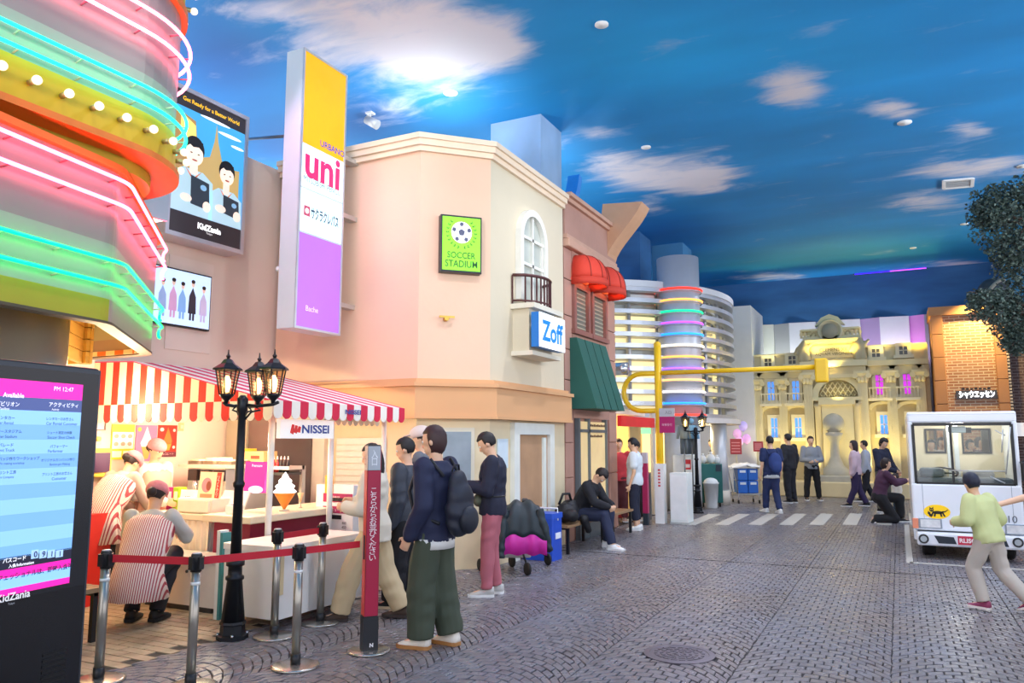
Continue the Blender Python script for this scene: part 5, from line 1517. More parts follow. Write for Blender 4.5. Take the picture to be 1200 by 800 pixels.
# hanging sign
HX = -5.3
a, b_ = onX(328.5, 503, HX), onX(391, 504, HX); zt = onX(330, 492, HX).z + .01; zb = onX(330, 513.5, HX).z
P = Panel((HX, a.y, zb), (0, 1, 0), (0, 0, 1), b_.y - a.y, zt - zb)
hs = thing('hanging_sign', 'white lettered board with red swirl hanging under the striped awning edge', 'sign', (HX, a.y + P.W / 2, zb))
MB().box(HX - .05, HX, a.y, b_.y, zb, zt).build('board', M('f4f5f2', .4, em=.25), hs)
for y_ in (a.y + .1, b_.y - .1): MB().cyl((HX - .03, y_, zt), (HX - .03, y_, EZ + .0), .008, None, 6).build('hanger', SILV, hs)
P.text('NISSEI', .64, .5, M('2f4a9e', .4), hs, width=P.W * .52, height=P.H * .46, bold=.03)
for k in range(3):
    u = .20 + k * .06
    flat(P, 'swirl_stroke', [('p', [(u - .03, .3 + k * .02), (u, .75 - k * .05), (u + .045, .72 - k * .05), (u + .03, .2 + k * .05)])], hs, 'e03030', .1, .0, .003)
# counter with burgundy front
ct = thing('serving_counter', 'cream topped serving counter with burgundy front under the awning', 'counter', (-5.9, 6.3, 0))
MB().box(-6.1, -5.62, 5.62, 7.3, 0, .80).build('burgundy_front', M('8c1f3c', .5), ct)
MB().box(-6.2, -5.55, 5.55, 7.35, .80, .87).build('worktop', M('e6dcbf', .4, var=.06), ct, .01)
# side counter with white skirt
sc_ = thing('side_counter', 'white side counter with gathered cloth skirt behind the kneeling worker', 'counter', (-6.45, 5.95, 0))
MB().box(-7.3, -6.22, 5.66, 6.25, .79, .85).build('worktop', M('eadfc8', .45), sc_, .008)
rows_ = []
for zz in (.785, .6, .4, .08):
    rows_.append([(-7.28 + 1.04 * k / 60, 5.69 + .018 * math.sin(k * 1.35) * (1 if zz < .7 else .4), zz) for k in range(61)])
sk_ = MB().strip(rows_, 0, True).build('cloth_skirt', M('ece6da', .85), sc_)
for x_ in (-7.25, -6.27): 
    for y_ in (5.74, 6.2): MB().box(x_ - .025, x_ + .025, y_ - .025, y_ + .025, 0, .79).build('leg', WPL, sc_)
# drawer box on the side counter
db = thing('drawer_box', 'white plastic drawer box on the side counter below the poster stand', 'box', (-6.5, 5.85, .85))
MB().box(-6.75, -6.25, 5.72, 6.05, .852, 1.0).build('case', M('e9e2d2', .5), db, .008); MB().box(-6.72, -6.28, 5.70, 5.722, .87, .985).build('drawer', M('f0eadc', .5), db)
tb = thing('tissue_box', 'small white box beside the drawer box on the side counter', 'box', (-5.97, 5.75, .87))
MB().box(-6.02, -5.92, 5.68, 5.82, .872, .95).build('carton', WPL, tb); MB().box(-6.0, -5.96, 5.70, 5.79, .95, .97).build('tissue', M('f8f8f6', .8), tb)
# upright poster stand
q = onY(241, 575, 5.85)
def stand_panel(name, label, cat, pl, pr, pt, pb, Y, hx, em=0.0, tilt=.12, th=.02):
    a = onY(pl, pb, Y); b_ = onY(pr, pb, Y); zt = onY((pl + pr) / 2, pt, Y).z; zb = onY((pl + pr) / 2, pb, Y).z
    ay = Vector((0, tilt, 1)).normalized()
    P = Panel((a.x, Y, zb), (1, 0, 0), ay, b_.x - a.x, (zt - zb) * 1.01)
    t = thing(name, label, cat, P.p(.5, 0))
    MB().obox(P.p(.5, .5, -th / 2 - .001), P.ax * (P.W / 2), P.ay * (P.H / 2), P.n * (th / 2)).build('board', M(hx, .45, em=em, var=.04), t)
    return t, P
t, P = stand_panel('poster_stand', 'cream promotional poster board with red edge standing on the white drawer box', 'poster', 229, 255, 553, 596, 5.85, 'f3dcae', .1)
flat(P, 'red_edge', [('r', .78, .97, .01, .99)], t, 'd83a30'); flat(P, 'picture', [('e', .36, .64, .22, .2)], t, 'e08a98', 0, .0, .003); flat(P, 'picture', [('e', .46, .62, .1, .13)], t, '8a4a3a', 0, .003, .005); flat(P, 'label_strip', [('r', .06, .72, .04, .24)], t, 'f0b050', 0); flat(P, 'picture', [('r', .12, .66, .28, .40)], t, 'b88a68', 0)
P.text('ソフトクリーム', .875, .5, M('fff2e8', .5), t, width=.035, height=P.H * .8, vertical=True)
t, P = stand_panel('menu_card', 'white menu card with pink heading left of the poster board', 'menu card', 208, 230, 574, 606, 5.9, 'f3f0ee', .1, .1)
P.text('MENU', .55, .7, M('d84a80', .5), t, width=P.W * .5); flat(P, 'picture', [('e', .4, .22, .3, .1), ('e', .75, .25, .15, .12)], t, 'd8a898')
t, P = stand_panel('folder', 'upright magenta folder beside the menu card', 'folder', 194, 201, 571, 604, 5.92, 'b8287c', 0, .0, .1)
flat(P, 'spine_label', [('r', .2, .8, .55, .85)], t, 'f0d8e4')
t, P = stand_panel('folder', 'upright lime green folder between magenta folder and menu card', 'folder', 201.5, 208, 571, 604, 5.92, '9cc828', 0, .0, .1)
flat(P, 'spine_label', [('r', .2, .8, .55, .85)], t, 'eef4d0')
t, P = stand_panel('sneeze_guard', 'tilted milky acrylic board behind the lamp post on the counter', 'board', 254, 284, 573, 597, 5.9, 'dfe3d8', .15, .5)
flat(P, 'edge_strip', [('r', .0, 1.0, .0, .05)], t, 'b8bcb0')
t, P = stand_panel('promo_screen', 'glowing magenta promotional lightbox behind the lamp post', 'lightbox', 285, 309, 541, 577, 6.0, 'f0288c', .7, .05, .05)
P.text('Premium', .6, .87, M('ffe8f4', .4, em=.8), t, width=P.W * .5); flat(P, 'white_glow', [('e', .6, .1, .35, .12)], t, 'ffd0ec', .8)
# soft serve machine
q0 = onX(272, 590, -6.6)
sm = thing('soft_serve_machine', 'stainless soft serve machine with trays on top behind the counter', 'machine', (-6.6, 6.5, .0))
x0, x1 = -7.35, -6.75
ya, yb_ = 6.35, 7.0
MB().box(x0, x1, ya, yb_, 0, 1.28).build('cabinet', M('c9ccc6', .3, .5), sm, .01)
MB().box(x0 - .05, x1 + .1, ya - .1, yb_, 1.28, 1.32).build('top_shelf', M('d9d3c0', .4, .2), sm)
for k in range(3): MB().box(x0 + .06 + k * .2, x0 + .2 + k * .2, ya - .05, ya, 1.14, 1.26).build('control_panel', M('3a2c2a', .4), sm)
for k in range(2): 
    MB().cyl((x0 + .2 + k * .25, ya - .06, 1.14), (x0 + .2 + k * .25, ya - .06, .98), .03, None, 12).build('nozzle', CHR, sm)
for k in range(3):
    tr_ = thing('ingredient_tray', ['low dark tray leftmost on the soft serve machine', 'low dark tray in the middle on the soft serve machine', 'low dark tray rightmost on the soft serve machine'][k], 'tray', (x0 + .1 + k * .26, ya + .1, 1.32), group='trays on the soft serve machine')
    MB().rbox(x0 + .0 + k * .24, x0 + .2 + k * .24, ya - .02, ya + .3, 1.322, 1.36, .03).build('tray_body', M('6a5a48', .5), tr_); MB().rbox(x0 + .02 + k * .24, x0 + .18 + k * .24, ya, ya + .28, 1.36, 1.375 + .02 * (k == 1), .03).build('lid', M('e8dcb8', .5), tr_)
# tall fridge in the corner
fr_ = thing('tall_fridge', 'tall dark grey fridge with pale door in the back corner of the stand', 'fridge', (-7.3, 7.6, 0))
MB().box(-7.78, -6.95, 7.3, 7.98, 0, 1.9).build('cabinet', M('6a5a54', .5), fr_); MB().box(-7.75, -7.4, 7.27, 7.30, .3, 1.85).build('door', M('a8a38c', .4), fr_); MB().box(-7.38, -7.36, 7.25, 7.3, .8, 1.2).build('handle', CHR, fr_)
# crates on shelf
MB_ = thing('back_shelf', 'narrow wall shelf rack with bottles right of the pole', 'shelf', (-6.5, 7.2, 0))
q = onY(303, 545, 7.1)
MB().box(q.x - .25, q.x + .62, 6.95, 7.22, q.z - .04, q.z).build('shelf_board', M('d8d2c4', .5), MB_)
q2 = onY(329, 553, 7.05)
MB().box(q2.x - .16, q2.x + .2, 6.95, 7.2, q2.z - .03, q2.z).build('shelf_board', M('4a4a48', .5), MB_)
for x_ in (q.x - .24, q.x + .6): MB().box(x_ - .02, x_ + .02, 7.18, 7.24, 0, q.z).build('upright', M('b8b4a8', .5), MB_)
cr = thing('cardboard_carton', 'kraft carton with red print on the shelf behind the lamp post', 'carton', (q.x, 7.08, q.z))
MB().box(q.x - .13, q.x + .2, 6.97, 7.2, q.z + .002, q.z + .17).build('box', M('d9b478', .7), cr); MB().box(q.x, q.x + .14, 6.965, 6.97, q.z + .08, q.z + .12).build('label', M('c84a38', .5), cr)
cr = thing('cardboard_carton', 'yellow carton left of the kraft carton on the same shelf', 'carton', (q.x - .2, 7.08, q.z))
MB().box(q.x - .245, q.x - .14, 6.97, 7.2, q.z + .002, q.z + .2).build('box', M('e8c83a', .7), cr); MB().box(q.x - .23, q.x - .16, 6.965, 6.97, q.z + .1, q.z + .16).build('label', M('4a6a3a', .5), cr)
for k in range(6):
    bt = thing('syrup_bottle', ['leftmost small red syrup bottle on the dark shelf', 'second small red syrup bottle on the dark shelf', 'third small red syrup bottle on the dark shelf', 'fourth small bottle, black, on the dark shelf', 'fifth small bottle, black, on the dark shelf', 'rightmost small bottle, black, on the dark shelf'][k], 'bottle', (q2.x - .12 + k * .055, 7.0, q2.z), group='syrup bottles on the dark shelf')
    MB().lathe([(.022, .002), (.022, .10), (.01, .13), (.01, .15)], (q2.x - .12 + k * .055, 7.0, q2.z), 10).build('body', M('c03038' if k < 3 else '2a2426', .3), bt)
    MB().lathe([(.012, .15), (.004, .19)], (q2.x - .12 + k * .055, 7.0, q2.z), 8).build('nozzle', M('f0e4e0', .4), bt)
# giant glowing cone
q = onX(333, 598, -5.72)
cn_ = thing('cone_lamp', 'glowing soft cream cone lamp with orange cone on the counter', 'lamp', (q.x, q.y, .87))
c0 = Vector((q.x, q.y, .87))
zc = onX(333, 577, -5.72).z; ztp = onX(333, 553, -5.72).z
MB().lathe([(.012, .02), (.10, zc - .87 - .02), (.105, zc - .87)], c0, 20).build('cone', M('e8862a', .5, em=.15), cn_)
MB().lathe([(.05, .0), (.05, .012), (.012, .014), (.012, .05)], c0, 16).build('foot', M('c8c0b0', .5), cn_)
h = ztp - zc; pr = []
for k in range(25):
    t = k / 24; pr.append((max(.004, .105 * (1 - t ** 1.55) * (1 + .13 * math.sin(t * 3.6 * 2 * PI + .6))), zc - .87 + h * t))
MB().lathe(pr, c0, 24).build('soft_cream', M('ffffff', .5, em=1.5), cn_)
q = onX(352, 592, -5.8)
cp = thing('cone_holder', 'small wafer cone in a clear holder right of the glowing cone', 'cone', (q.x, q.y, .87))
MB().lathe([(.02, .002), (.02, .01), (.008, .012), (.008, .09)], (q.x, q.y, .87), 12).build('holder', M('b8b4a4', .3, .3), cp); MB().lathe([(.008, .06), (.035, .16), (.03, .16)], (q.x, q.y, .87), 12).build('wafer_cone', M('e8c898', .6), cp)
# wall posters inside the stand (flat prints on the back wall)
def wallposter(name, label, pl, pr, pt, pb, hx, X=-7.795):
    P = Xpanel(X, pl, pr, pt, pb, (pl + pr) / 2)
    t = thing(name, label, 'poster', P.p(.5, 0))
    mb = MB(); P.rect(mb, 0, 1, 0, 1, -.004, .008); mb.build('sheet', M(hx, .5), t)
    return t, P
t, P = wallposter('wall_poster', 'yellow and white price list poster on the wall of the stand', 130, 156.5, 497, 538, 'f4dc3c')
flat(P, 'white_box', [('r', .04, .96, .30, .78), ('r', .04, .46, .06, .24), ('r', .54, .96, .06, .24)], t, 'f6f2e6', 0, .008, .011)
for i in range(3):
    for j in range(2): flat(P, 'picture', [('e', .2 + .3 * i, .44 + .22 * j, .1, .06)], t, 'b8a088', 0, .011, .013)
P.text('ソフトクリーム', .5, .90, M('8a6a20', .5), t, d=.012, width=P.W * .6); P.text('スペシャル', .5, .82, M('8a6a20', .5), t, d=.012, width=P.W * .4)
t, P = wallposter('wall_poster', 'pink poster with a white soft cream on the wall of the stand', 158.5, 183, 498, 540, 'e87aa4')
flat(P, 'soft_cream_picture', [('p', [(.5, .96), (.58, .82), (.68, .66), (.78, .5), (.74, .4), (.28, .4), (.22, .5), (.34, .66), (.43, .82)])], t, 'f2f2ee', 0, .008, .011); flat(P, 'cone_picture', [('p', [(.28, .4), (.74, .4), (.6, .06), (.42, .06)])], t, 'd89a50', 0, .008, .011); flat(P, 'badge', [('e', .15, .88, .09, .06)], t, 'f0b84a', 0, .008, .011)
t, P = wallposter('wall_poster', 'red poster with a chocolate soft cream on the wall of the stand', 184.5, 206.5, 498, 535, 'dd3226')
flat(P, 'soft_cream_picture', [('p', [(.5, .94), (.58, .8), (.68, .62), (.74, .5), (.7, .4), (.32, .4), (.28, .5), (.36, .64), (.44, .8)])], t, 'b07838', 0, .008, .011); flat(P, 'cone_picture', [('p', [(.3, .42), (.72, .42), (.62, .2), (.4, .2)])], t, 'e89a3a', 0, .008, .011); flat(P, 'band', [('r', .0, 1, 0, .16)], t, '6a3040', 0, .008, .011); flat(P, 'badge', [('e', .18, .86, .1, .06), ('e', .84, .84, .07, .05), ('e', .85, .3, .07, .05)], t, 'f4d8d0', 0, .008, .011)
P.text('チョコレート', .5, .09, M('e8c0c0', .5), t, d=.012, width=P.W * .7)
t, P = wallposter('wall_clock', 'small framed white notice high on the wall near the kiosk', 108, 122, 494, 503, 'efe6dc')
flat(P, 'frame', [('r', -.05, 1.05, -.12, .0), ('r', 1.0, 1.06, -.1, 1.0)], t, '6a5a4a', 0, .0, .02)
t, P = wallposter('switch_panel', 'grey call panel with yellow button on the wall near the kiosk', 110, 118.5, 507, 521, 'b8b4b4')
flat(P, 'button', [('e', .5, .5, .3, .2)], t, 'f0b040', .3, .008, .03)
t, P = wallposter('wall_socket', 'small beige switch plate right of the red poster', 209, 215, 495, 505, 'c8b888')
flat(P, 'rocker', [('r', .3, .7, .3, .7)], t, 'e8dcb8', 0, .008, .02)
tw = Xpanel(-7.7, 107, 130, 528, 556, 118)
t = thing('towel_dispenser', 'yellow edged dispenser with dark purple front on the wall near the kiosk', 'dispenser', tw.p(.5, 0))
mb = MB(); tw.rect(mb, -.05, 1.05, -.1, 1.1, -.095, .0); mb.build('casing', M('e8cc50', .5), t, .01); mb = MB(); tw.rect(mb, .12, .92, .1, .92, .0, .012); mb.build('front', M('58385c', .4), t)
# chest freezers
def freezer(label, x0, x1, y0, y1, z0, z1, seed=0):
    t = thing('chest_freezer', label, 'freezer', ((x0 + x1) / 2, (y0 + y1) / 2, 0))
    MB().rbox(x0, x1, y0, y1, z0, z1 - .05, .025).build('body', M('e3e2de', .4, var=.03), t)
    MB().rbox(x0 - .01, x1 + .01, y0 - .01, y1 + .01, z1 - .05, z1, .03).build('lid', M('efece4', .4), t)
    MB().box(x1 - .003, x1 + .006, y0 + .03, y0 + .07, z0 + .2, z1 - .06).build('corner_strip', M('d8c49a', .5), t)
    MB().box(x0 + .03, x0 + .13, y0 - .004, y0 + .002, z0 + .04, z0 + .08).build('rating_plate', M('b8b4ac', .5), t)
    for x_ in (x0 + .09, x1 - .09):
        for y_ in (y0 + .09, y1 - .09):
            c_ = MB().cyl((x_ - .015, y_, .037), (x_ + .015, y_, .037), .037, None, 14).build('caster', M('4a4a4c', .6), t)
            MB().box(x_ - .025, x_ + .025, y_ - .01, y_ + .01, .05, z0).build('bracket', SILV, c_)
    return t
freezer('white chest freezer on casters right behind the black lamp post', -5.375, -4.74, 5.07, 6.25, .10, .70)
lc = thing('low_chest', 'low white chest with keyhole right of the kneeling worker', 'chest', (-6.1, 5.45, 0))
MB().rbox(-6.75, -5.72, 5.34, 5.63, .05, .46, .02).build('body', M('dedad2', .45), lc); MB().rbox(-6.77, -5.70, 5.32, 5.64, .46, .50, .02).build('lid', M('ebe7dd', .45), lc)
MB().cyl((-6.12, 5.341, .36), (-6.12, 5.33, .36), .015, None, 10).build('keyhole', M('4a4a4a', .4), lc); MB().box(-6.5, -6.35, 5.332, 5.342, .375, .39).build('name_plate', M('b8b0a8', .4), lc); MB().box(-6.7, -5.8, 5.36, 5.6, 0, .05).build('plinth', M('3a3a3a', .6), lc)
gy = thing('teal_panel', 'upright teal edged panel tucked beside the white chest freezer', 'board', (-5.56, 5.35, 0))
MB().box(-5.60, -5.56, 5.2, 5.3, 0, .78).build('board', M('e4e8e6', .5), gy); MB().box(-5.56, -5.53, 5.2, 5.3, 0, .76).build('teal_edge', M('3f8a8c', .5), gy)
# price board behind the queue
P = Panel(onY(368, 660, 6.75) - Vector((0, 0, .0)), (1, 0, 0), (0, 0, 1), onY(412, 660, 6.75).x - onY(368, 660, 6.75).x, 1)
zt, zb = onY(390, 568, 6.75).z, onY(390, 640, 6.75).z
P = Panel((P.o.x, 6.75, .0), (1, 0, 0), (0, 0, 1), P.W, zt)
pbd = thing('price_board', 'white price board with magenta headings behind the red queue sign', 'price board', P.p(.5, 0))
MB().box(P.o.x, P.o.x + P.W, 6.752, 6.9, 0.0, zt).build('board', M('eff0f0', .45), pbd)
V_ = lambda py: P.hit(392, py)[1]
mb = MB(); P.rect(mb, .2, .98, V_(588), V_(578), 0, .004); P.rect(mb, .2, .98, V_(601), V_(593), 0, .004); P.rect(mb, .2, .98, V_(636), V_(632), 0, .004); mb.build('heading_bar', M('a8285c', .5), pbd)
mb = MB(); P.rect(mb, .22, .7, V_(608), V_(603), 0, .004); P.rect(mb, .45, .9, V_(587), V_(583), .004, .006); mb.build('title_bar', M('1c1c24', .5), pbd)
mb = MB(); P.rect(mb, .55, .95, V_(644), V_(638), 0, .004); mb.build('colour_row', M('d8c848', .5), pbd)
for py, s_ in ((583, '営業時間'), (597, 'メニュー')): P.text(s_, .5, V_(py), M('fbe8f0', .5), pbd, d=.006, width=P.W * .3)
for k, s_ in enumerate(('400', '450', '500', '350')): P.text(s_, .78, V_(612 + k * 5), M('22242a', .5), pbd, d=.005, height=.028)
for k in range(5): P.text('ソフト', .4, V_(611 + k * 4.2), M('5a5c60', .5), pbd, d=.005, height=.016)
yc = Panel(onY(380, 580, 6.74), (1, 0, 0), (0, 0, 1), .2, .3)
mb = MB(); P.rect(mb, .24, .46, V_(578), V_(557), .0, .004); mb.build('card', M('e8b43a', .5), pbd)
lamp('POINT', 'stand_lamp', (-6.6, 6.2, 1.75), 60, (1, .86, .60), .12)
lamp('POINT', 'stand_lamp', (-7.0, 5.2, 1.9), 36, (1, .84, .56), .12)
lamp('POINT', 'soffit_lamp', (-6.0, 4.2, 2.2), 7, (1, .8, .45), .1)

# ================================================================== BARRIERS
POSTM = M('a8a49a', .28, .75); BELT = M('c3142c', .6, var=.04); DISC = M('b4b0a8', .25, .8)
def stanchion(label, p, h=.85, band=True, group=None):
    t = thing('barrier_post', label, 'barrier post', (p.x, p.y, 0), group='belt barrier posts')
    MB().lathe([(.17, 0.001), (.17, .012), (.15, .018), (.035, .022)], (p.x, p.y, 0), 30).build('base_plate', DISC, t)
    MB().lathe([(.036, .015), (.036, .09)], (p.x, p.y, 0), 18).build('foot_sleeve', BLACK, t)
    MB().lathe([(.031, .09), (.031, h - .11)], (p.x, p.y, 0), 18).build('post', POSTM, t)
    hd = MB(); hd.lathe([(.036, h - .115), (.036, h - .012), (.032, h)], (p.x, p.y, 0), 18)
    hd.box(p.x - .05, p.x + .05, p.y - .018, p.y + .018, h - .10, h - .02); hd.box(p.x - .018, p.x + .018, p.y - .05, p.y + .05, h - .10, h - .02)
    o = hd.build('belt_head', BLACK, t)
    MB().lathe([(.028, h), (.028, h + .006)], (p.x, p.y, 0), 16).build('cap_label', M('c8c8cc', .4), t)
    if band: MB().lathe([(.032, h - .20), (.032, h - .18)], (p.x, p.y, 0), 18).build('white_band', WPL, t)
    return t
def belt(t, a, b_, h0=.80, h1=.80, w_=.05, ha=.045, sag=.0):
    d = (b_ - a); d.z = 0; d.normalize(); n_ = Vector((d.y, -d.x, 0)) * .0015
    a, b_ = a + d * ha, b_ - d * .04
    rows_ = []
    for k in range(13):
        q = a + (b_ - a) * k / 12; z = h0 + (h1 - h0) * k / 12 - sag * math.sin(PI * k / 12)
        rows_.append([(q.x - n_.x, q.y - n_.y, z - w_ / 2), (q.x + n_.x, q.y + n_.y, z - w_ / 2), (q.x + n_.x, q.y + n_.y, z + w_ / 2), (q.x - n_.x, q.y - n_.y, z + w_ / 2)])
    return fixn(MB().loft(rows_, smooth=False).build('belt', BELT, t))
def gp(px, py): return onZ(px, py, 0.0)
g1 = gp(115, 798); g2 = onD(223, 800, 5.24); g2.z = 0; g3 = gp(346, 781); g4 = gp(321, 746); g5 = gp(375, 730); g6 = gp(432, 763)
q1 = stanchion('silver belt barrier post nearest the black kiosk', g1); q2_ = stanchion('silver belt barrier post second from the kiosk, base below the picture edge', g2)
q3 = stanchion('silver belt barrier post standing in front left of the red queue sign', g3); q4 = stanchion('silver belt barrier post right beside the chest freezer corner', g4, .86, False); q5 = stanchion('silver belt barrier post against the price board behind the others', g5, .86)
belt(q1, g1, g2); belt(q2_, g2, g3); belt(q3, g3, g6 + Vector((-.05, -.02, 0))); belt(q4, g4, g5, .80, .80)
# queue totem
tm = thing('queue_sign', 'tall red and magenta queue sign post with white lettering on a round plate', 'sign', (g6.x, g6.y, 0))
th_ = onD(433, 521, depth(g6)).z
fd = (cR * .93 - cF * .37).normalized(); 
fr0 = -cF * .97 + cR * .24; fr0.normalize(); sd0 = Vector((-fr0.y, fr0.x, 0))
# square post: front face (magenta) and left face (red)
tw_ = .052
fv = (-cF + cR * .42).normalized(); rv = Vector((-fv.y, fv.x, 0))
cen = Vector((g6.x, g6.y, 0))
MB().lathe([(.165, .001), (.165, .012), (.15, .018), (.01, .02)], cen, 32).build('base_plate', DISC, tm)
MB().obox(cen + Vector((0, 0, .14)), rv * .058, fv * .058, (0, 0, .125)).build('foot', M('1c2026', .4), tm)
MB().obox(cen + Vector((0, 0, (.265 + th_) / 2)), rv * .05, fv * .05, (0, 0, (th_ - .265) / 2)).build('core', M('23262b', .4), tm)
zg = onD(433, 551, depth(g6)).z
def tface(n_, a_, z0, z1, hx, nm, w_=.048, em=.0):
    return MB().obox(cen + n_ * .052 + Vector((0, 0, (z0 + z1) / 2)), a_ * w_, n_ * .003, (0, 0, (z1 - z0) / 2)).build(nm, M(hx, .4, em=em), tm)
tface(fv, rv, .27, zg, 'a8123e', 'front_panel'); tface(fv, rv, zg + .004, th_ - .01, 'a9b0b8', 'front_panel')
lv = -rv
tface(lv, fv, .27, zg, 'd03a30', 'side_panel'); tface(lv, fv, zg + .004, th_ - .01, 'd8c4b4', 'side_panel')
tface(rv, fv, .27, th_ - .01, 'a8123e', 'side_panel')
TP = Panel(cen + fv * .0555 - rv * .05, rv, (0, 0, 1), .10, th_)
s_ = 'こちらからお並びください'
TP.text(s_, .5, (onD(445, 616, depth(g6)).z + .02) / th_, M('f6ecf0', .4), tm, d=.002, height=(onD(440, 562, depth(g6)).z - onD(440, 646, depth(g6)).z), width=.058, vertical=True)
TP.text('入口', .5, (zg + th_) / 2 / th_, M('e8ecf0', .4), tm, d=.002, height=.12, width=.05, vertical=True)
LP = Panel(cen + lv * .0555 - fv * .05 * -1, -fv, (0, 0, 1), .10, th_)
LP = Panel(cen + lv * .0555 - fv * .05, fv, (0, 0, 1), .10, th_)
LP = Panel(cen + lv * .0555 + fv * .05 * 0 - Vector((0, 0, 0)), lv.cross(Vector((0, 0, -1))), (0, 0, 1), .10, th_)
text('入口', cen + lv * .0565 + Vector((0, 0, (zg + th_) / 2)), Vector((0, 0, 1)).cross(lv), (0, 0, 1), M('b04a3a', .4), tm, height=.12, width=.05, vertical=True)
MB().obox(cen + lv * .058 + fv * .02 + Vector((0, 0, .78)), fv * .012, lv * .004, (0, 0, .09)).build('belt_slot', BLACK, tm)
text('N', cen + fv * .0605 + rv * .005 + Vector((0, 0, .06)), rv, (0, 0, 1), M('e8e8ea', .4), tm, height=.03, bold=.05)

# ================================================================== LAMP POSTS
IRN = M('1d2128', .38, .5, var=.08); LGL = glassmat('f6e8c8', .12)
FIL = M('ffd9a0', .4, em=5.0)
def lantern(t, c, s=1.0):
    """c is the underside of the lantern"""
    c = Vector(c)
    MB().lathe([(.015 * s, -.03 * s), (.02 * s, 0), (.05 * s, .03 * s), (.062 * s, .05 * s)], c, 8).build('lantern_foot', IRN, t)
    b_, tp_ = [], []
    for k in range(6):
        a = 2 * PI * k / 6
        b_.append(c + Vector((.06 * s * math.cos(a), .06 * s * math.sin(a), .05 * s))); tp_.append(c + Vector((.098 * s * math.cos(a), .098 * s * math.sin(a), .26 * s)))
    g = MB(); f = MB()
    for k in range(6):
        j = (k + 1) % 6
        g.add([b_[k], b_[j], tp_[j], tp_[k]], [(0, 1, 2, 3)]); f.tube([b_[k], tp_[k]], .006 * s, 5); f.tube([tp_[k], tp_[j]], .007 * s, 5); f.tube([b_[k], b_[j]], .006 * s, 5)
    lf = f.build('lantern_frame', IRN, t); g.build('lantern_glass', LGL, lf)
    MB().lathe([(.125 * s, .255 * s), (.12 * s, .27 * s), (.06 * s, .31 * s), (.035 * s, .345 * s), (.012 * s, .355 * s), (.02 * s, .375 * s), (.008 * s, .39 * s), (.004 * s, .43 * s)], c, 6, smooth=False).build('lantern_roof', IRN, t)
    MB().lathe([(.018 * s, .07 * s), (.03 * s, .12 * s), (.03 * s, .17 * s), (.012 * s, .21 * s)], c, 12).build('lamp_bulb', FIL, t)
def lamppost(label, p, H, arms, s=1.0, zl=None):
    t = thing('lamp_post', label, 'lamp post', (p.x, p.y, 0))
    r = s
    MB().lathe([(.125 * r, 0.001), (.125 * r, .03 * r), (.10 * r, .04 * r), (.095 * r, .11 * r), (.105 * r, .12 * r), (.10 * r, .14 * r)], p, 8, smooth=False).build('base', IRN, t)
    MB().lathe([(.095 * r, .14 * r), (.062 * r, .46 * r), (.075 * r, .47 * r), (.075 * r, .49 * r), (.058 * r, .50 * r), (.056 * r, .57 * r), (.075 * r, .58 * r), (.075 * r, .61 * r), (.045 * r, .62 * r)], p, 12).build('pedestal', IRN, t)
    MB().lathe([(.045 * r, .62 * r), (.036 * r, H * .62), (.045 * r, H * .625), (.05 * r, H * .64), (.036 * r, H * .65), (.032 * r, H - .12 * r), (.045 * r, H - .1 * r), (.045 * r, H), (.02, H + .03 * r)], p, 14).build('shaft', IRN, t)
    for k in range(4):
        a = PI / 4 + k * PI / 2; MB().cyl((p.x + .112 * r * math.cos(a), p.y + .112 * r * math.sin(a), .03 * r), (p.x + .112 * r * math.cos(a), p.y + .112 * r * math.sin(a), .05 * r), .012 * r, None, 6).build('anchor_bolt', CHR, t)
    for d in arms:
        e_ = p + d; z = H - .05 * r
        a_ = MB().tube([(p.x, p.y, z), (p.x + d.x * .5, p.y + d.y * .5, z - .012), (e_.x, e_.y, z), (e_.x + d.x * .18, e_.y + d.y * .18, z + .02 * r)], .014 * r, 6)
        a_.tube([(p.x + d.x * .08, p.y + d.y * .08, z - .13 * r), (p.x + d.x * .3, p.y + d.y * .3, z - .06 * r), (p.x + d.x * .6, p.y + d.y * .6, z - .045 * r), (p.x + d.x * .45, p.y + d.y * .45, z - .02 * r)], .009 * r, 5)
        a_.build('arm', IRN, t)
        lantern(t, (e_.x, e_.y, z + .035 * r), s)
        lamp('POINT', 'lantern_lamp', (e_.x, e_.y, z + .16 * r), 6, (1, .8, .5), .03)
    return t
lp = gp(272, 748)
Dl = depth(lp); Hl = onD(288, 470, Dl).z + .02
lamppost('black cast iron lamp post with three lit lanterns beside the chest freezer', lp, Hl, [cR * -.13 - cF * .02, cR * .055 + cF * .22, cR * .275 - cF * .06], 1.0)
lp2 = onD(818, 600, 17.2); lp2.z = 0
D2 = depth(lp2)
lamppost('black lamp post with two lit lanterns far off before the silver column', lp2, onD(818, 502, D2).z, [cR * -.22, cR * .14 - cF * .06], 1.0)

q = onD(103, 650, 7.7)
rcab = thing('red_cabinet', 'red cabinet edge beside the kiosk behind the striped workers', 'cabinet', (q.x, q.y, 0))
MB().box(q.x - .25, q.x + .05, q.y - .15, q.y + .2, 0, onD(103, 602, 7.7).z).build('body', M('d82a20', .5), rcab); MB().box(q.x - .24, q.x + .04, q.y - .16, q.y - .15, .1, onD(103, 610, 7.7).z).build('door', M('e03428', .45), rcab)
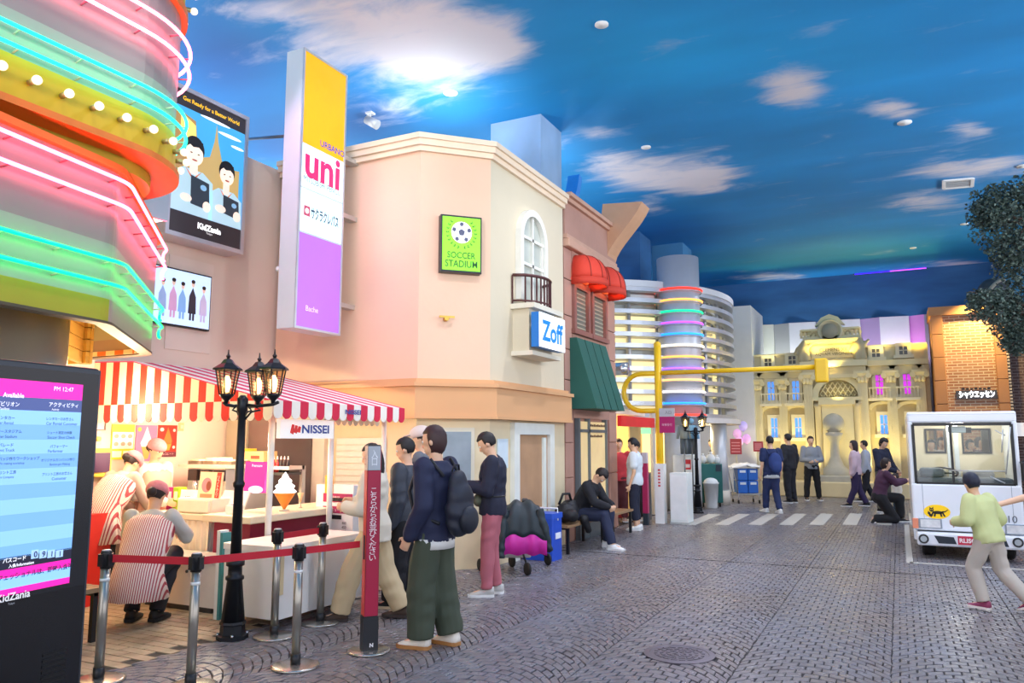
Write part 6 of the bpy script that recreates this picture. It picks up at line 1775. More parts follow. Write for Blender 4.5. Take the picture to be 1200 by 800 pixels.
# ================================================================== YELLOW SIGNAL GANTRY
YEL = M('f0c010', .4, var=.04)
gpp = gp(778, 613)
gy_ = gpp.y; gx_ = onY(774, 560, gy_).x
gz = lambda py, px=774: onY(px, py, gy_).z
gn = thing('signal_gantry', 'yellow traffic gantry with long overhead bar and rounded loop on a post', 'gantry', (gx_, gy_, 0))
MB().cyl((gx_, gy_, 0), (gx_, gy_, gz(404)), .07, None, 18).build('post', YEL, gn)
MB().sph((gx_, gy_, gz(404)), .075, 14, 8).build('post_cap', YEL, gn)
zb_ = gz(437)
xe_ = onY(955, 431, gy_).x
MB().cyl((gx_, gy_, zb_), (xe_, gy_, zb_), .045, None, 12).build('overhead_bar', YEL, gn)
MB().box(xe_, xe_ + .22, gy_ - .10, gy_ + .10, onY(960, 448, gy_).z, onY(960, 420, gy_).z).build('end_box', YEL, gn, .03)
xl = onY(731, 460, gy_).x; zlo = gz(481)
R_ = (zb_ - zlo) / 2
pts = [(gx_, gy_, zb_), (xl + R_, gy_, zb_)] + [(xl + R_ - R_ * math.sin(PI * k / 12), gy_, (zb_ + zlo) / 2 + R_ * math.cos(PI * k / 12)) for k in range(1, 12)] + [(xl + R_, gy_, zlo), (gx_, gy_, zlo)]
MB().tube(pts, .05, 10).build('loop', YEL, gn)
MB().box(gx_ - .09, gx_ + .09, gy_ - .10, gy_ + .1, 0, gz(543)).build('white_sleeve', WPL, gn)
for k in range(6): MB().box(gx_ - .02, gx_ + .025, gy_ - .105, gy_ - .1, 1.0 - k * .06, 1.035 - k * .06).build('red_print', M('c04048', .5), gn)
# magenta notice on the post
a, b_ = onY(773, 507, gy_ - .13), onY(790, 478, gy_ - .13)
pn = thing('post_notice', 'grey and magenta notice plate on the yellow post', 'notice', ((a.x + b_.x) / 2, gy_ - .13, a.z))
zc = onY(781, 488, gy_ - .13).z
MB().box(a.x, b_.x, gy_ - .13, gy_ - .10, zc, b_.z).build('grey_plate', M('b9bcc0', .4), pn); MB().box(a.x, b_.x, gy_ - .13, gy_ - .10, a.z, zc).build('magenta_plate', M('b01866', .4), pn)
text('入口', ((a.x + b_.x) / 2 + .03, gy_ - .132, (zc + b_.z) / 2), (1, 0, 0), (0, 0, 1), M('3a3a40', .5), pn, width=.12)
text('体験受付', ((a.x + b_.x) / 2, gy_ - .132, (a.z + zc) / 2), (1, 0, 0), (0, 0, 1), M('f0c8dc', .5), pn, width=.2)
# slim magenta totem left of it
q = gp(770, 614)
t2 = thing('queue_sign', 'slim magenta queue sign post with dark foot left of the yellow gantry', 'sign', (q.x, q.y, 0))
zt = onD(770, 530, depth(q)).z
q.x -= .12
MB().box(q.x - .07, q.x + .03, q.y - .28, q.y - .18, .22, zt).build('panel', M('b0285c', .4), t2); MB().box(q.x - .07, q.x + .03, q.y - .28, q.y - .18, 0, .22).build('foot', M('23303a', .5), t2)
MB().box(q.x - .071, q.x + .031, q.y - .281, q.y - .179, zt - .2, zt + .004).build('top_plate', M('c8c4cc', .5), t2)
# white cabinets
def wcab(label, pxl, pxr, pyt, pyb, d=.35, dy=0.0):
    y_ = gp((pxl + pxr) / 2, pyb).y + dy
    a = onY(pxl, pyb, y_); b_ = onY(pxr, pyb, y_); z_ = onY((pxl + pxr) / 2, pyt, y_).z
    t = thing('white_cabinet', label, 'cabinet', ((a.x + b_.x) / 2, y_ + d / 2, 0))
    MB().box(a.x, b_.x, y_, y_ + d, .03, z_).build('body', M('eaf0ee', .4, var=.03), t, .008)
    MB().box(a.x + .02, b_.x - .02, y_ - .008, y_, .08, z_ - .05).build('door', M('f2f6f4', .4), t)
    MB().box(a.x - .01, b_.x + .01, y_ - .01, y_ + d + .01, 0, .03).build('plinth', M('b8bcba', .5), t)
    return t, a, b_, y_, z_
wcab('tall white cabinet right of the yellow post', 786, 807, 554, 614, .4)
t, a, b_, y_, z_ = wcab('white cabinet with red notice behind the tall white cabinet', 790, 813, 533, 600, .35, .1)
MB().box(b_.x - .17, b_.x - .03, y_ - .012, y_ - .008, z_ - .32, z_ - .1).build('red_notice', M('d8303a', .5), t)
MB().box(b_.x - .15, b_.x - .05, y_ - .014, y_ - .012, z_ - .28, z_ - .2).build('notice_text', M('f4e4e4', .5), t)
# metal frame stand left
y_ = gp(752, 610).y + .35; a = onY(745, 600, y_); b_ = onY(762, 600, y_); z_ = onY(752, 553, y_).z
fs_ = thing('sign_easel', 'grey metal easel frame with pale sheet left of the magenta sign post', 'easel', ((a.x + b_.x) / 2, y_, 0))
for x_ in (a.x, b_.x): MB().box(x_ - .025, x_ + .025, y_ - .025, y_ + .025, 0, z_).build('leg', M('8a8e92', .4, .5), fs_)
MB().box(a.x, b_.x, y_ - .02, y_ + .02, z_ - .05, z_).build('top_bar', M('8a8e92', .4, .5), fs_); MB().box(a.x + .03, b_.x - .03, y_ - .01, y_ + .01, z_ - .25, z_ - .05).build('sheet', M('e8d0cc', .6), fs_); MB().box(a.x + .06, b_.x - .06, y_ + .03, y_ + .05, 0.02, z_ - .3).build('back_board', M('2a2426', .6), fs_)
# costumes on stands in front of the glass
for px_, hx, lb in ((803, '9aa4a0', 'grey child costume on a display stand before the silver column'), (812, '7fb4d8', 'pale blue child costume on a display stand before the silver column')):
    q = onD(px_, 560, 17.35)
    zt, zb = onD(px_, 492, depth(q)).z, onD(px_, 532, depth(q)).z
    h = zt - zb
    t = thing('display_costume', lb, 'costume', (q.x, q.y, 0))
    MB().cyl((q.x, q.y, 0), (q.x, q.y, zt), .018, None, 8).build('stand_pole', M('8a9096', .3, .6), t); MB().cyl((q.x, q.y, 0), (q.x, q.y, .02), .12, None, 16).build('stand_base', M('8a9096', .3, .6), t)
    mb = MB(); mb.cyl((q.x, q.y, zb + h * .45), (q.x, q.y, zt - h * .15), .09, .11, 10)
    for s_ in (-1, 1): mb.cyl((q.x + s_ * .10, q.y, zt - h * .18), (q.x + s_ * .15, q.y, zb + h * .45), .035, .03, 8)
    mb.build('jacket', M(hx, .7), t)
    mb = MB()
    for s_ in (-1, 1): mb.cyl((q.x + s_ * .045, q.y, zb + h * .47), (q.x + s_ * .055, q.y, zb), .048, .035, 8)
    mb.build('trousers', M('5a646a', .7), t); MB().sph((q.x, q.y, zt - .02), .06, 10, 8).build('hat', M(hx, .7), t)
# green trolley and bins
q = gp(832, 590); D_ = depth(q)
gx2 = onD(820, 580, D_ + .5); 
gt = thing('green_trolley', 'dark teal work trolley with bags behind the white bin', 'trolley', onD(832, 590, depth(gp(834, 595)) + .42) * 1.0)
gt.location.z = 0; LOC[gt.name] = Vector(gt.location)
c = Vector((gt.location.x, gt.location.y, 0)); zt = onD(832, 543, depth(gp(834, 595)) + .42).z
MB().obox(c + Vector((0, 0, .1 + (zt - .1) / 2)), cR * .27, cF * .22, (0, 0, (zt - .1) / 2)).build('body', M('14605c', .5), gt, .02)
MB().obox(c + Vector((0, 0, zt - .1)) + cR * .17 - cF * .225, cR * .06, cF * .01, (0, 0, .08)).build('pocket', M('1c2c3a', .5), gt)
for s_ in (-1, 1):
    for e_ in (-1, 1): MB().cyl(c + cR * (.2 * s_ - .015) + cF * .16 * e_ + Vector((0, 0, .05)), c + cR * (.2 * s_ + .015) + cF * .16 * e_ + Vector((0, 0, .05)), .05, None, 12).build('wheel', RUB, gt)
for k, (dx, s_) in enumerate(((-.15, .13), (.05, .15), (.2, .11))):
    pb_ = thing('paper_bag', ['white crumpled bag leftmost on the teal trolley', 'white crumpled bag in the middle on the teal trolley', 'white crumpled bag rightmost on the teal trolley'][k], 'bag', c + cR * dx + Vector((0, 0, zt)), group='bags on the teal trolley')
    o = MB().sph(c + cR * dx + Vector((0, 0, zt + s_ * .8)), (s_ * .75, s_ * .6, s_ * .8), 10, 7).build('bag_body', M('e4e6e6', .8, bump=.5, bscale=10), pb_)
    MB().cyl(c + cR * dx + Vector((0, 0, zt + s_ * 1.4)), c + cR * dx + Vector((0, 0, zt + s_ * 1.9)), s_ * .2, s_ * .35, 8).build('tied_top', M('e4e6e6', .8), pb_)
wb = gp(834, 595)
wbn = thing('white_bin', 'white flared waste bin with bulging bag in front of the teal trolley', 'bin', (wb.x, wb.y, 0))
zt = onD(834, 565, depth(wb)).z
MB().lathe([(.13, 0), (.135, .02), (.175, zt - .03), (.185, zt - .03), (.185, zt)], (wb.x, wb.y, 0), 4 * 5).build('body', M('e2e4e4', .5), wbn)
MB().sph((wb.x, wb.y, zt), (.17, .17, .11), 14, 8).build('bin_bag', M('dfe3e4', .6, bump=.5, bscale=12), wbn)
# shopping cart with four blue crates
q = gp(878, 590); D_ = depth(q)
sc2 = thing('crate_cart', 'wire cart carrying four blue crates under a white cloth', 'cart', (q.x, q.y, 0))
ww_ = 24 / FPX * D_ / 2
zb, zm, zt = onD(878, 578, D_).z, onD(878, 563, D_).z, onD(878, 549, D_).z
for s_ in (-1, 1):
    for e_ in (0, 1):
        p = q + cR * s_ * ww_ + cF * .5 * e_
        MB().cyl((p.x, p.y, .08), (p.x, p.y, zb), .012, None, 6).build('leg', SILV, sc2); MB().cyl(p + cR * -.012 + Vector((0, 0, .045)), p + cR * .012 + Vector((0, 0, .045)), .045, None, 12).build('wheel', RUB, sc2)
    p = q - cR * ww_ * 1.0 + cF * .25 + cF * .25 * s_
    MB().tube([p + Vector((0, 0, zb)), p - cR * .12 + Vector((0, 0, zt + .03)), p - cR * .17 + Vector((0, 0, zt + .05))], .012, 6).build('handle_tube', SILV, sc2)
MB().obox(q + cF * .25 + Vector((0, 0, zb - .015)), cR * ww_ * 1.05, cF * .27, (0, 0, .012)).build('deck', SILV, sc2)
for i in range(2):
    for j in range(2):
        z0, z1 = (zb, zm) if j == 0 else (zm, zt)
        bl = thing('blue_crate', ['lower left', 'upper left', 'lower right', 'upper right'][i * 2 + j] + ' blue crate of the four on the wire cart', 'crate', q + cR * (ww_ * (i - .5)) + Vector((0, 0, z0)), group='blue crates on the wire cart')
        MB().obox(q + cR * (ww_ * (i - .5)) + cF * .22 + Vector((0, 0, (z0 + z1) / 2 + .002)), cR * ww_ * .47, cF * .2, (0, 0, (z1 - z0) / 2 - .006)).build('crate_body', M('1f6ac8', .45, var=.05), bl, .01)
        MB().obox(q + cR * (ww_ * (i - .5)) + cF * .015 + Vector((0, 0, z1 - .07)), cR * ww_ * .28, cF * .008, (0, 0, .03)).build('label', M('e4ecf4', .5), bl)
rows_ = []
for k in range(9):
    t = k / 8
    rows_.append([q + cR * (-ww_ * 1.8 + ww_ * 3.4 * t) + cF * (-.05 + .55 * s_) + Vector((0, 0, zt + .03 + .09 * math.sin(PI * t) + .02 * math.sin(t * 17 + s_ * 5) - (.06 if s_ in (0, 1) else 0))) for s_ in (0, .3, .7, 1)])
cl = tag(MB().strip([[tuple(p) for p in r] for r in rows_], 0, True).build('white_cloth', M('eceae6', .8)), 'white cloth lying over the blue crates on the wire cart', 'cloth')
s_ = cl.modifiers.new('cloth_thickness', 'SOLIDIFY'); s_.thickness = .02
# balloons and red posters by the curved building
for k, (px_, py_, hx) in enumerate(((871, 499, 'c8b8f8'), (864, 508, 'f0b8e8'), (875, 514, 'e8b0ec'), (866, 517, 'f4c4ec'))):
    p = onY(px_, py_, 24.2)
    bl = thing('balloon', ['pale violet balloon at the top of the cluster by the white wall', 'pink balloon on the left of the cluster by the white wall', 'pink balloon on the right of the cluster by the white wall', 'palest pink balloon lowest in the cluster by the white wall'][k], 'balloon', p, group='balloons by the white wall')
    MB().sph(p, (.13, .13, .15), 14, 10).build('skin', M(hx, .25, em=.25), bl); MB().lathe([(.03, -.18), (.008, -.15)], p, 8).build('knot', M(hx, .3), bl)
for (pl, pr, pt, pb_, Y_, lb) in ((856, 868.5, 514, 532, 23.6, 'red notice board with pale grid on a stand below the balloons'), (883, 894, 517, 529, 24.0, 'small red notice board on a stand right of the balloons')):
    a, b_ = onY(pl, pb_, Y_), onY(pr, pt, Y_)
    t = thing('notice_board', lb, 'notice board', ((a.x + b_.x) / 2, Y_, 0))
    MB().box(a.x, b_.x, Y_, Y_ + .04, a.z, b_.z).build('board', M('a83044', .5), t); MB().box((a.x + b_.x) / 2 - .02, (a.x + b_.x) / 2 + .02, Y_ + .04, Y_ + .07, 0, b_.z).build('stand_pole', SILV, t); MB().box(a.x, b_.x, Y_ - .1, Y_ + .2, 0, .02).build('stand_base', SILV, t)
    for k in range(4): MB().box(a.x + .04, b_.x - .04, Y_ - .004, Y_, a.z + .06 + k * (b_.z - a.z - .1) / 4, a.z + .09 + k * (b_.z - a.z - .1) / 4).build('text_line', M('d88a98', .5), t)

# ================================================================== DELIVERY TRUCK
YF = gp(1087, 650).y - .35
def tx(px, py=560): return onY(px, py, YF).x
def tz(py, px=1130): return onY(px, py, YF).z
TXL, TXR = tx(1067), tx(1197)
ZR = tz(482); ZB = tz(640)
tk = thing('delivery_truck', 'white walk-through delivery van with yellow oval emblem parked at right', 'truck', ((TXL + TXR) / 2, YF + 1.5, 0))
WT = M('e8edf4', .3, coat=.4, var=.02); LEN = 3.1; INT = M('cfc3ab', .7, var=.04)
zw0, zw1 = tz(567), tz(497); xw0, xw1 = tx(1071.5, 530), tx(1187.5, 530)
th = .06
# shell
mb = MB(); mb.box(TXL, TXR, YF, YF + LEN, ZR - .06, ZR); mb.build('roof', WT, tk, .025)
mb = MB(); mb.box(TXL, TXR, YF - .0, YF + .14, zw1 + .02, ZR - .02); mb.build('header_panel', WT, tk, .03)
for x_ in (TXL, TXR - .05):
    MB().box(x_, x_ + .05, YF + .06, YF + LEN, ZB + .05, ZR - .03).build('side_panel', WT, tk, .015)
for a_, b2_ in ((TXL, xw0), (xw1, TXR)): MB().box(a_, b2_, YF - .0, YF + .12, zw0 - .03, zw1 + .05).build('windscreen_pillar', WT, tk, .025)
zl = tz(623)
MB().box(TXL, TXR, YF - .02, YF + .12, zl, zw0).build('front_panel', WT, tk, .03)
for px_ in (1080, 1184): MB().box(tx(px_) - .003, tx(px_) + .003, YF - .022, YF - .018, zl + .02, zw0 - .01).build('panel_seam', M('98a0ac', .5), tk)
for z0_, z1_ in ((ZB + .05, .62), (ZR - .22, ZR - .05)): MB().box(TXL + .05, TXR - .05, YF + LEN - .05, YF + LEN, z0_, z1_).build('rear_panel', WT, tk)
for x_ in (TXL + .05, TXR - .17): MB().box(x_, x_ + .12, YF + LEN - .05, YF + LEN, .62, ZR - .22).build('rear_post', WT, tk)
MB().box(TXL + .05, TXR - .05, YF + .1, YF + LEN - .05, .30, .36).build('load_floor', DKG, tk)
# bulkhead with two rear windows
YB = YF + 1.25
def bx_(px): return onY(px, 516, YB).x
def bz_(py): return onY(1120, py, YB).z
wl_ = [bx_(1085), bx_(1107), bx_(1128), bx_(1160)]; wz0, wz1 = bz_(530), bz_(503)
mb = MB(); mb.box(TXL + .05, TXR - .05, YB, YB + .04, .36, wz0); mb.box(TXL + .05, TXR - .05, YB, YB + .04, wz1, ZR - .06)
mb.box(TXL + .05, wl_[0], YB, YB + .04, wz0, wz1); mb.box(wl_[1], wl_[2], YB, YB + .04, wz0, wz1); mb.box(wl_[3], TXR - .05, YB, YB + .04, wz0, wz1)
mb.build('bulkhead', INT, tk)
for a_, b2_ in ((wl_[0], wl_[1]), (wl_[2], wl_[3])):
    f = MB(); r_ = .014
    f.box(a_ - r_, a_ + r_, YB - .02, YB, wz0 + r_, wz1 - r_); f.box(b2_ - r_, b2_ + r_, YB - .02, YB, wz0 + r_, wz1 - r_); f.box(a_ - r_, b2_ + r_, YB - .02, YB, wz0 - r_, wz0 + r_); f.box(a_ - r_, b2_ + r_, YB - .02, YB, wz1 - r_, wz1 + r_)
    fr = f.build('rear_window', BLACK, tk)
    MB().box(a_, b2_, YB + .01, YB + .02, wz0, wz1).build('pane', glassmat('f4efe0', .06), fr)
for px_ in (1112, 1120): MB().box(bx_(px_) - .03, bx_(px_) + .03, YB - .05, YB, .4, ZR - .08).build('grab_column', M('c9ccd0', .3, .5), tk)
# windscreen glass, gasket and centre bar
f = MB(); g_ = .018
f.box(xw0 - g_, xw0 + g_, YF - .012, YF + .03, zw0, zw1); f.box(xw1 - g_, xw1 + g_, YF - .012, YF + .03, zw0, zw1); f.box(xw0, xw1, YF - .012, YF + .03, zw0 - g_, zw0 + g_); f.box(xw0, xw1, YF - .012, YF + .03, zw1 - g_, zw1 + g_)
f.build('gasket', BLACK, tk)
ws = MB().box(xw0, xw1, YF + .01, YF + .016, zw0, zw1).build('windscreen', glassmat('f4f8f6', .05), tk)
MB().box(tx(1117.5) - .015, tx(1117.5) + .015, YF - .005, YF + .03, zw0, zw1).build('center_bar', BLACK, tk)
# dashboard, wheel, seats
MB().box(xw0, xw1, YF + .12, YF + .42, .5, tz(560)).build('dashboard', M('4a5058', .6), tk, .04)
MB().box(xw0 + .05, tx(1108), YF + .14, YF + .4, tz(560), tz(549)).build('instrument_hood', M('5a626a', .6), tk, .04)
wc = Vector((tx(1106), YF + .48, tz(556)))
ring = [wc + Vector((.2 * math.cos(a), -.06 * math.sin(a) * 1.0, .075 * math.sin(a))) for a in [2 * PI * k / 24 for k in range(24)]]
sw = MB().tube(ring, .016, 8, closed=True).build('steering_wheel', BLACK, tk)
MB().cyl(wc, wc + Vector((0, -.1, -.25)), .03, None, 10).build('steering_column', BLACK, sw)
for s_ in (-1, 1): MB().cyl(wc, wc + Vector((.19 * s_, 0, 0)), .012, None, 6).build('spoke', BLACK, sw)
for px_ in (1095, 1155):
    x_ = tx(px_); st = MB().box(x_ - .22, x_ + .22, YF + .6, YF + 1.0, .36, .75).build('seat', M('6a6a6c', .7), tk, .04); MB().box(x_ - .2, x_ + .2, YF + .98, YF + 1.1, .75, 1.15).build('seat_back', M('7a7a7c', .7), st, .04)
# rear view mirror and camera box, wipers
MB().box(tx(1115), tx(1137), YF + .05, YF + .12, tz(507), tz(499)).build('roof_console', M('dfe3e4', .4), tk, .02); MB().box(tx(1136), tx(1143), YF + .06, YF + .10, tz(507), tz(500.5)).build('dash_camera', BLACK, tk)
for a_, b2_ in (((1166, 504), (1178, 510)), ((1175, 503), (1174, 530)), ((1112, 551), (1180, 552)), ((1184, 500), (1179, 555)), ((1160, 558), (1178, 566))):
    MB().cyl(onY(*a_, YF - .02), onY(*b2_, YF - .02), .008, None, 6).build('wiper_arm', M('c8ccd0', .3, .6), tk)
# lamps
for pl, pr, po, pt, pb_ in ((1077, 1104, 1070, 608.5, 620.5), (1177, 1203, 1204, 611.5, 623.5)):
    hb = MB().box(tx(pl, 615), tx(pr, 615), YF - .04, YF - .01, tz(pb_), tz(pt)).build('headlamp', M('aeb9c4', .15, .5), tk, .008)
    MB().box(tx(pl, 615) + .02, tx(pr, 615) - .02, YF - .046, YF - .038, tz(pb_) + .015, tz(pt) - .015).build('lens', M('e8f0f4', .1, .1, var=.4, scale=18), hb)
MB().box(tx(1069.5, 615), tx(1076.5, 615), YF - .035, YF + .02, tz(621), tz(609)).build('turn_lamp', M('e89070', .2), tk, .006)
# bumper
zb0, zb1 = tz(640.5), tz(624.5)
MB().box(TXL + .03, TXR + .02, YF - .10, YF + .1, zb0, zb1).build('bumper', M('e4e9f0', .3, var=.02), tk, .03)
for px_, py_ in ((1082.5, 631), (1193, 635.5)):
    c = onY(px_, py_, YF - .10); fg = MB().cyl(c + Vector((0, .01, 0)), c - Vector((0, .012, 0)), .062, None, 20).build('fog_lamp', M('2a2c30', .3), tk)
    MB().cyl(c - Vector((0, .01, 0)), c - Vector((0, .018, 0)), .04, None, 18).build('lens', M('b0b8bc', .1, .2), fg)
for pl, pr in ((1095, 1121), (1163, 1182)):
    a, b_ = onY(pl, 633, YF - .1), onY(pr, 633, YF - .1); z_ = (zb0 + zb1) / 2; s_ = 1 if pl < 1130 else -1
    pts = [(a.x, YF - .104, z_ + .05), (b_.x - .03, YF - .104, z_ + .04), (b_.x, YF - .104, z_ - .05), (a.x + .05, YF - .104, z_ - .05)]
    fixn(MB().prism(pts, (0, .01, 0)).build('intake', M('1a2634', .4), tk))
a, b_ = onY(1123, 638, YF - .11), onY(1146, 629, YF - .11)
MB().box(a.x, b_.x, YF - .112, YF - .10, a.z, b_.z).build('number_plate', M('c82848', .5), tk)
text('RLISO', ((a.x + b_.x) / 2, YF - .113, (a.z + b_.z) / 2), (1, 0, 0), (0, 0, 1), M('f6e8ea', .4), tk, width=(b_.x - a.x) * .85, bold=.03)
text('10', (tx(1186.5, 606), YF - .022, tz(606)), (1, 0, 0), (0, 0, 1), M('5a6068', .4), tk, height=.09)
# wheels, underbody
MB().box(TXL + .1, TXR - .1, YF + .1, YF + LEN - .1, .22, .30).build('chassis', BLACK, tk)
for x_ in (TXL + .18, TXR - .18):
    for y_ in (YF + .42, YF + LEN - .6):
        w_ = MB().lathe([(.12, -.085), (.2, -.085), (.225, -.06), (.225, .06), (.2, .085), (.12, .085)], (x_, y_, .226), 24, ax=(1, 0, 0)).build('wheel', RUB, tk)
        MB().cyl((x_ - .09, y_, .226), (x_ + .09, y_, .226), .11, None, 16).build('hub', M('b8bcc0', .3, .6), w_)
# mirror on the right
a = onY(1199, 552, YF - .1)
mr_ = MB().box(a.x - .02, a.x + .14, YF - .12, YF - .04, a.z - .13, a.z + .12).build('mirror', BLACK, tk, .02)
MB().tube([(TXR - .02, YF + .05, a.z + .1), (a.x + .05, YF - .06, a.z + .14), (a.x + .05, YF - .08, a.z + .1)], .014, 6).build('mirror_arm', BLACK, mr_)
# emblem: black cat carrying a kitten on a yellow oval
c = onY(1098, 599.5, YF - .02)
EP = Panel((c.x - .16, YF - .02, c.z - .10), (1, 0, 0), (0, 0, 1), .32, .20)
flat(EP, 'emblem_oval', [('e', .5, .5, .5, .48)], tk, 'f6c800', .15, .0, .004)
CB = '16120c'
mb = MB()
EP.ell(mb, .52, .46, .20, .11, .004, .007)
EP.ell(mb, .30, .62, .085, .12, .004, .007); EP.shape(mb, [(.23, .68), (.23, .84), (.29, .74)], .004, .007); EP.shape(mb, [(.31, .74), (.37, .84), (.37, .68)], .004, .007)
for u0, u1, v1 in ((.34, .28, .18), (.42, .40, .18), (.62, .66, .18), (.70, .78, .2)): EP.shape(mb, [(u0 - .03, .45), (u0 + .045, .45), (u1 + .035, v1), (u1 - .03, v1)], .004, .007)
EP.shape(mb, [(.66, .50), (.70, .56), (.80, .56), (.90, .68), (.93, .66), (.82, .50), (.70, .44)], .004, .007)
EP.ell(mb, .20, .40, .055, .09, .004, .007); EP.ell(mb, .24, .28, .05, .09, .004, .007); EP.shape(mb, [(.16, .46), (.155, .56), (.20, .49)], .004, .007); EP.shape(mb, [(.22, .22), (.27, .2), (.30, .12), (.24, .16)], .004, .007)
fixn(mb.build('emblem_cats', M(CB, .4), tk))
flat(EP, 'emblem_eyes', [('e', .275, .64, .018, .028), ('e', .335, .64, .018, .028)], tk, 'f6c800', .1, .007, .009)

# ================================================================== BENCH, BAGS, COOLER, WAGON
WOOD = M('9a7a58', .5, var=.15, scale=3, stretch=(6, 1, 1))
def bench(label, x0, x1, y0, y1, h):
    t = thing('bench', label, 'bench', ((x0 + x1) / 2, (y0 + y1) / 2, 0))
    n = 4
    for k in range(n):
        a_ = x0 + (x1 - x0) * k / n
        MB().box(a_ + .006, a_ + (x1 - x0) / n - .006, y0, y1, h - .035, h).build('slat', WOOD, t)
    for y_ in (y0 + .08, (y0 + y1) / 2, y1 - .08):
        for x_ in (x0 + .04, x1 - .04): MB().box(x_ - .02, x_ + .02, y_ - .02, y_ + .02, 0, h - .035).build('leg', BLACK, t)
        MB().box(x0 + .02, x1 - .02, y_ - .015, y_ + .015, h - .065, h - .035).build('cross_bar', BLACK, t)
    return t
bench('wooden slat bench with black legs against the facades, one person sitting on it', -4.62, -4.22, 10.2, 13.2, .40)
bench('wooden bench at the left edge behind the barrier posts', onD(105, 700, 6.3).x - .35, onD(105, 700, 6.3).x, onD(105, 700, 6.3).y - .7, onD(105, 700, 6.3).y + .15, .42)
# blue cooler
q = gp(632, 656)
cx0, cx1 = onD(612, 640, depth(q)), onD(652, 640, depth(q))
cl_ = thing('cooler_box', 'blue cooler box with white print on the ground behind the jacket draped wagon', 'cooler', (q.x, q.y + .12, 0))
q.y += .12
hz_ = onD(632, 600, depth(q)).z
MB().rbox(q.x - .24, q.x + .22, q.y - .16, q.y + .16, 0.0, hz_ - .07, .03).build('body', M('1d4fc4', .4), cl_); MB().rbox(q.x - .25, q.x + .23, q.y - .17, q.y + .17, hz_ - .07, hz_, .03).build('lid', M('2458cc', .4), cl_)
MB().box(q.x + .221, q.x + .225, q.y - .08, q.y + .1, .28, .36).build('print', M('e8eefc', .5), cl_); MB().box(q.x - .1, q.x + .12, q.y - .164, q.y - .16, .1, .2).build('print', M('e8eefc', .5), cl_)
MB().tube([(q.x - .24, q.y, hz_ - .1), (q.x - .24, q.y, hz_ + .06), (q.x + .22, q.y, hz_ + .06), (q.x + .22, q.y, hz_ - .1)], .012, 6).build('handle', WPL, cl_)
# black backpack on the bench
bp_ = Vector((-4.38, 10.52, .402))
bk = thing('backpack', 'black backpack slumped on the left end of the slat bench', 'backpack', bp_)
def blob(parts, name, mat_, parent, vox=.02, sm=4, noise_=.0, nsc=8):
    mb = MB()
    for p in parts:
        if len(p) == 2: mb.sph(p[0], p[1], 14, 10)
        elif len(p) == 3: mb.sph(p[0], p[1], 14, 10, fr=p[2])
        else: mb.cyl(p[0], p[1], p[2], p[3], 12); mb.sph(p[0], p[2], 12, 8); mb.sph(p[1], p[3], 12, 8)
    return remesh(mb, name, mat_, parent, vox, sm, noise_, nsc)
def remesh(mb, name, mat_, parent, vox, sm=4, noise_=0.0, nsc=8.0, local=False):
    off = None
    if parent is not None and not local: off = LOC.get(parent.name)
    me = mb.mesh('tmp', mat_, off)
    o = bpy.data.objects.new('tmp', me); COL.objects.link(o)
    r = o.modifiers.new('r', 'REMESH'); r.mode = 'VOXEL'; r.voxel_size = vox; r.use_smooth_shade = True
    if sm:
        s = o.modifiers.new('s', 'SMOOTH'); s.iterations = sm; s.factor = .5
    dg = bpy.context.evaluated_depsgraph_get()
    m2 = bpy.data.meshes.new_from_object(o.evaluated_get(dg)); m2.name = name
    bpy.data.objects.remove(o); bpy.data.meshes.remove(me)
    if noise_:
        n = len(m2.vertices); co = np.empty(n * 3); m2.vertices.foreach_get('co', co); co = co.reshape(-1, 3)
        no = np.empty(n * 3); m2.vertices.foreach_get('normal', no); no = no.reshape(-1, 3)
        f = np.zeros(n)
        ph = (len(name) * 1.7 + n) % 6.28
        for a_, (kx_, ky_, kz_) in ((1, (1, .4, 1.7)), (.7, (-.8, 1.3, 2.2)), (.5, (2.1, 1.1, -.9))):
            f += a_ * np.sin(nsc * (co[:, 0] * kx_ + co[:, 1] * ky_ + co[:, 2] * kz_) * 2.2 + ph + 2 * np.sin(co[:, 2] * nsc * 1.3 + ph))
        co += no * (f * noise_)[:, None]
        m2.vertices.foreach_set('co', co.ravel())
    m2.materials.clear(); m2.materials.append(mat_)
    m2.polygons.foreach_set('use_smooth', [True] * len(m2.polygons))
    m2.update()
    o = bpy.data.objects.new(name, m2); COL.objects.link(o)
    if parent is not None:
        o.parent = parent
        LOC[o.name] = LOC.get(parent.name) if not local else None
    return o
blob([(bp_ + Vector((0, 0, .15)), (.16, .22, .15)), (bp_ + Vector((.02, .1, .2)), (.12, .16, .14)), (bp_ + Vector((.1, -.1, .12)), (.12, .14, .1)), (bp_ + Vector((.2, .2, .05)), bp_ + Vector((.22, .3, -.12)), .07, .05)], 'bag_body', M('14161c', .6), bk, .02, 3, .006)
MB().tube([bp_ + Vector((-.05, -.15, .27)), bp_ + Vector((0, -.12, .42)), bp_ + Vector((.05, 0, .42)), bp_ + Vector((.05, .08, .3))], .02, 6).build('strap', M('0e1014', .6), bk)
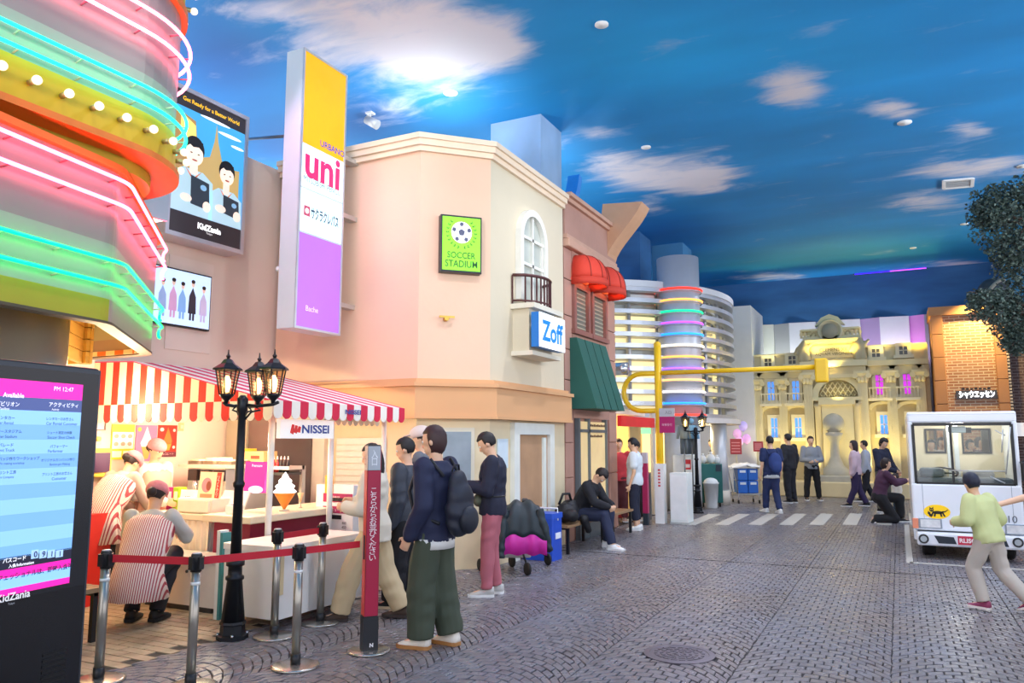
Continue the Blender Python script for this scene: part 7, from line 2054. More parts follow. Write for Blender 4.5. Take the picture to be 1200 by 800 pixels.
# wagon with draped jacket
wg = gp(606, 672)
wag = thing('pushchair', 'black wheeled pushchair with a jacket thrown over it behind the pink trousers', 'pushchair', (wg.x, wg.y, 0))
ax1 = (cR * .9 - cF * .1); 
wpos = [gp(563, 669), gp(618, 674), gp(642, 662), gp(600, 664)]
for p in wpos:
    wr = .075
    w_ = MB().lathe([(wr - .02, -.018), (wr, -.012), (wr, .012), (wr - .02, .018)], (p.x, p.y, wr), 22, ax=cF * .5 + cR * .87).build('wheel', RUB, wag)
    MB().lathe([(.01, -.012), (wr - .022, -.012), (wr - .022, .012), (.01, .012)], (p.x, p.y, wr), 16, ax=cF * .5 + cR * .87).build('hub', M('c8ccd0', .3, .4), w_)
ct_ = sum(wpos, Vector((0, 0, 0))) / 4
zj = onD(625, 588, depth(ct_)).z
for p in wpos:
    MB().tube([(p.x, p.y, .1), (p.x * .62 + ct_.x * .38, p.y * .62 + ct_.y * .38, .22), (p.x * .3 + ct_.x * .7, p.y * .3 + ct_.y * .7, .48)], .014, 6).build('frame_tube', BLACK, wag)
MB().obox(ct_ + Vector((0, 0, .46)), cR * .24, cF * .18, (0, 0, .03)).build('seat', M('2a2c30', .7), wag, .02)
MB().obox(ct_ + cR * .1 + Vector((0, 0, .66)), cR * .04, cF * .17, (0, 0, .2)).build('backrest', M('2a2c30', .7), wag, .02)
MB().obox(ct_ - cR * .0 + Vector((0, 0, .26)), cR * .17, cF * .15, (0, 0, .1)).build('basket', M('b8bcc0', .6), wag, .02)
jc = ct_ + cR * .06 - cF * .20
jk = thing('jacket', 'dark teal jacket with magenta hem draped over the pushchair', 'jacket', (jc.x, jc.y, .4))
def dr(u, z, w): return jc + cR * u + Vector((0, 0, z)) - cF * w
rows_ = []
ztop = zj
NU = 22
for i, (z, half, w) in enumerate(((ztop - .01, .14, -.10), (ztop + .02, .20, .02), (ztop - .03, .245, .15), (ztop - .16, .275, .22), (ztop - .30, .285, .235), (ztop - .36, .29, .24))):
    rows_.append([tuple(dr(-half + 2 * half * k / NU, z - .05 * abs(2 * k / NU - 1) ** 3 - .02 * math.sin(k * .7), w + .007 * math.sin(k * 1.25) * min(1, i / 2))) for k in range(NU + 1)])
b1 = MB().strip(rows_, 0, True).build('jacket_body', M('1c2c34', .55, var=.1), jk)
rows2 = [rows_[-1]] + [[tuple(dr(-.29 + .58 * k / NU, ztop - zz - .012 * math.sin(k * .9), .245 + .008 * math.sin(k * 1.25 + .4))) for k in range(NU + 1)] for zz in (.45, .58)]
b2 = MB().strip(rows2, 0, True).build('magenta_hem', M('c4249c', .55, var=.08), jk)
for o in (b1, b2):
    s_ = o.modifiers.new('cloth_thickness', 'SOLIDIFY'); s_.thickness = .014
remesh(MB().cyl(dr(-.2, ztop - .06, .16), dr(-.245, ztop - .36, .24), .055, .05).cyl(dr(-.245, ztop - .36, .24), dr(-.25, ztop - .62, .25), .05, .042), 'sleeve', M('1a2a32', .55), jk, .015, 3, .005, 10)
remesh(MB().cyl(dr(.2, ztop - .06, .16), dr(.27, ztop - .3, .22), .055, .05).cyl(dr(.27, ztop - .3, .22), dr(.33, ztop - .56, .2), .05, .042), 'sleeve', M('1a2a32', .55), jk, .015, 3, .005, 10)
# cardboard box and yellow bag near the queue
q = gp(556, 655)
cb_ = thing('cardboard_box', 'brown cardboard box on the ground behind the pink trousers', 'box', (q.x - .1, q.y + .35, 0))
q = Vector((q.x - .1, q.y + .35, 0))
MB().obox(q + Vector((0, 0, .17)), cR * .22, cF * .16, (0, 0, .168)).build('carton', M('c8945c', .75, var=.08), cb_); MB().obox(q + Vector((0, 0, .345)), cR * .18, cF * .03, (0, 0, .006)).build('tape', M('d8b48a', .4), cb_)
yb2 = thing('yellow_bag', 'yellow folded umbrella standing against the cardboard box', 'umbrella', q + cR * .1 - cF * .2)
MB().lathe([(.012, .0), (.05, .12), (.045, .4), (.015, .5)], q + cR * .1 - cF * .22, 10).build('folded_cloth', M('f0b020', .6), yb2); MB().cyl(q + cR * .1 - cF * .22 + Vector((0, 0, .5)), q + cR * .1 - cF * .22 + Vector((0, 0, .62)), .012, None, 8).build('handle', M('3a2a20', .5), yb2)

lamp('POINT', 'van_fill_lamp', ((TXL + TXR) / 2, YF + .7, ZR - .14), 14, (1, .92, .8), .08)  # added light that brightens the van interior
# ================================================================== PEOPLE
SKIN = M('e2b594', .5, var=.05); SKIN2 = M('d9a684', .5, var=.05)
EYEW = M('f2efe8', .3); EYED = M('2a1a14', .2); LIP = M('b8685c', .5)
DEF = dict(pel=(0, 0, .53), wai=(0, 0, .615), che=(0, .0, .72), nek=(0, -.008, .825), hed=(0, .012, .925),
           sL=(-.108, -.005, .808), eL=(-.135, -.02, .63), wL=(-.138, .03, .485), sR=(.108, -.005, .808), eR=(.135, -.02, .63), wR=(.138, .03, .485),
           hL=(-.05, 0, .515), kL=(-.055, .012, .285), aL=(-.055, -.02, .045), hR=(.05, 0, .515), kR=(.055, .012, .285), aR=(.055, -.02, .045), tL=(-.12, 1, 0), tR=(.12, 1, 0))
def person(label, pos, a, H, pose=None, top=None, bot=None, shoe=None, sole=None, hair='1c1614', skin=SKIN, vox=.012, style='short', hyaw=0, hpitch=0, topfit=.014, botfit=.012, sleeve='long', botlen='long',
           hem=.0, curl=.5, wide=0.0, hat=None, name='person', fing=True, group=None, hem_mat=None, nofeetz=False):
    ar = math.radians(a); d = cF * math.cos(ar) - cR * math.sin(ar)
    t = bpy.data.objects.new(name, None); COL.objects.link(t); tag(t, label, 'person', group)
    t.location = (pos.x, pos.y, 0); t.rotation_euler = (0, 0, math.atan2(-d.x, d.y)); t.empty_display_size = .3
    LOC[t.name] = None
    J = {k: Vector(v) for k, v in DEF.items()}
    for k, v in (pose or {}).items(): J[k] = Vector(v)
    J = {k: (v * H if k not in ('tL', 'tR') else v.normalized()) for k, v in J.items()}
    h = H
    up = (J['nek'] - J['pel']).normalized(); rt = (J['sR'] - J['sL']).normalized(); rt = (rt - up * rt.dot(up)).normalized(); fw = up.cross(rt)
    rh = (J['hR'] - J['hL']).normalized(); rh = (rh - up * rh.dot(up)).normalized(); fh = up.cross(rh)
    def ring(c, rx, ry, r_, f_, n=14): return [c + r_ * rx * math.cos(2 * PI * k / n) + f_ * ry * math.sin(2 * PI * k / n) for k in range(n)]
    def cap(mb, p, q, ra, rb, n=10):
        mb.cyl(p, q, ra, rb, n); mb.sph(p, ra, n, 7); mb.sph(q, rb, n, 7)
    def torso(mb, g, low=-.02, neck=True):
        P = J['pel']
        ring_l = [(P + up * low * h, .088, .066), (P + up * .02 * h, .094, .068), (J['wai'], .082, .060), ((J['wai'] + J['che']) / 2, .088, .063), (J['che'], .098, .068), (J['che'] + (J['nek'] - J['che']) * .6, .100, .060), (J['nek'] - up * .012 * h, .062, .045)]
        if neck: ring_l.append((J['nek'] + up * .012 * h, .036, .036))
        R = []
        for i, (c, rx, ry) in enumerate(ring_l):
            m_ = min(1, i / 3); r_ = (rh * (1 - m_) + rt * m_).normalized(); f_ = (fh * (1 - m_) + fw * m_).normalized()
            gg = g * h if i < len(ring_l) - 1 else g * h * .6
            R.append(ring(c, rx * h + gg, ry * h + gg, r_, f_))
        mb.loft(R)
    # head frame
    hu = (J['hed'] - J['nek']).normalized(); hu = (hu + up * .6).normalized()
    hr = rt.copy(); hr = (hr - hu * hr.dot(hu)).normalized()
    Ry = Matrix.Rotation(math.radians(hyaw), 3, hu); hr = Ry @ hr; hf = hu.cross(hr)
    Rp = Matrix.Rotation(math.radians(hpitch), 3, hr); hf = Rp @ hf; hu = Rp @ hu
    hc = J['hed']
    fr = (hr, hf, hu)
    k_ = h if h > 1.45 else h * (1 + .25 * (1.45 - h) / .3)     # children have larger heads
    # ---- body
    b = MB(); torso(b, 0.0)
    for s in 'LR':
        cap(b, J['s' + s], J['e' + s], .029 * h, .023 * h); cap(b, J['e' + s], J['w' + s], .023 * h, .0155 * h)
        cap(b, J['h' + s], J['k' + s], .050 * h, .034 * h); m_ = J['k' + s] * .68 + J['a' + s] * .32
        cap(b, J['k' + s], m_, .033 * h, .033 * h); cap(b, m_, J['a' + s], .033 * h, .021 * h)
        cap(b, J['a' + s] - Vector((0, 0, .012 * h)), J['a' + s] + J['t' + s] * .07 * h - Vector((0, 0, .025 * h)), .02 * h, .016 * h)
        # hand
        dw = (J['w' + s] - J['e' + s]).normalized(); sg = -1 if s == 'L' else 1
        inw = (-rt * sg * .75 + fw * .25); pn = (inw - dw * inw.dot(dw)).normalized()       # palm faces the body
        ac = dw.cross(pn).normalized()                                                       # across the palm
        if ac.dot(fw) < 0: ac = -ac
        W = J['w' + s]; q = h / 1.7
        cap(b, W, W + dw * .03 * q, .021 * q, .024 * q)
        b.sph(W + dw * .055 * q, (.040 * q, .016 * q, .046 * q), 12, 8, fr=(ac, pn, dw))
        if fing:
            for i, (of, L) in enumerate(((.030, .064), (.010, .072), (-.010, .067), (-.029, .052))):
                p0 = W + dw * .082 * q + ac * of * q; an = curl * 1.1
                d1 = (dw * math.cos(an * .6) + pn * math.sin(an * .6)); d2 = (dw * math.cos(an * 1.9) + pn * math.sin(an * 1.9))
                p1 = p0 + d1 * L * .55 * q; p2 = p1 + d2 * L * .5 * q
                cap(b, p0 - dw * .02 * q, p1, .0095 * q, .009 * q, 8); cap(b, p1, p2, .009 * q, .0075 * q, 8)
            p0 = W + dw * .03 * q + ac * .03 * q; p1 = p0 + (dw * .6 + ac * .75 + pn * .25).normalized() * .04 * q; p2 = p1 + (dw * .85 + pn * .5 + ac * .1).normalized() * .03 * q
            cap(b, p0, p1, .013 * q, .011 * q, 8); cap(b, p1, p2, .011 * q, .009 * q, 8)
    cap(b, J['nek'] - up * .02 * h, hc - hu * .02 * k_, .032 * h, .031 * h)
    b.sph(hc + hu * .012 * k_, (.044 * k_, .055 * k_, .056 * k_), 16, 12, fr=fr)
    b.sph(hc + hf * .012 * k_ - hu * .028 * k_, (.035 * k_, .042 * k_, .042 * k_), 14, 10, fr=fr)
    b.sph(hc + hf * .056 * k_ - hu * .008 * k_, (.0085 * k_, .011 * k_, .014 * k_), 8, 6, fr=fr)
    for s in (-1, 1): b.sph(hc + hr * s * .045 * k_ - hf * .004 * k_ - hu * .004 * k_, (.007 * k_, .012 * k_, .018 * k_), 8, 6, fr=fr)
    bo = remesh(b, 'body', skin, t, vox, 3, local=True)
    for s in (-1, 1):
        e = MB(); ec = hc + hf * .0445 * k_ + hr * s * .0185 * k_ + hu * .010 * k_
        e.sph(ec, .0078 * k_, 10, 8, 0, fr); e.sph(ec + hf * .0034 * k_, .0056 * k_, 8, 6, 1, fr); e.build('eye', [EYEW, EYED], t)
    MB().sph(hc + hf * .048 * k_ - hu * .034 * k_, (.015 * k_, .006 * k_, .004 * k_), 10, 6, fr=fr).build('mouth', LIP, t)
    # ---- hair
    def hairmesh():
        c0 = hc + hu * .020 * k_ - hf * .006 * k_
        m = MB(); m.sph((0, 0, 0), 1.0, 26, 18)
        rnd = random.Random(len(label))
        V = []
        for v in m.v:
            x, y, z = v
            s_ = 1.0 + rnd.uniform(-.02, .03)
            face = (y > .25 and z < .42) or (y > -.1 and z < -.35) or z < -.8
            if style == 'bob': face = (y > .3 and z < .42)
            zz = z
            if style == 'bob' and z < 0: zz = z * 1.45
            if style == 'long' and z < 0 and y < .2: zz = z * 2.6; s_ *= 1.03; face = False
            elif style == 'long': face = (y > .3 and z < .42)
            if face: s_ = .72
            V.append(c0 + hr * x * .050 * k_ * s_ + hf * y * .061 * k_ * s_ + hu * zz * .061 * k_ * s_)
        m.v = [tuple(v) for v in V]
        m.build('hair', M(hair, .55, var=.25, scale=30), t)
        if style == 'bun':
            MB().sph(hc - hf * .068 * k_ - hu * .005 * k_, .026 * k_, 12, 8).build('hair_bun', M(hair, .55), t)
    hairmesh()
    if hat:
        m = MB(); m.sph(hc + hu * .030 * k_ - hf * .006 * k_, (.060 * k_, .071 * k_, .055 * k_), 20, 12, fr=fr)
        m.v = [tuple(Vector(v) + (hu * max(0, ((hc + hu * .012 * k_) - Vector(v)).dot(hu)))) for v in m.v]
        hb = m.build('cap', hat[0], t)
        if hat[1]: MB().sph(hc + hu * .034 * k_ + hf * .065 * k_, (.045 * k_, .045 * k_, .006 * k_), 14, 6, fr=fr).build('brim', hat[0], hb)
    # ---- shirt / jacket
    if top is not None:
        m = MB(); torso(m, topfit, -.045 + hem, True)
        for s in 'LR':
            S, E, Wr = J['s' + s], J['e' + s], J['w' + s]
            g = topfit * .85 * h
            if sleeve == 'long':
                cap(m, S, E, .031 * h + g, .026 * h + g); cap(m, E, Wr - (Wr - E).normalized() * .012 * h, .026 * h + g, .018 * h + g)
            elif sleeve == 'short':
                cap(m, S, S + (E - S) * .62, .031 * h + g, .029 * h + g)
            else: m.sph(S, .03 * h + g, 10, 7)
        remesh(m, 'jacket' if sleeve == 'long' else 'shirt', top, t, max(vox, .012), 4, .0026 * h / 1.7, 9, local=True)
        if hem_mat is not None:
            R = [ring(J['pel'] + up * z_ * h, .094 * h + topfit * h * .8, .068 * h + topfit * h * .8, rh, fh, 20) for z_ in (-.075 + hem, -.03 + hem)]
            MB().loft(R).build('shirt_hem', hem_mat, t)
    # ---- trousers
    if bot is not None:
        m = MB(); P = J['pel']; g = botfit * h
        m.loft([ring(P - up * .05 * h, .082 * h + g, .066 * h + g, rh, fh), ring(P, .094 * h + g, .070 * h + g, rh, fh), ring(P + up * .05 * h, .088 * h + g, .064 * h + g, rh, fh)])
        for s in 'LR':
            Hh, K, A = J['h' + s], J['k' + s], J['a' + s]
            w_ = wide * h
            cap(m, Hh, K, .054 * h + g, .038 * h + g + w_)
            if botlen == 'long':
                E2 = A + (K - A).normalized() * .004 * h
                m.cyl(K, E2, .038 * h + g + w_, .028 * h + g + w_ * 1.25, 12)
            elif botlen == 'crop': m.cyl(K, A + (K - A) * .25, .038 * h + g, .03 * h + g, 12)
        remesh(m, 'trousers', bot, t, max(vox, .012), 4, .003 * h / 1.7, 8, local=True)
    # ---- shoes
    if shoe is not None:
        for s in 'LR':
            A = J['a' + s]; td = J['t' + s]; zf = A.z - .045 * h
            fx_ = Vector((td.x, td.y, 0)); fx_ = fx_.normalized() if fx_.length > .1 else Vector((0, 1, 0))
            tilt = td.z
            fx3 = (fx_ + Vector((0, 0, tilt))).normalized(); sx_ = Vector((fx_.y, -fx_.x, 0)); uz = sx_.cross(fx3)
            b0 = A - uz * .045 * h
            def P_(l, w__, z): return b0 + fx3 * l * h + sx_ * w__ * h + uz * z * h
            sec = [(-.045, .018, .058), (-.03, .026, .062), (.0, .027, .060), (.03, .028, .046), (.065, .031, .032), (.095, .029, .025), (.112, .018, .018)]
            R = []; R2 = []
            for l, w__, z in sec:
                R.append([P_(l, w__ * math.cos(x), .010 + (z - .010) * max(0, math.sin(x)) ** .7) for x in [PI * k / 8 for k in range(9)]])
                R2.append([P_(l * 1.03, w__ * 1.1, .0), P_(l * 1.03, -w__ * 1.1, .0), P_(l * 1.03, -w__ * 1.12, .016), P_(l * 1.03, w__ * 1.12, .016)])
            so = MB().loft(R).build('shoe', shoe, t)
            MB().loft(R2, smooth=False).build('sole', sole or WPL, so)
    mw = Matrix.Translation(t.location) @ Matrix.Rotation(t.rotation_euler.z, 4, 'Z')
    return t, (lambda x, y, z: mw @ (Vector((x, y, z)) * h)), J
def Hpx(p, px, pytop):
    return onD(px, pytop, depth(p)).z
BLK = M('16171b', .7, var=.15); NAVY = M('1c2342', .75, var=.12); 
# main man with backpack
p = gp(508, 757); H = Hpx(p, 517, 499)
tC, wC, JC = person('person in navy sweater and olive trousers wearing a dark backpack, standing in the queue', p, 62, H,
    dict(eL=(-.14, -.03, .64), wL=(-.135, .05, .5), eR=(.14, -.04, .63), wR=(.12, .06, .50), aL=(-.06, .03, .045), kL=(-.06, .03, .285), aR=(.065, -.05, .045), kR=(.06, -.0, .285)),
    NAVY, M('40493a', .8, var=.12), M('ece6da', .6), M('b07a44', .6), '3a2222', SKIN, .0085, 'bob', 10, -6, .023, .010, hem=-.012, wide=.020, hem_mat=M('d8d8d4', .8))
mw = wC
bpk = thing('backpack', 'dark navy backpack on the back of the person in olive trousers', 'backpack', wC(0, -.13, .62))
bx = (wC(1, 0, 0) - wC(0, 0, 0)).normalized(); by = (wC(0, 1, 0) - wC(0, 0, 0)).normalized(); bz = Vector((0, 0, 1))
mb = MB()
for dz, rx, ry, off in ((-.13, .15, .085, .0), (-.05, .165, .10, .0), (.06, .15, .085, .0), (.15, .11, .065, .01)):
    mb.sph(wC(0, -.135 + off, .64) + bz * dz, (rx, ry, .12), 18, 12, fr=(bx, by, bz))
remesh(mb, 'bag_body', M('1a2030', .6, var=.1), bpk, .014, 4, .004, 9)
mb = MB(); mb.sph(wC(0, -.185, .575), (.115, .06, .11), 16, 10, fr=(bx, by, bz)); remesh(mb, 'front_pocket', M('161c2a', .6), bpk, .014, 3)
for s_ in (-1, 1):
    MB().tube([wC(s_ * .07, -.09, .77), wC(s_ * .085, -.03, .845), wC(s_ * .082, .05, .80), wC(s_ * .088, .085, .70), wC(s_ * .10, .05, .60), wC(s_ * .085, -.08, .56)], .014, 8).build('strap', M('11151e', .6), bpk)
MB().tube([wC(-.03, -.11, .79), wC(-.02, -.115, .82), wC(.02, -.115, .82), wC(.03, -.11, .79)], .007, 6).build('haul_loop', M('11151e', .6), bpk)
# person in black jacket
p = gp(474, 711); H = Hpx(p, 484, 513)
person('person in black padded jacket and wide black trousers right behind the red queue sign', p, 70, H, dict(aL=(-.06, .05, .045), kL=(-.06, .035, .285), aR=(.06, -.05, .045)), M('343a46', .55, var=.2, scale=14, bump=.4, bscale=14), M('12131a', .8), BLK, M('d8c8a8', .6), '1a1416', SKIN, .011, 'short', 15, -12, .026, .016, wide=.02)
# person in cream coat
p = gp(392, 728); H = min(1.72, Hpx(p, 435, 520))
p = p + cR * .30 + cF * .08
person('person in cream coat and beige trousers stepping forward behind the red queue sign', p, 84, H, dict(pel=(0, -.02, .515), hL=(-.05, -.02, .505), hR=(.05, -.02, .505), kL=(-.06, .10, .275), aL=(-.06, .16, .045), kR=(.06, -.06, .28), aR=(.06, -.17, .05), eL=(-.14, .02, .63), wL=(-.08, .14, .64), eR=(.15, .0, .63), wR=(.08, .13, .66), tR=(.1, 1, 0)),
       M('e2d8c4', .85, var=.08), M('c9b48e', .85, var=.08), M('4a3a30', .7), M('3a3230', .7), '1a1618', SKIN, .012, 'long', 0, -10, .024, .016, hem=-.03, wide=.012)
# person half hidden with cap
p = gp(492, 694); H = Hpx(p, 494, 500)
person('person in tan trousers and pale cap half hidden behind the backpack wearer', p, 85, H, None, M('6a7078', .8), M('bfa582', .85), WPL, WPL, '2a2020', SKIN, .018, 'short', 0, -4, .016, .014, hat=(M('d8c8c0', .8), True))
# man in pink trousers
p = gp(577, 697); H = Hpx(p, 582, 505)
tD, wD, JD = person('person in navy top and dusty pink trousers looking down at a phone', p, 86, H, dict(eL=(-.135, .02, .64), wL=(-.06, .155, .665), eR=(.135, .02, .64), wR=(.055, .15, .66), aL=(-.055, .03, .045), kL=(-.058, .025, .285), hed=(0, .035, .918)),
       M('1c2036', .75, var=.1), M('b46672', .8, var=.08), M('b8b8b4', .6), WPL, '1a1618', SKIN, .0095, 'short', 0, -20, .021, .008, curl=.9, sleeve='long')
ph = thing('phone', 'dark phone held by the person in pink trousers', 'phone', wD(0, .20, .69))
ax_l = (wD(1, 0, 0) - wD(0, 0, 0)).normalized(); ay_l = (wD(0, 1, 0) - wD(0, 0, 0)).normalized()
uu = (Vector((0, 0, 1)) * .75 + ay_l * .55).normalized(); nn_ = ax_l.cross(uu)
MB().obox(wD(0, .212, .70), ax_l * .038, uu * .075, nn_ * .005).build('phone_body', BLACK, ph, .004); MB().obox(wD(0, .212, .70) + nn_ * -.0055 , ax_l * .034, uu * .068, nn_ * .001).build('phone_screen', M('8a9ab8', .2, em=.3), ph)
wb_ = thing('waist_bag', 'mottled grey green waist bag on the hip of the person in pink trousers', 'bag', wD(0, .06, .56))
remesh(MB().sph(wD(-.03, .085, .575), (.11, .06, .07), 14, 10, fr=(ax_l, ay_l, Vector((0, 0, 1)))), 'pouch', M('5a5e4e', .8, var=.5, scale=22), wb_, .012, 2)
MB().tube([wD(.105 * math.cos(x), .0 + .078 * math.sin(x), .60) for x in [2 * PI * k / 24 for k in range(24)]], .010, 6, closed=True).build('belt_strap', BLACK, wb_)
# seated pair on the bench (facing the street)
SIT = dict(pel=(0, 0, .295), wai=(0, .03, .375), che=(0, .085, .465), nek=(0, .15, .555), hed=(0, .21, .625), sL=(-.108, .125, .54), sR=(.108, .125, .54), eL=(-.13, .20, .40), eR=(.13, .20, .40), wL=(-.05, .30, .36), wR=(.05, .30, .36),
           hL=(-.05, .02, .285), hR=(.05, .02, .285), kL=(-.07, .265, .29), kR=(.07, .265, .29), aL=(-.075, .27, .045), aR=(.075, .27, .045))
fa = -(90 + 26.57)
p = Vector((-4.42, 11.1, 0))
person('person in black sweater and navy jeans hunched over on the bench', p, fa, 1.70, dict(SIT, aL=(-.075, .24, .045), aR=(.08, .34, .045)), M('191b24', .8), M('232c48', .8), WPL, WPL, '1c1618', SKIN, .013, 'short', 0, -35, .02, .012, curl=.8)
# standing in white tee
p = Vector((-4.30, 13.55, 0)); H = Hpx(p, 719, 513)
person('person in white shirt and navy shorts standing by the bench', p, 70, min(H, 1.72), None, M('d5dfe6', .8), M('1c2238', .8), WPL, WPL, '16141a', SKIN, .018, 'short', 0, -12, .024, .010, sleeve='short', botlen='crop')
# two in the shop
p = gp(743, 597); p = onD(743, 597, 16.1); p.z = 0; p.x -= .0
person('person in red apron standing inside the yellow shop', Vector((-5.0, 14.75, 0)), 175, Hpx(Vector((-5.0, 14.75, 0)), 740, 514), None, M('c03a44', .8), M('5a2a30', .8), M('b8a090', .6), None, '2a1a16', SKIN, .025, 'short', 0, 0, .018, .014, fing=False)
person('person in dark brown clothes beside the red apron in the shop', Vector((-4.75, 15.1, 0)), 120, 1.58, None, M('4a2e2a', .8), M('2a2226', .8), M('c8b8a8', .6), None, '1a1414', SKIN, .025, 'short', 0, 0, .018, .014, fing=False)
# behind the trolley
p = onD(838, 590, 19.9); p.z = 0
person('person with dark hair in navy vest behind the teal trolley', p, 75, Hpx(p, 838, 514), dict(wL=(-.08, .16, .6), wR=(.08, .16, .6)), M('283248', .8), M('22242c', .8), BLK, None, '1e1616', SKIN, .022, 'bob', 0, -15, .02, .014, fing=False)
# walkers
p = gp(906, 601); H = Hpx(p, 905, 511)
tI, wI, _ = person('person in navy top and jeans walking away with a blue backpack', p, 8, min(H, 1.72), dict(aL=(-.05, .1, .05), kL=(-.05, .07, .285), aR=(.05, -.09, .05), kR=(.05, .0, .28)), M('1c2c58', .8), M('22305c', .8), WPL, WPL, '1a1518', SKIN, .016, 'short', 0, -5, .018, .012, sleeve='short', hem_mat=M('c8ccd0', .8))
b_ = thing('backpack', 'blue backpack on the person walking away at the crosswalk', 'backpack', wI(0, -.12, .66))
remesh(MB().sph(wI(0, -.115, .66), (.15, .10, .22), 16, 12, fr=(cR, cF, Vector((0, 0, 1)))).sph(wI(0, -.15, .60), (.12, .08, .14), 14, 10, fr=(cR, cF, Vector((0, 0, 1)))), 'bag_body', M('203a78', .7), b_, .02, 3)
for s_ in (-1, 1): MB().tube([wI(s_ * .06, -.09, .76), wI(s_ * .08, -.02, .84), wI(s_ * .08, .07, .76), wI(s_ * .08, .06, .62)], .016, 6).build('strap', M('182a58', .7), b_)
p = gp(927, 589); H = Hpx(p, 925, 508)
person('person in dark jacket half hidden beside the walker with the blue backpack', p, 30, min(H, 1.75), None, M('24262e', .8), M('22242c', .8), BLK, None, '17141a', SKIN, .02, 'short', 0, 0, .02, .014, fing=False)
p = gp(953, 586); H = Hpx(p, 953, 511)
person('person in grey shirt and black trousers standing in front of the palace', p, 172, H, dict(kL=(-.075, .0, .285), aL=(-.095, -.01, .045), kR=(.075, .0, .285), aR=(.095, -.01, .045), wL=(.0, .14, .60), wR=(.0, .13, .61), eL=(-.15, .02, .63), eR=(.15, .02, .63)), M('8e949c', .8), M('17181d', .8), BLK, None, '3a2c26', SKIN, .018, 'short', 0, 0, .018, .014, sleeve='long')
p = gp(1005, 594); H = Hpx(p, 1006, 516)
person('person in pale pink top and dark violet trousers walking near the palace', p, 55, min(H, 1.62), dict(aL=(-.05, .11, .05), aR=(.05, -.12, .06), kR=(.05, -.02, .28)), M('d6bcc8', .8), M('342850', .8), BLK, None, '2c1c24', SKIN, .018, 'long', 0, 0, .022, .014, fing=False)
p = gp(1017, 588); H = Hpx(p, 1017, 516)
person('person in pale blue grey top just behind the pink top walker', p, 60, min(H, 1.6), dict(aL=(-.05, .1, .05), aR=(.05, -.1, .05)), M('b0b8c4', .8), M('1c1e28', .8), BLK, None, '1c1618', SKIN, .02, 'short', 0, 0, .02, .014, fing=False)
p = gp(1037, 600); H = Hpx(p, 1038, 511)
person('person in navy top leaning over beside the delivery van', p, -150, min(H, 1.66), dict(wR=(.02, .2, .55), wL=(-.05, .2, .52), eL=(-.14, .05, .62), eR=(.14, .05, .62), hed=(0, .04, .915)), M('1a2038', .8), M('5a5a52', .8), BLK, None, '181418', SKIN, .016, 'bob', 0, -20, .02, .016)
KNEEL = dict(pel=(0, -.05, .30), wai=(0, -.03, .385), che=(0, .0, .49), nek=(0, .03, .595), hed=(0, .05, .69), sL=(-.105, .02, .58), sR=(.105, .02, .58), eL=(-.12, .12, .47), eR=(.12, .12, .47), wL=(-.05, .25, .5), wR=(.05, .25, .5),
             hL=(-.05, -.05, .29), hR=(.05, -.05, .29), kL=(-.07, .2, .29), aL=(-.07, .2, .045), kR=(.06, .10, .05), aR=(.06, -.14, .05), tR=(0, -.2, -1))
p = gp(1037, 612)
person('person in plum sleeves and black trousers kneeling on one knee beside the van', p, -100, 1.62, KNEEL, M('4a2a44', .8), M('14151b', .8), BLK, None, '2a1a18', SKIN, .016, 'bob', 0, -5, .018, .02)
p = gp(1058, 606) + cF * .2
person('small child in white top held by the kneeling person beside the van', p, 100, .86, None, M('d4cfc4', .8), M('2a4058', .8), WPL, None, '2a1c18', SKIN, .014, 'short', 0, 0, .018, .018, fing=False)
# running boy
p = gp(1166, 716)
HB_ = Hpx(p, 1143, 551) * 1.0
tM, wM, _ = person('child in pale lime shirt and grey trousers running past the white van', p, 28, HB_, dict(pel=(0, .0, .52), wai=(0, .02, .60), che=(0, .05, .70), nek=(0, .075, .80), hed=(0, .10, .895), sL=(-.10, .07, .785), sR=(.10, .05, .785), eL=(-.15, .06, .64), wL=(-.12, .17, .62), eR=(.15, -.0, .64), wR=(.13, .07, .56),
       kL=(-.06, .10, .30), aL=(-.06, .04, .06), tL=(-.1, 1, .02), kR=(.065, -.03, .29), aR=(.07, -.21, .10), tR=(.1, .8, -.35)), M('c8cf92', .8, var=.06), M('bdb4a8', .8, var=.08), M('8c3458', .6), M('e8dfd8', .5), '141a30', SKIN, .0095, 'short', -25, 0, .026, .011, wide=.006, sleeve='long', curl=.9)
# adult whose forearm enters at the right edge
q = onD(1163, 592, depth(p) + .02)
p2 = onD(1275, 720, depth(p) + .05); p2.z = 0
Hn = 1.60
dirn = (q - Vector((p2.x, p2.y, 0)))
loc = lambda v: Vector((v.dot(cF), 0, 0))
vx_ = -(dirn.dot(cR)) / Hn                     # forward (image left) distance of the hand in body heights
hd_ = q.z / Hn
person('adult mostly outside the right edge, bare forearm reaching to the back of the running child', p2, 90, Hn, dict(sR=(.10, .02, .80), eR=(.10, vx_ * .42, .655), wR=(.03, vx_ - .045, hd_ - .005), wL=(-.14, .05, .5)), M('5a6478', .8), M('2c3038', .8), WPL, None, '1c1618', SKIN, .0105, 'short', 0, 0, .018, .016, sleeve='short', curl=.15)
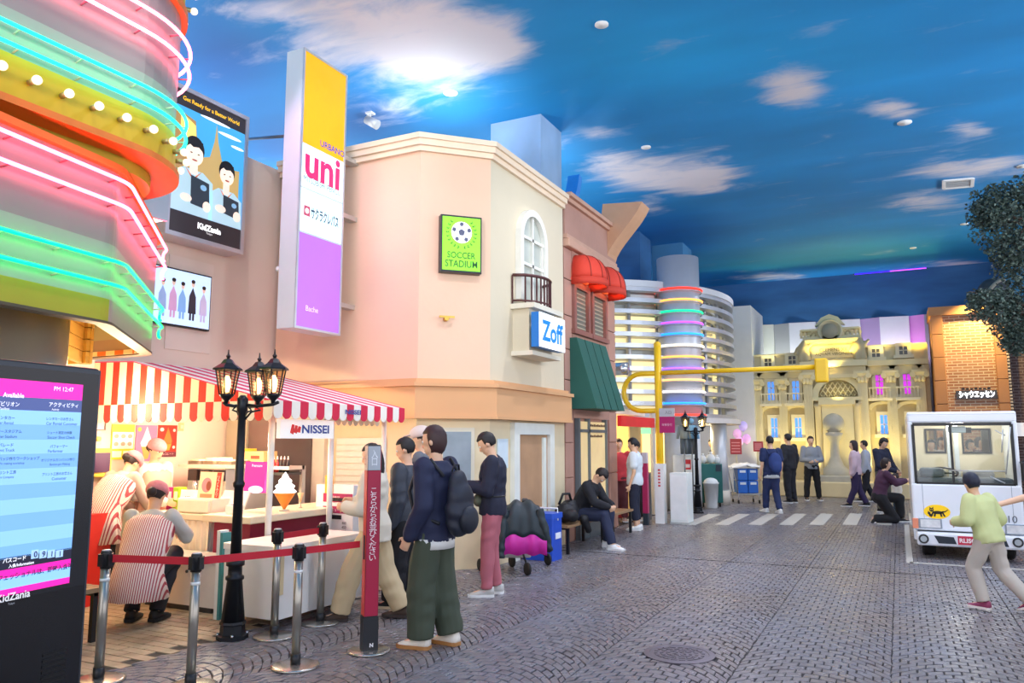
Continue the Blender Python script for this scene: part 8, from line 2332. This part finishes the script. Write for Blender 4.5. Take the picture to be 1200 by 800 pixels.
# workers of the stand
STRP = stripes('b8505a', 'f2e2da', .018, 0, duty=.42); CAPM = M('d88a92', .8, var=.2, scale=40)
p = gp(168, 728)
SQ = dict(pel=(0, -.10, .27), wai=(0, -.06, .355), che=(0, .0, .455), nek=(0, .05, .56), hed=(0, .075, .655), sL=(-.11, .03, .545), sR=(.11, .03, .545), eL=(-.16, .12, .43), eR=(.16, .12, .43), wL=(-.08, .27, .42), wR=(.08, .27, .42),
          hL=(-.055, -.09, .265), hR=(.055, -.09, .265), kL=(-.09, .14, .33), kR=(.09, .14, .33), aL=(-.065, .0, .05), aR=(.065, .0, .05))
tO, wO, JO = person('crouching worker in pink cap and red striped apron seen from behind', p, 2, 1.66, SQ, M('b9bcba', .8), M('1b1d28', .8), BLK, BLK, '2a1c1c', SKIN, .0105, 'bun', 0, -8, .016, .012, hat=(CAPM, False), curl=.6)
def apron(t, w, J, h, low, matx, back=True, flare=1.25):
    rows_ = []
    up = (J['nek'] - J['pel']).normalized(); rt = Vector((1, 0, 0)); fw = up.cross(rt)
    Z = Vector((0, 0, 1)); Y = Vector((0, 1, 0))
    lx = [(J['nek'] - up * .035 * h, .098, .068, fw), (J['che'] + (J['nek'] - J['che']) * .45, .128, .086, fw), (J['che'], .128, .096, fw), (J['wai'], .114, .092, fw), (J['pel'], .124, .098, (fw + Y).normalized()), (J['pel'] + Z * low * h, .122 * flare, .11 * flare, Y)]
    for c, rx, ry, f_ in lx:
        rows_.append([c + rt * rx * h * math.cos(x) + f_ * ry * h * math.sin(x) + Z * (.004 * math.sin(k * 2.1)) for k, x in enumerate([2 * PI * k / 36 for k in range(37)])])
    o = MB().strip([[tuple(p) for p in r] for r in rows_], 0, True).build('apron', matx, t)
    s_ = o.modifiers.new('cloth_thickness', 'SOLIDIFY'); s_.thickness = .008
    return o
apron(tO, wO, JO, 1.66, -.13, STRP, flare=1.3)
p = gp(112, 704)
tO2, wO2, JO2 = person('worker in pink cap and red striped smock bending next to the crouching worker', p, -20, 1.58, dict(wai=(0, .03, .60), che=(0, .10, .69), nek=(0, .17, .775), hed=(0, .22, .855), sL=(-.10, .15, .765), sR=(.10, .15, .765), eL=(-.13, .22, .62), eR=(.13, .22, .62), wL=(-.08, .32, .55), wR=(.08, .32, .55)),
       M('c8b0a4', .8), M('1b1d28', .8), M('4a3e34', .7), None, '2a1c1c', SKIN, .014, 'bun', 0, -12, .016, .014, hat=(CAPM, False))
apron(tO2, wO2, JO2, 1.58, -.17, STRP)
p = Vector((-7.42, 5.95, 0))
tO3, wO3, JO3 = person('worker in pink cap and pale shirt standing before the wall posters', p, -115, Hpx(p, 168, 515), dict(wL=(-.05, .2, .58), wR=(.06, .2, .58)), M('c8ccc8', .8), M('22242c', .8), BLK, None, '3a2420', SKIN, .014, 'bun', 0, -16, .018, .014, hat=(CAPM, False))
apron(tO3, wO3, JO3, 1.6, -.15, M('e0a890', .8))

for k, (px_, hx) in enumerate(((1094, '1c1a1c'), (1106, '2a1e1c'), (1139, '1c1a1c'), (1150, '3a2a26'))):
    p = onD(px_, 560, 16.4 + .3 * (k % 2)); p.z = 0
    person(['person seen through the left rear window of the van, left of two', 'person seen through the left rear window of the van, right of two', 'person seen through the right rear window of the van, left of two', 'person seen through the right rear window of the van, right of two'][k], p, 150 + 20 * k, 1.60 + .05 * (k % 2), None, M(['3a4258', 'c8b8b0', '8a9098', '704850'][k], .8), M('23242c', .8), BLK, None, hx, SKIN, .03, 'bob', 0, 0, .02, .014, fing=False)
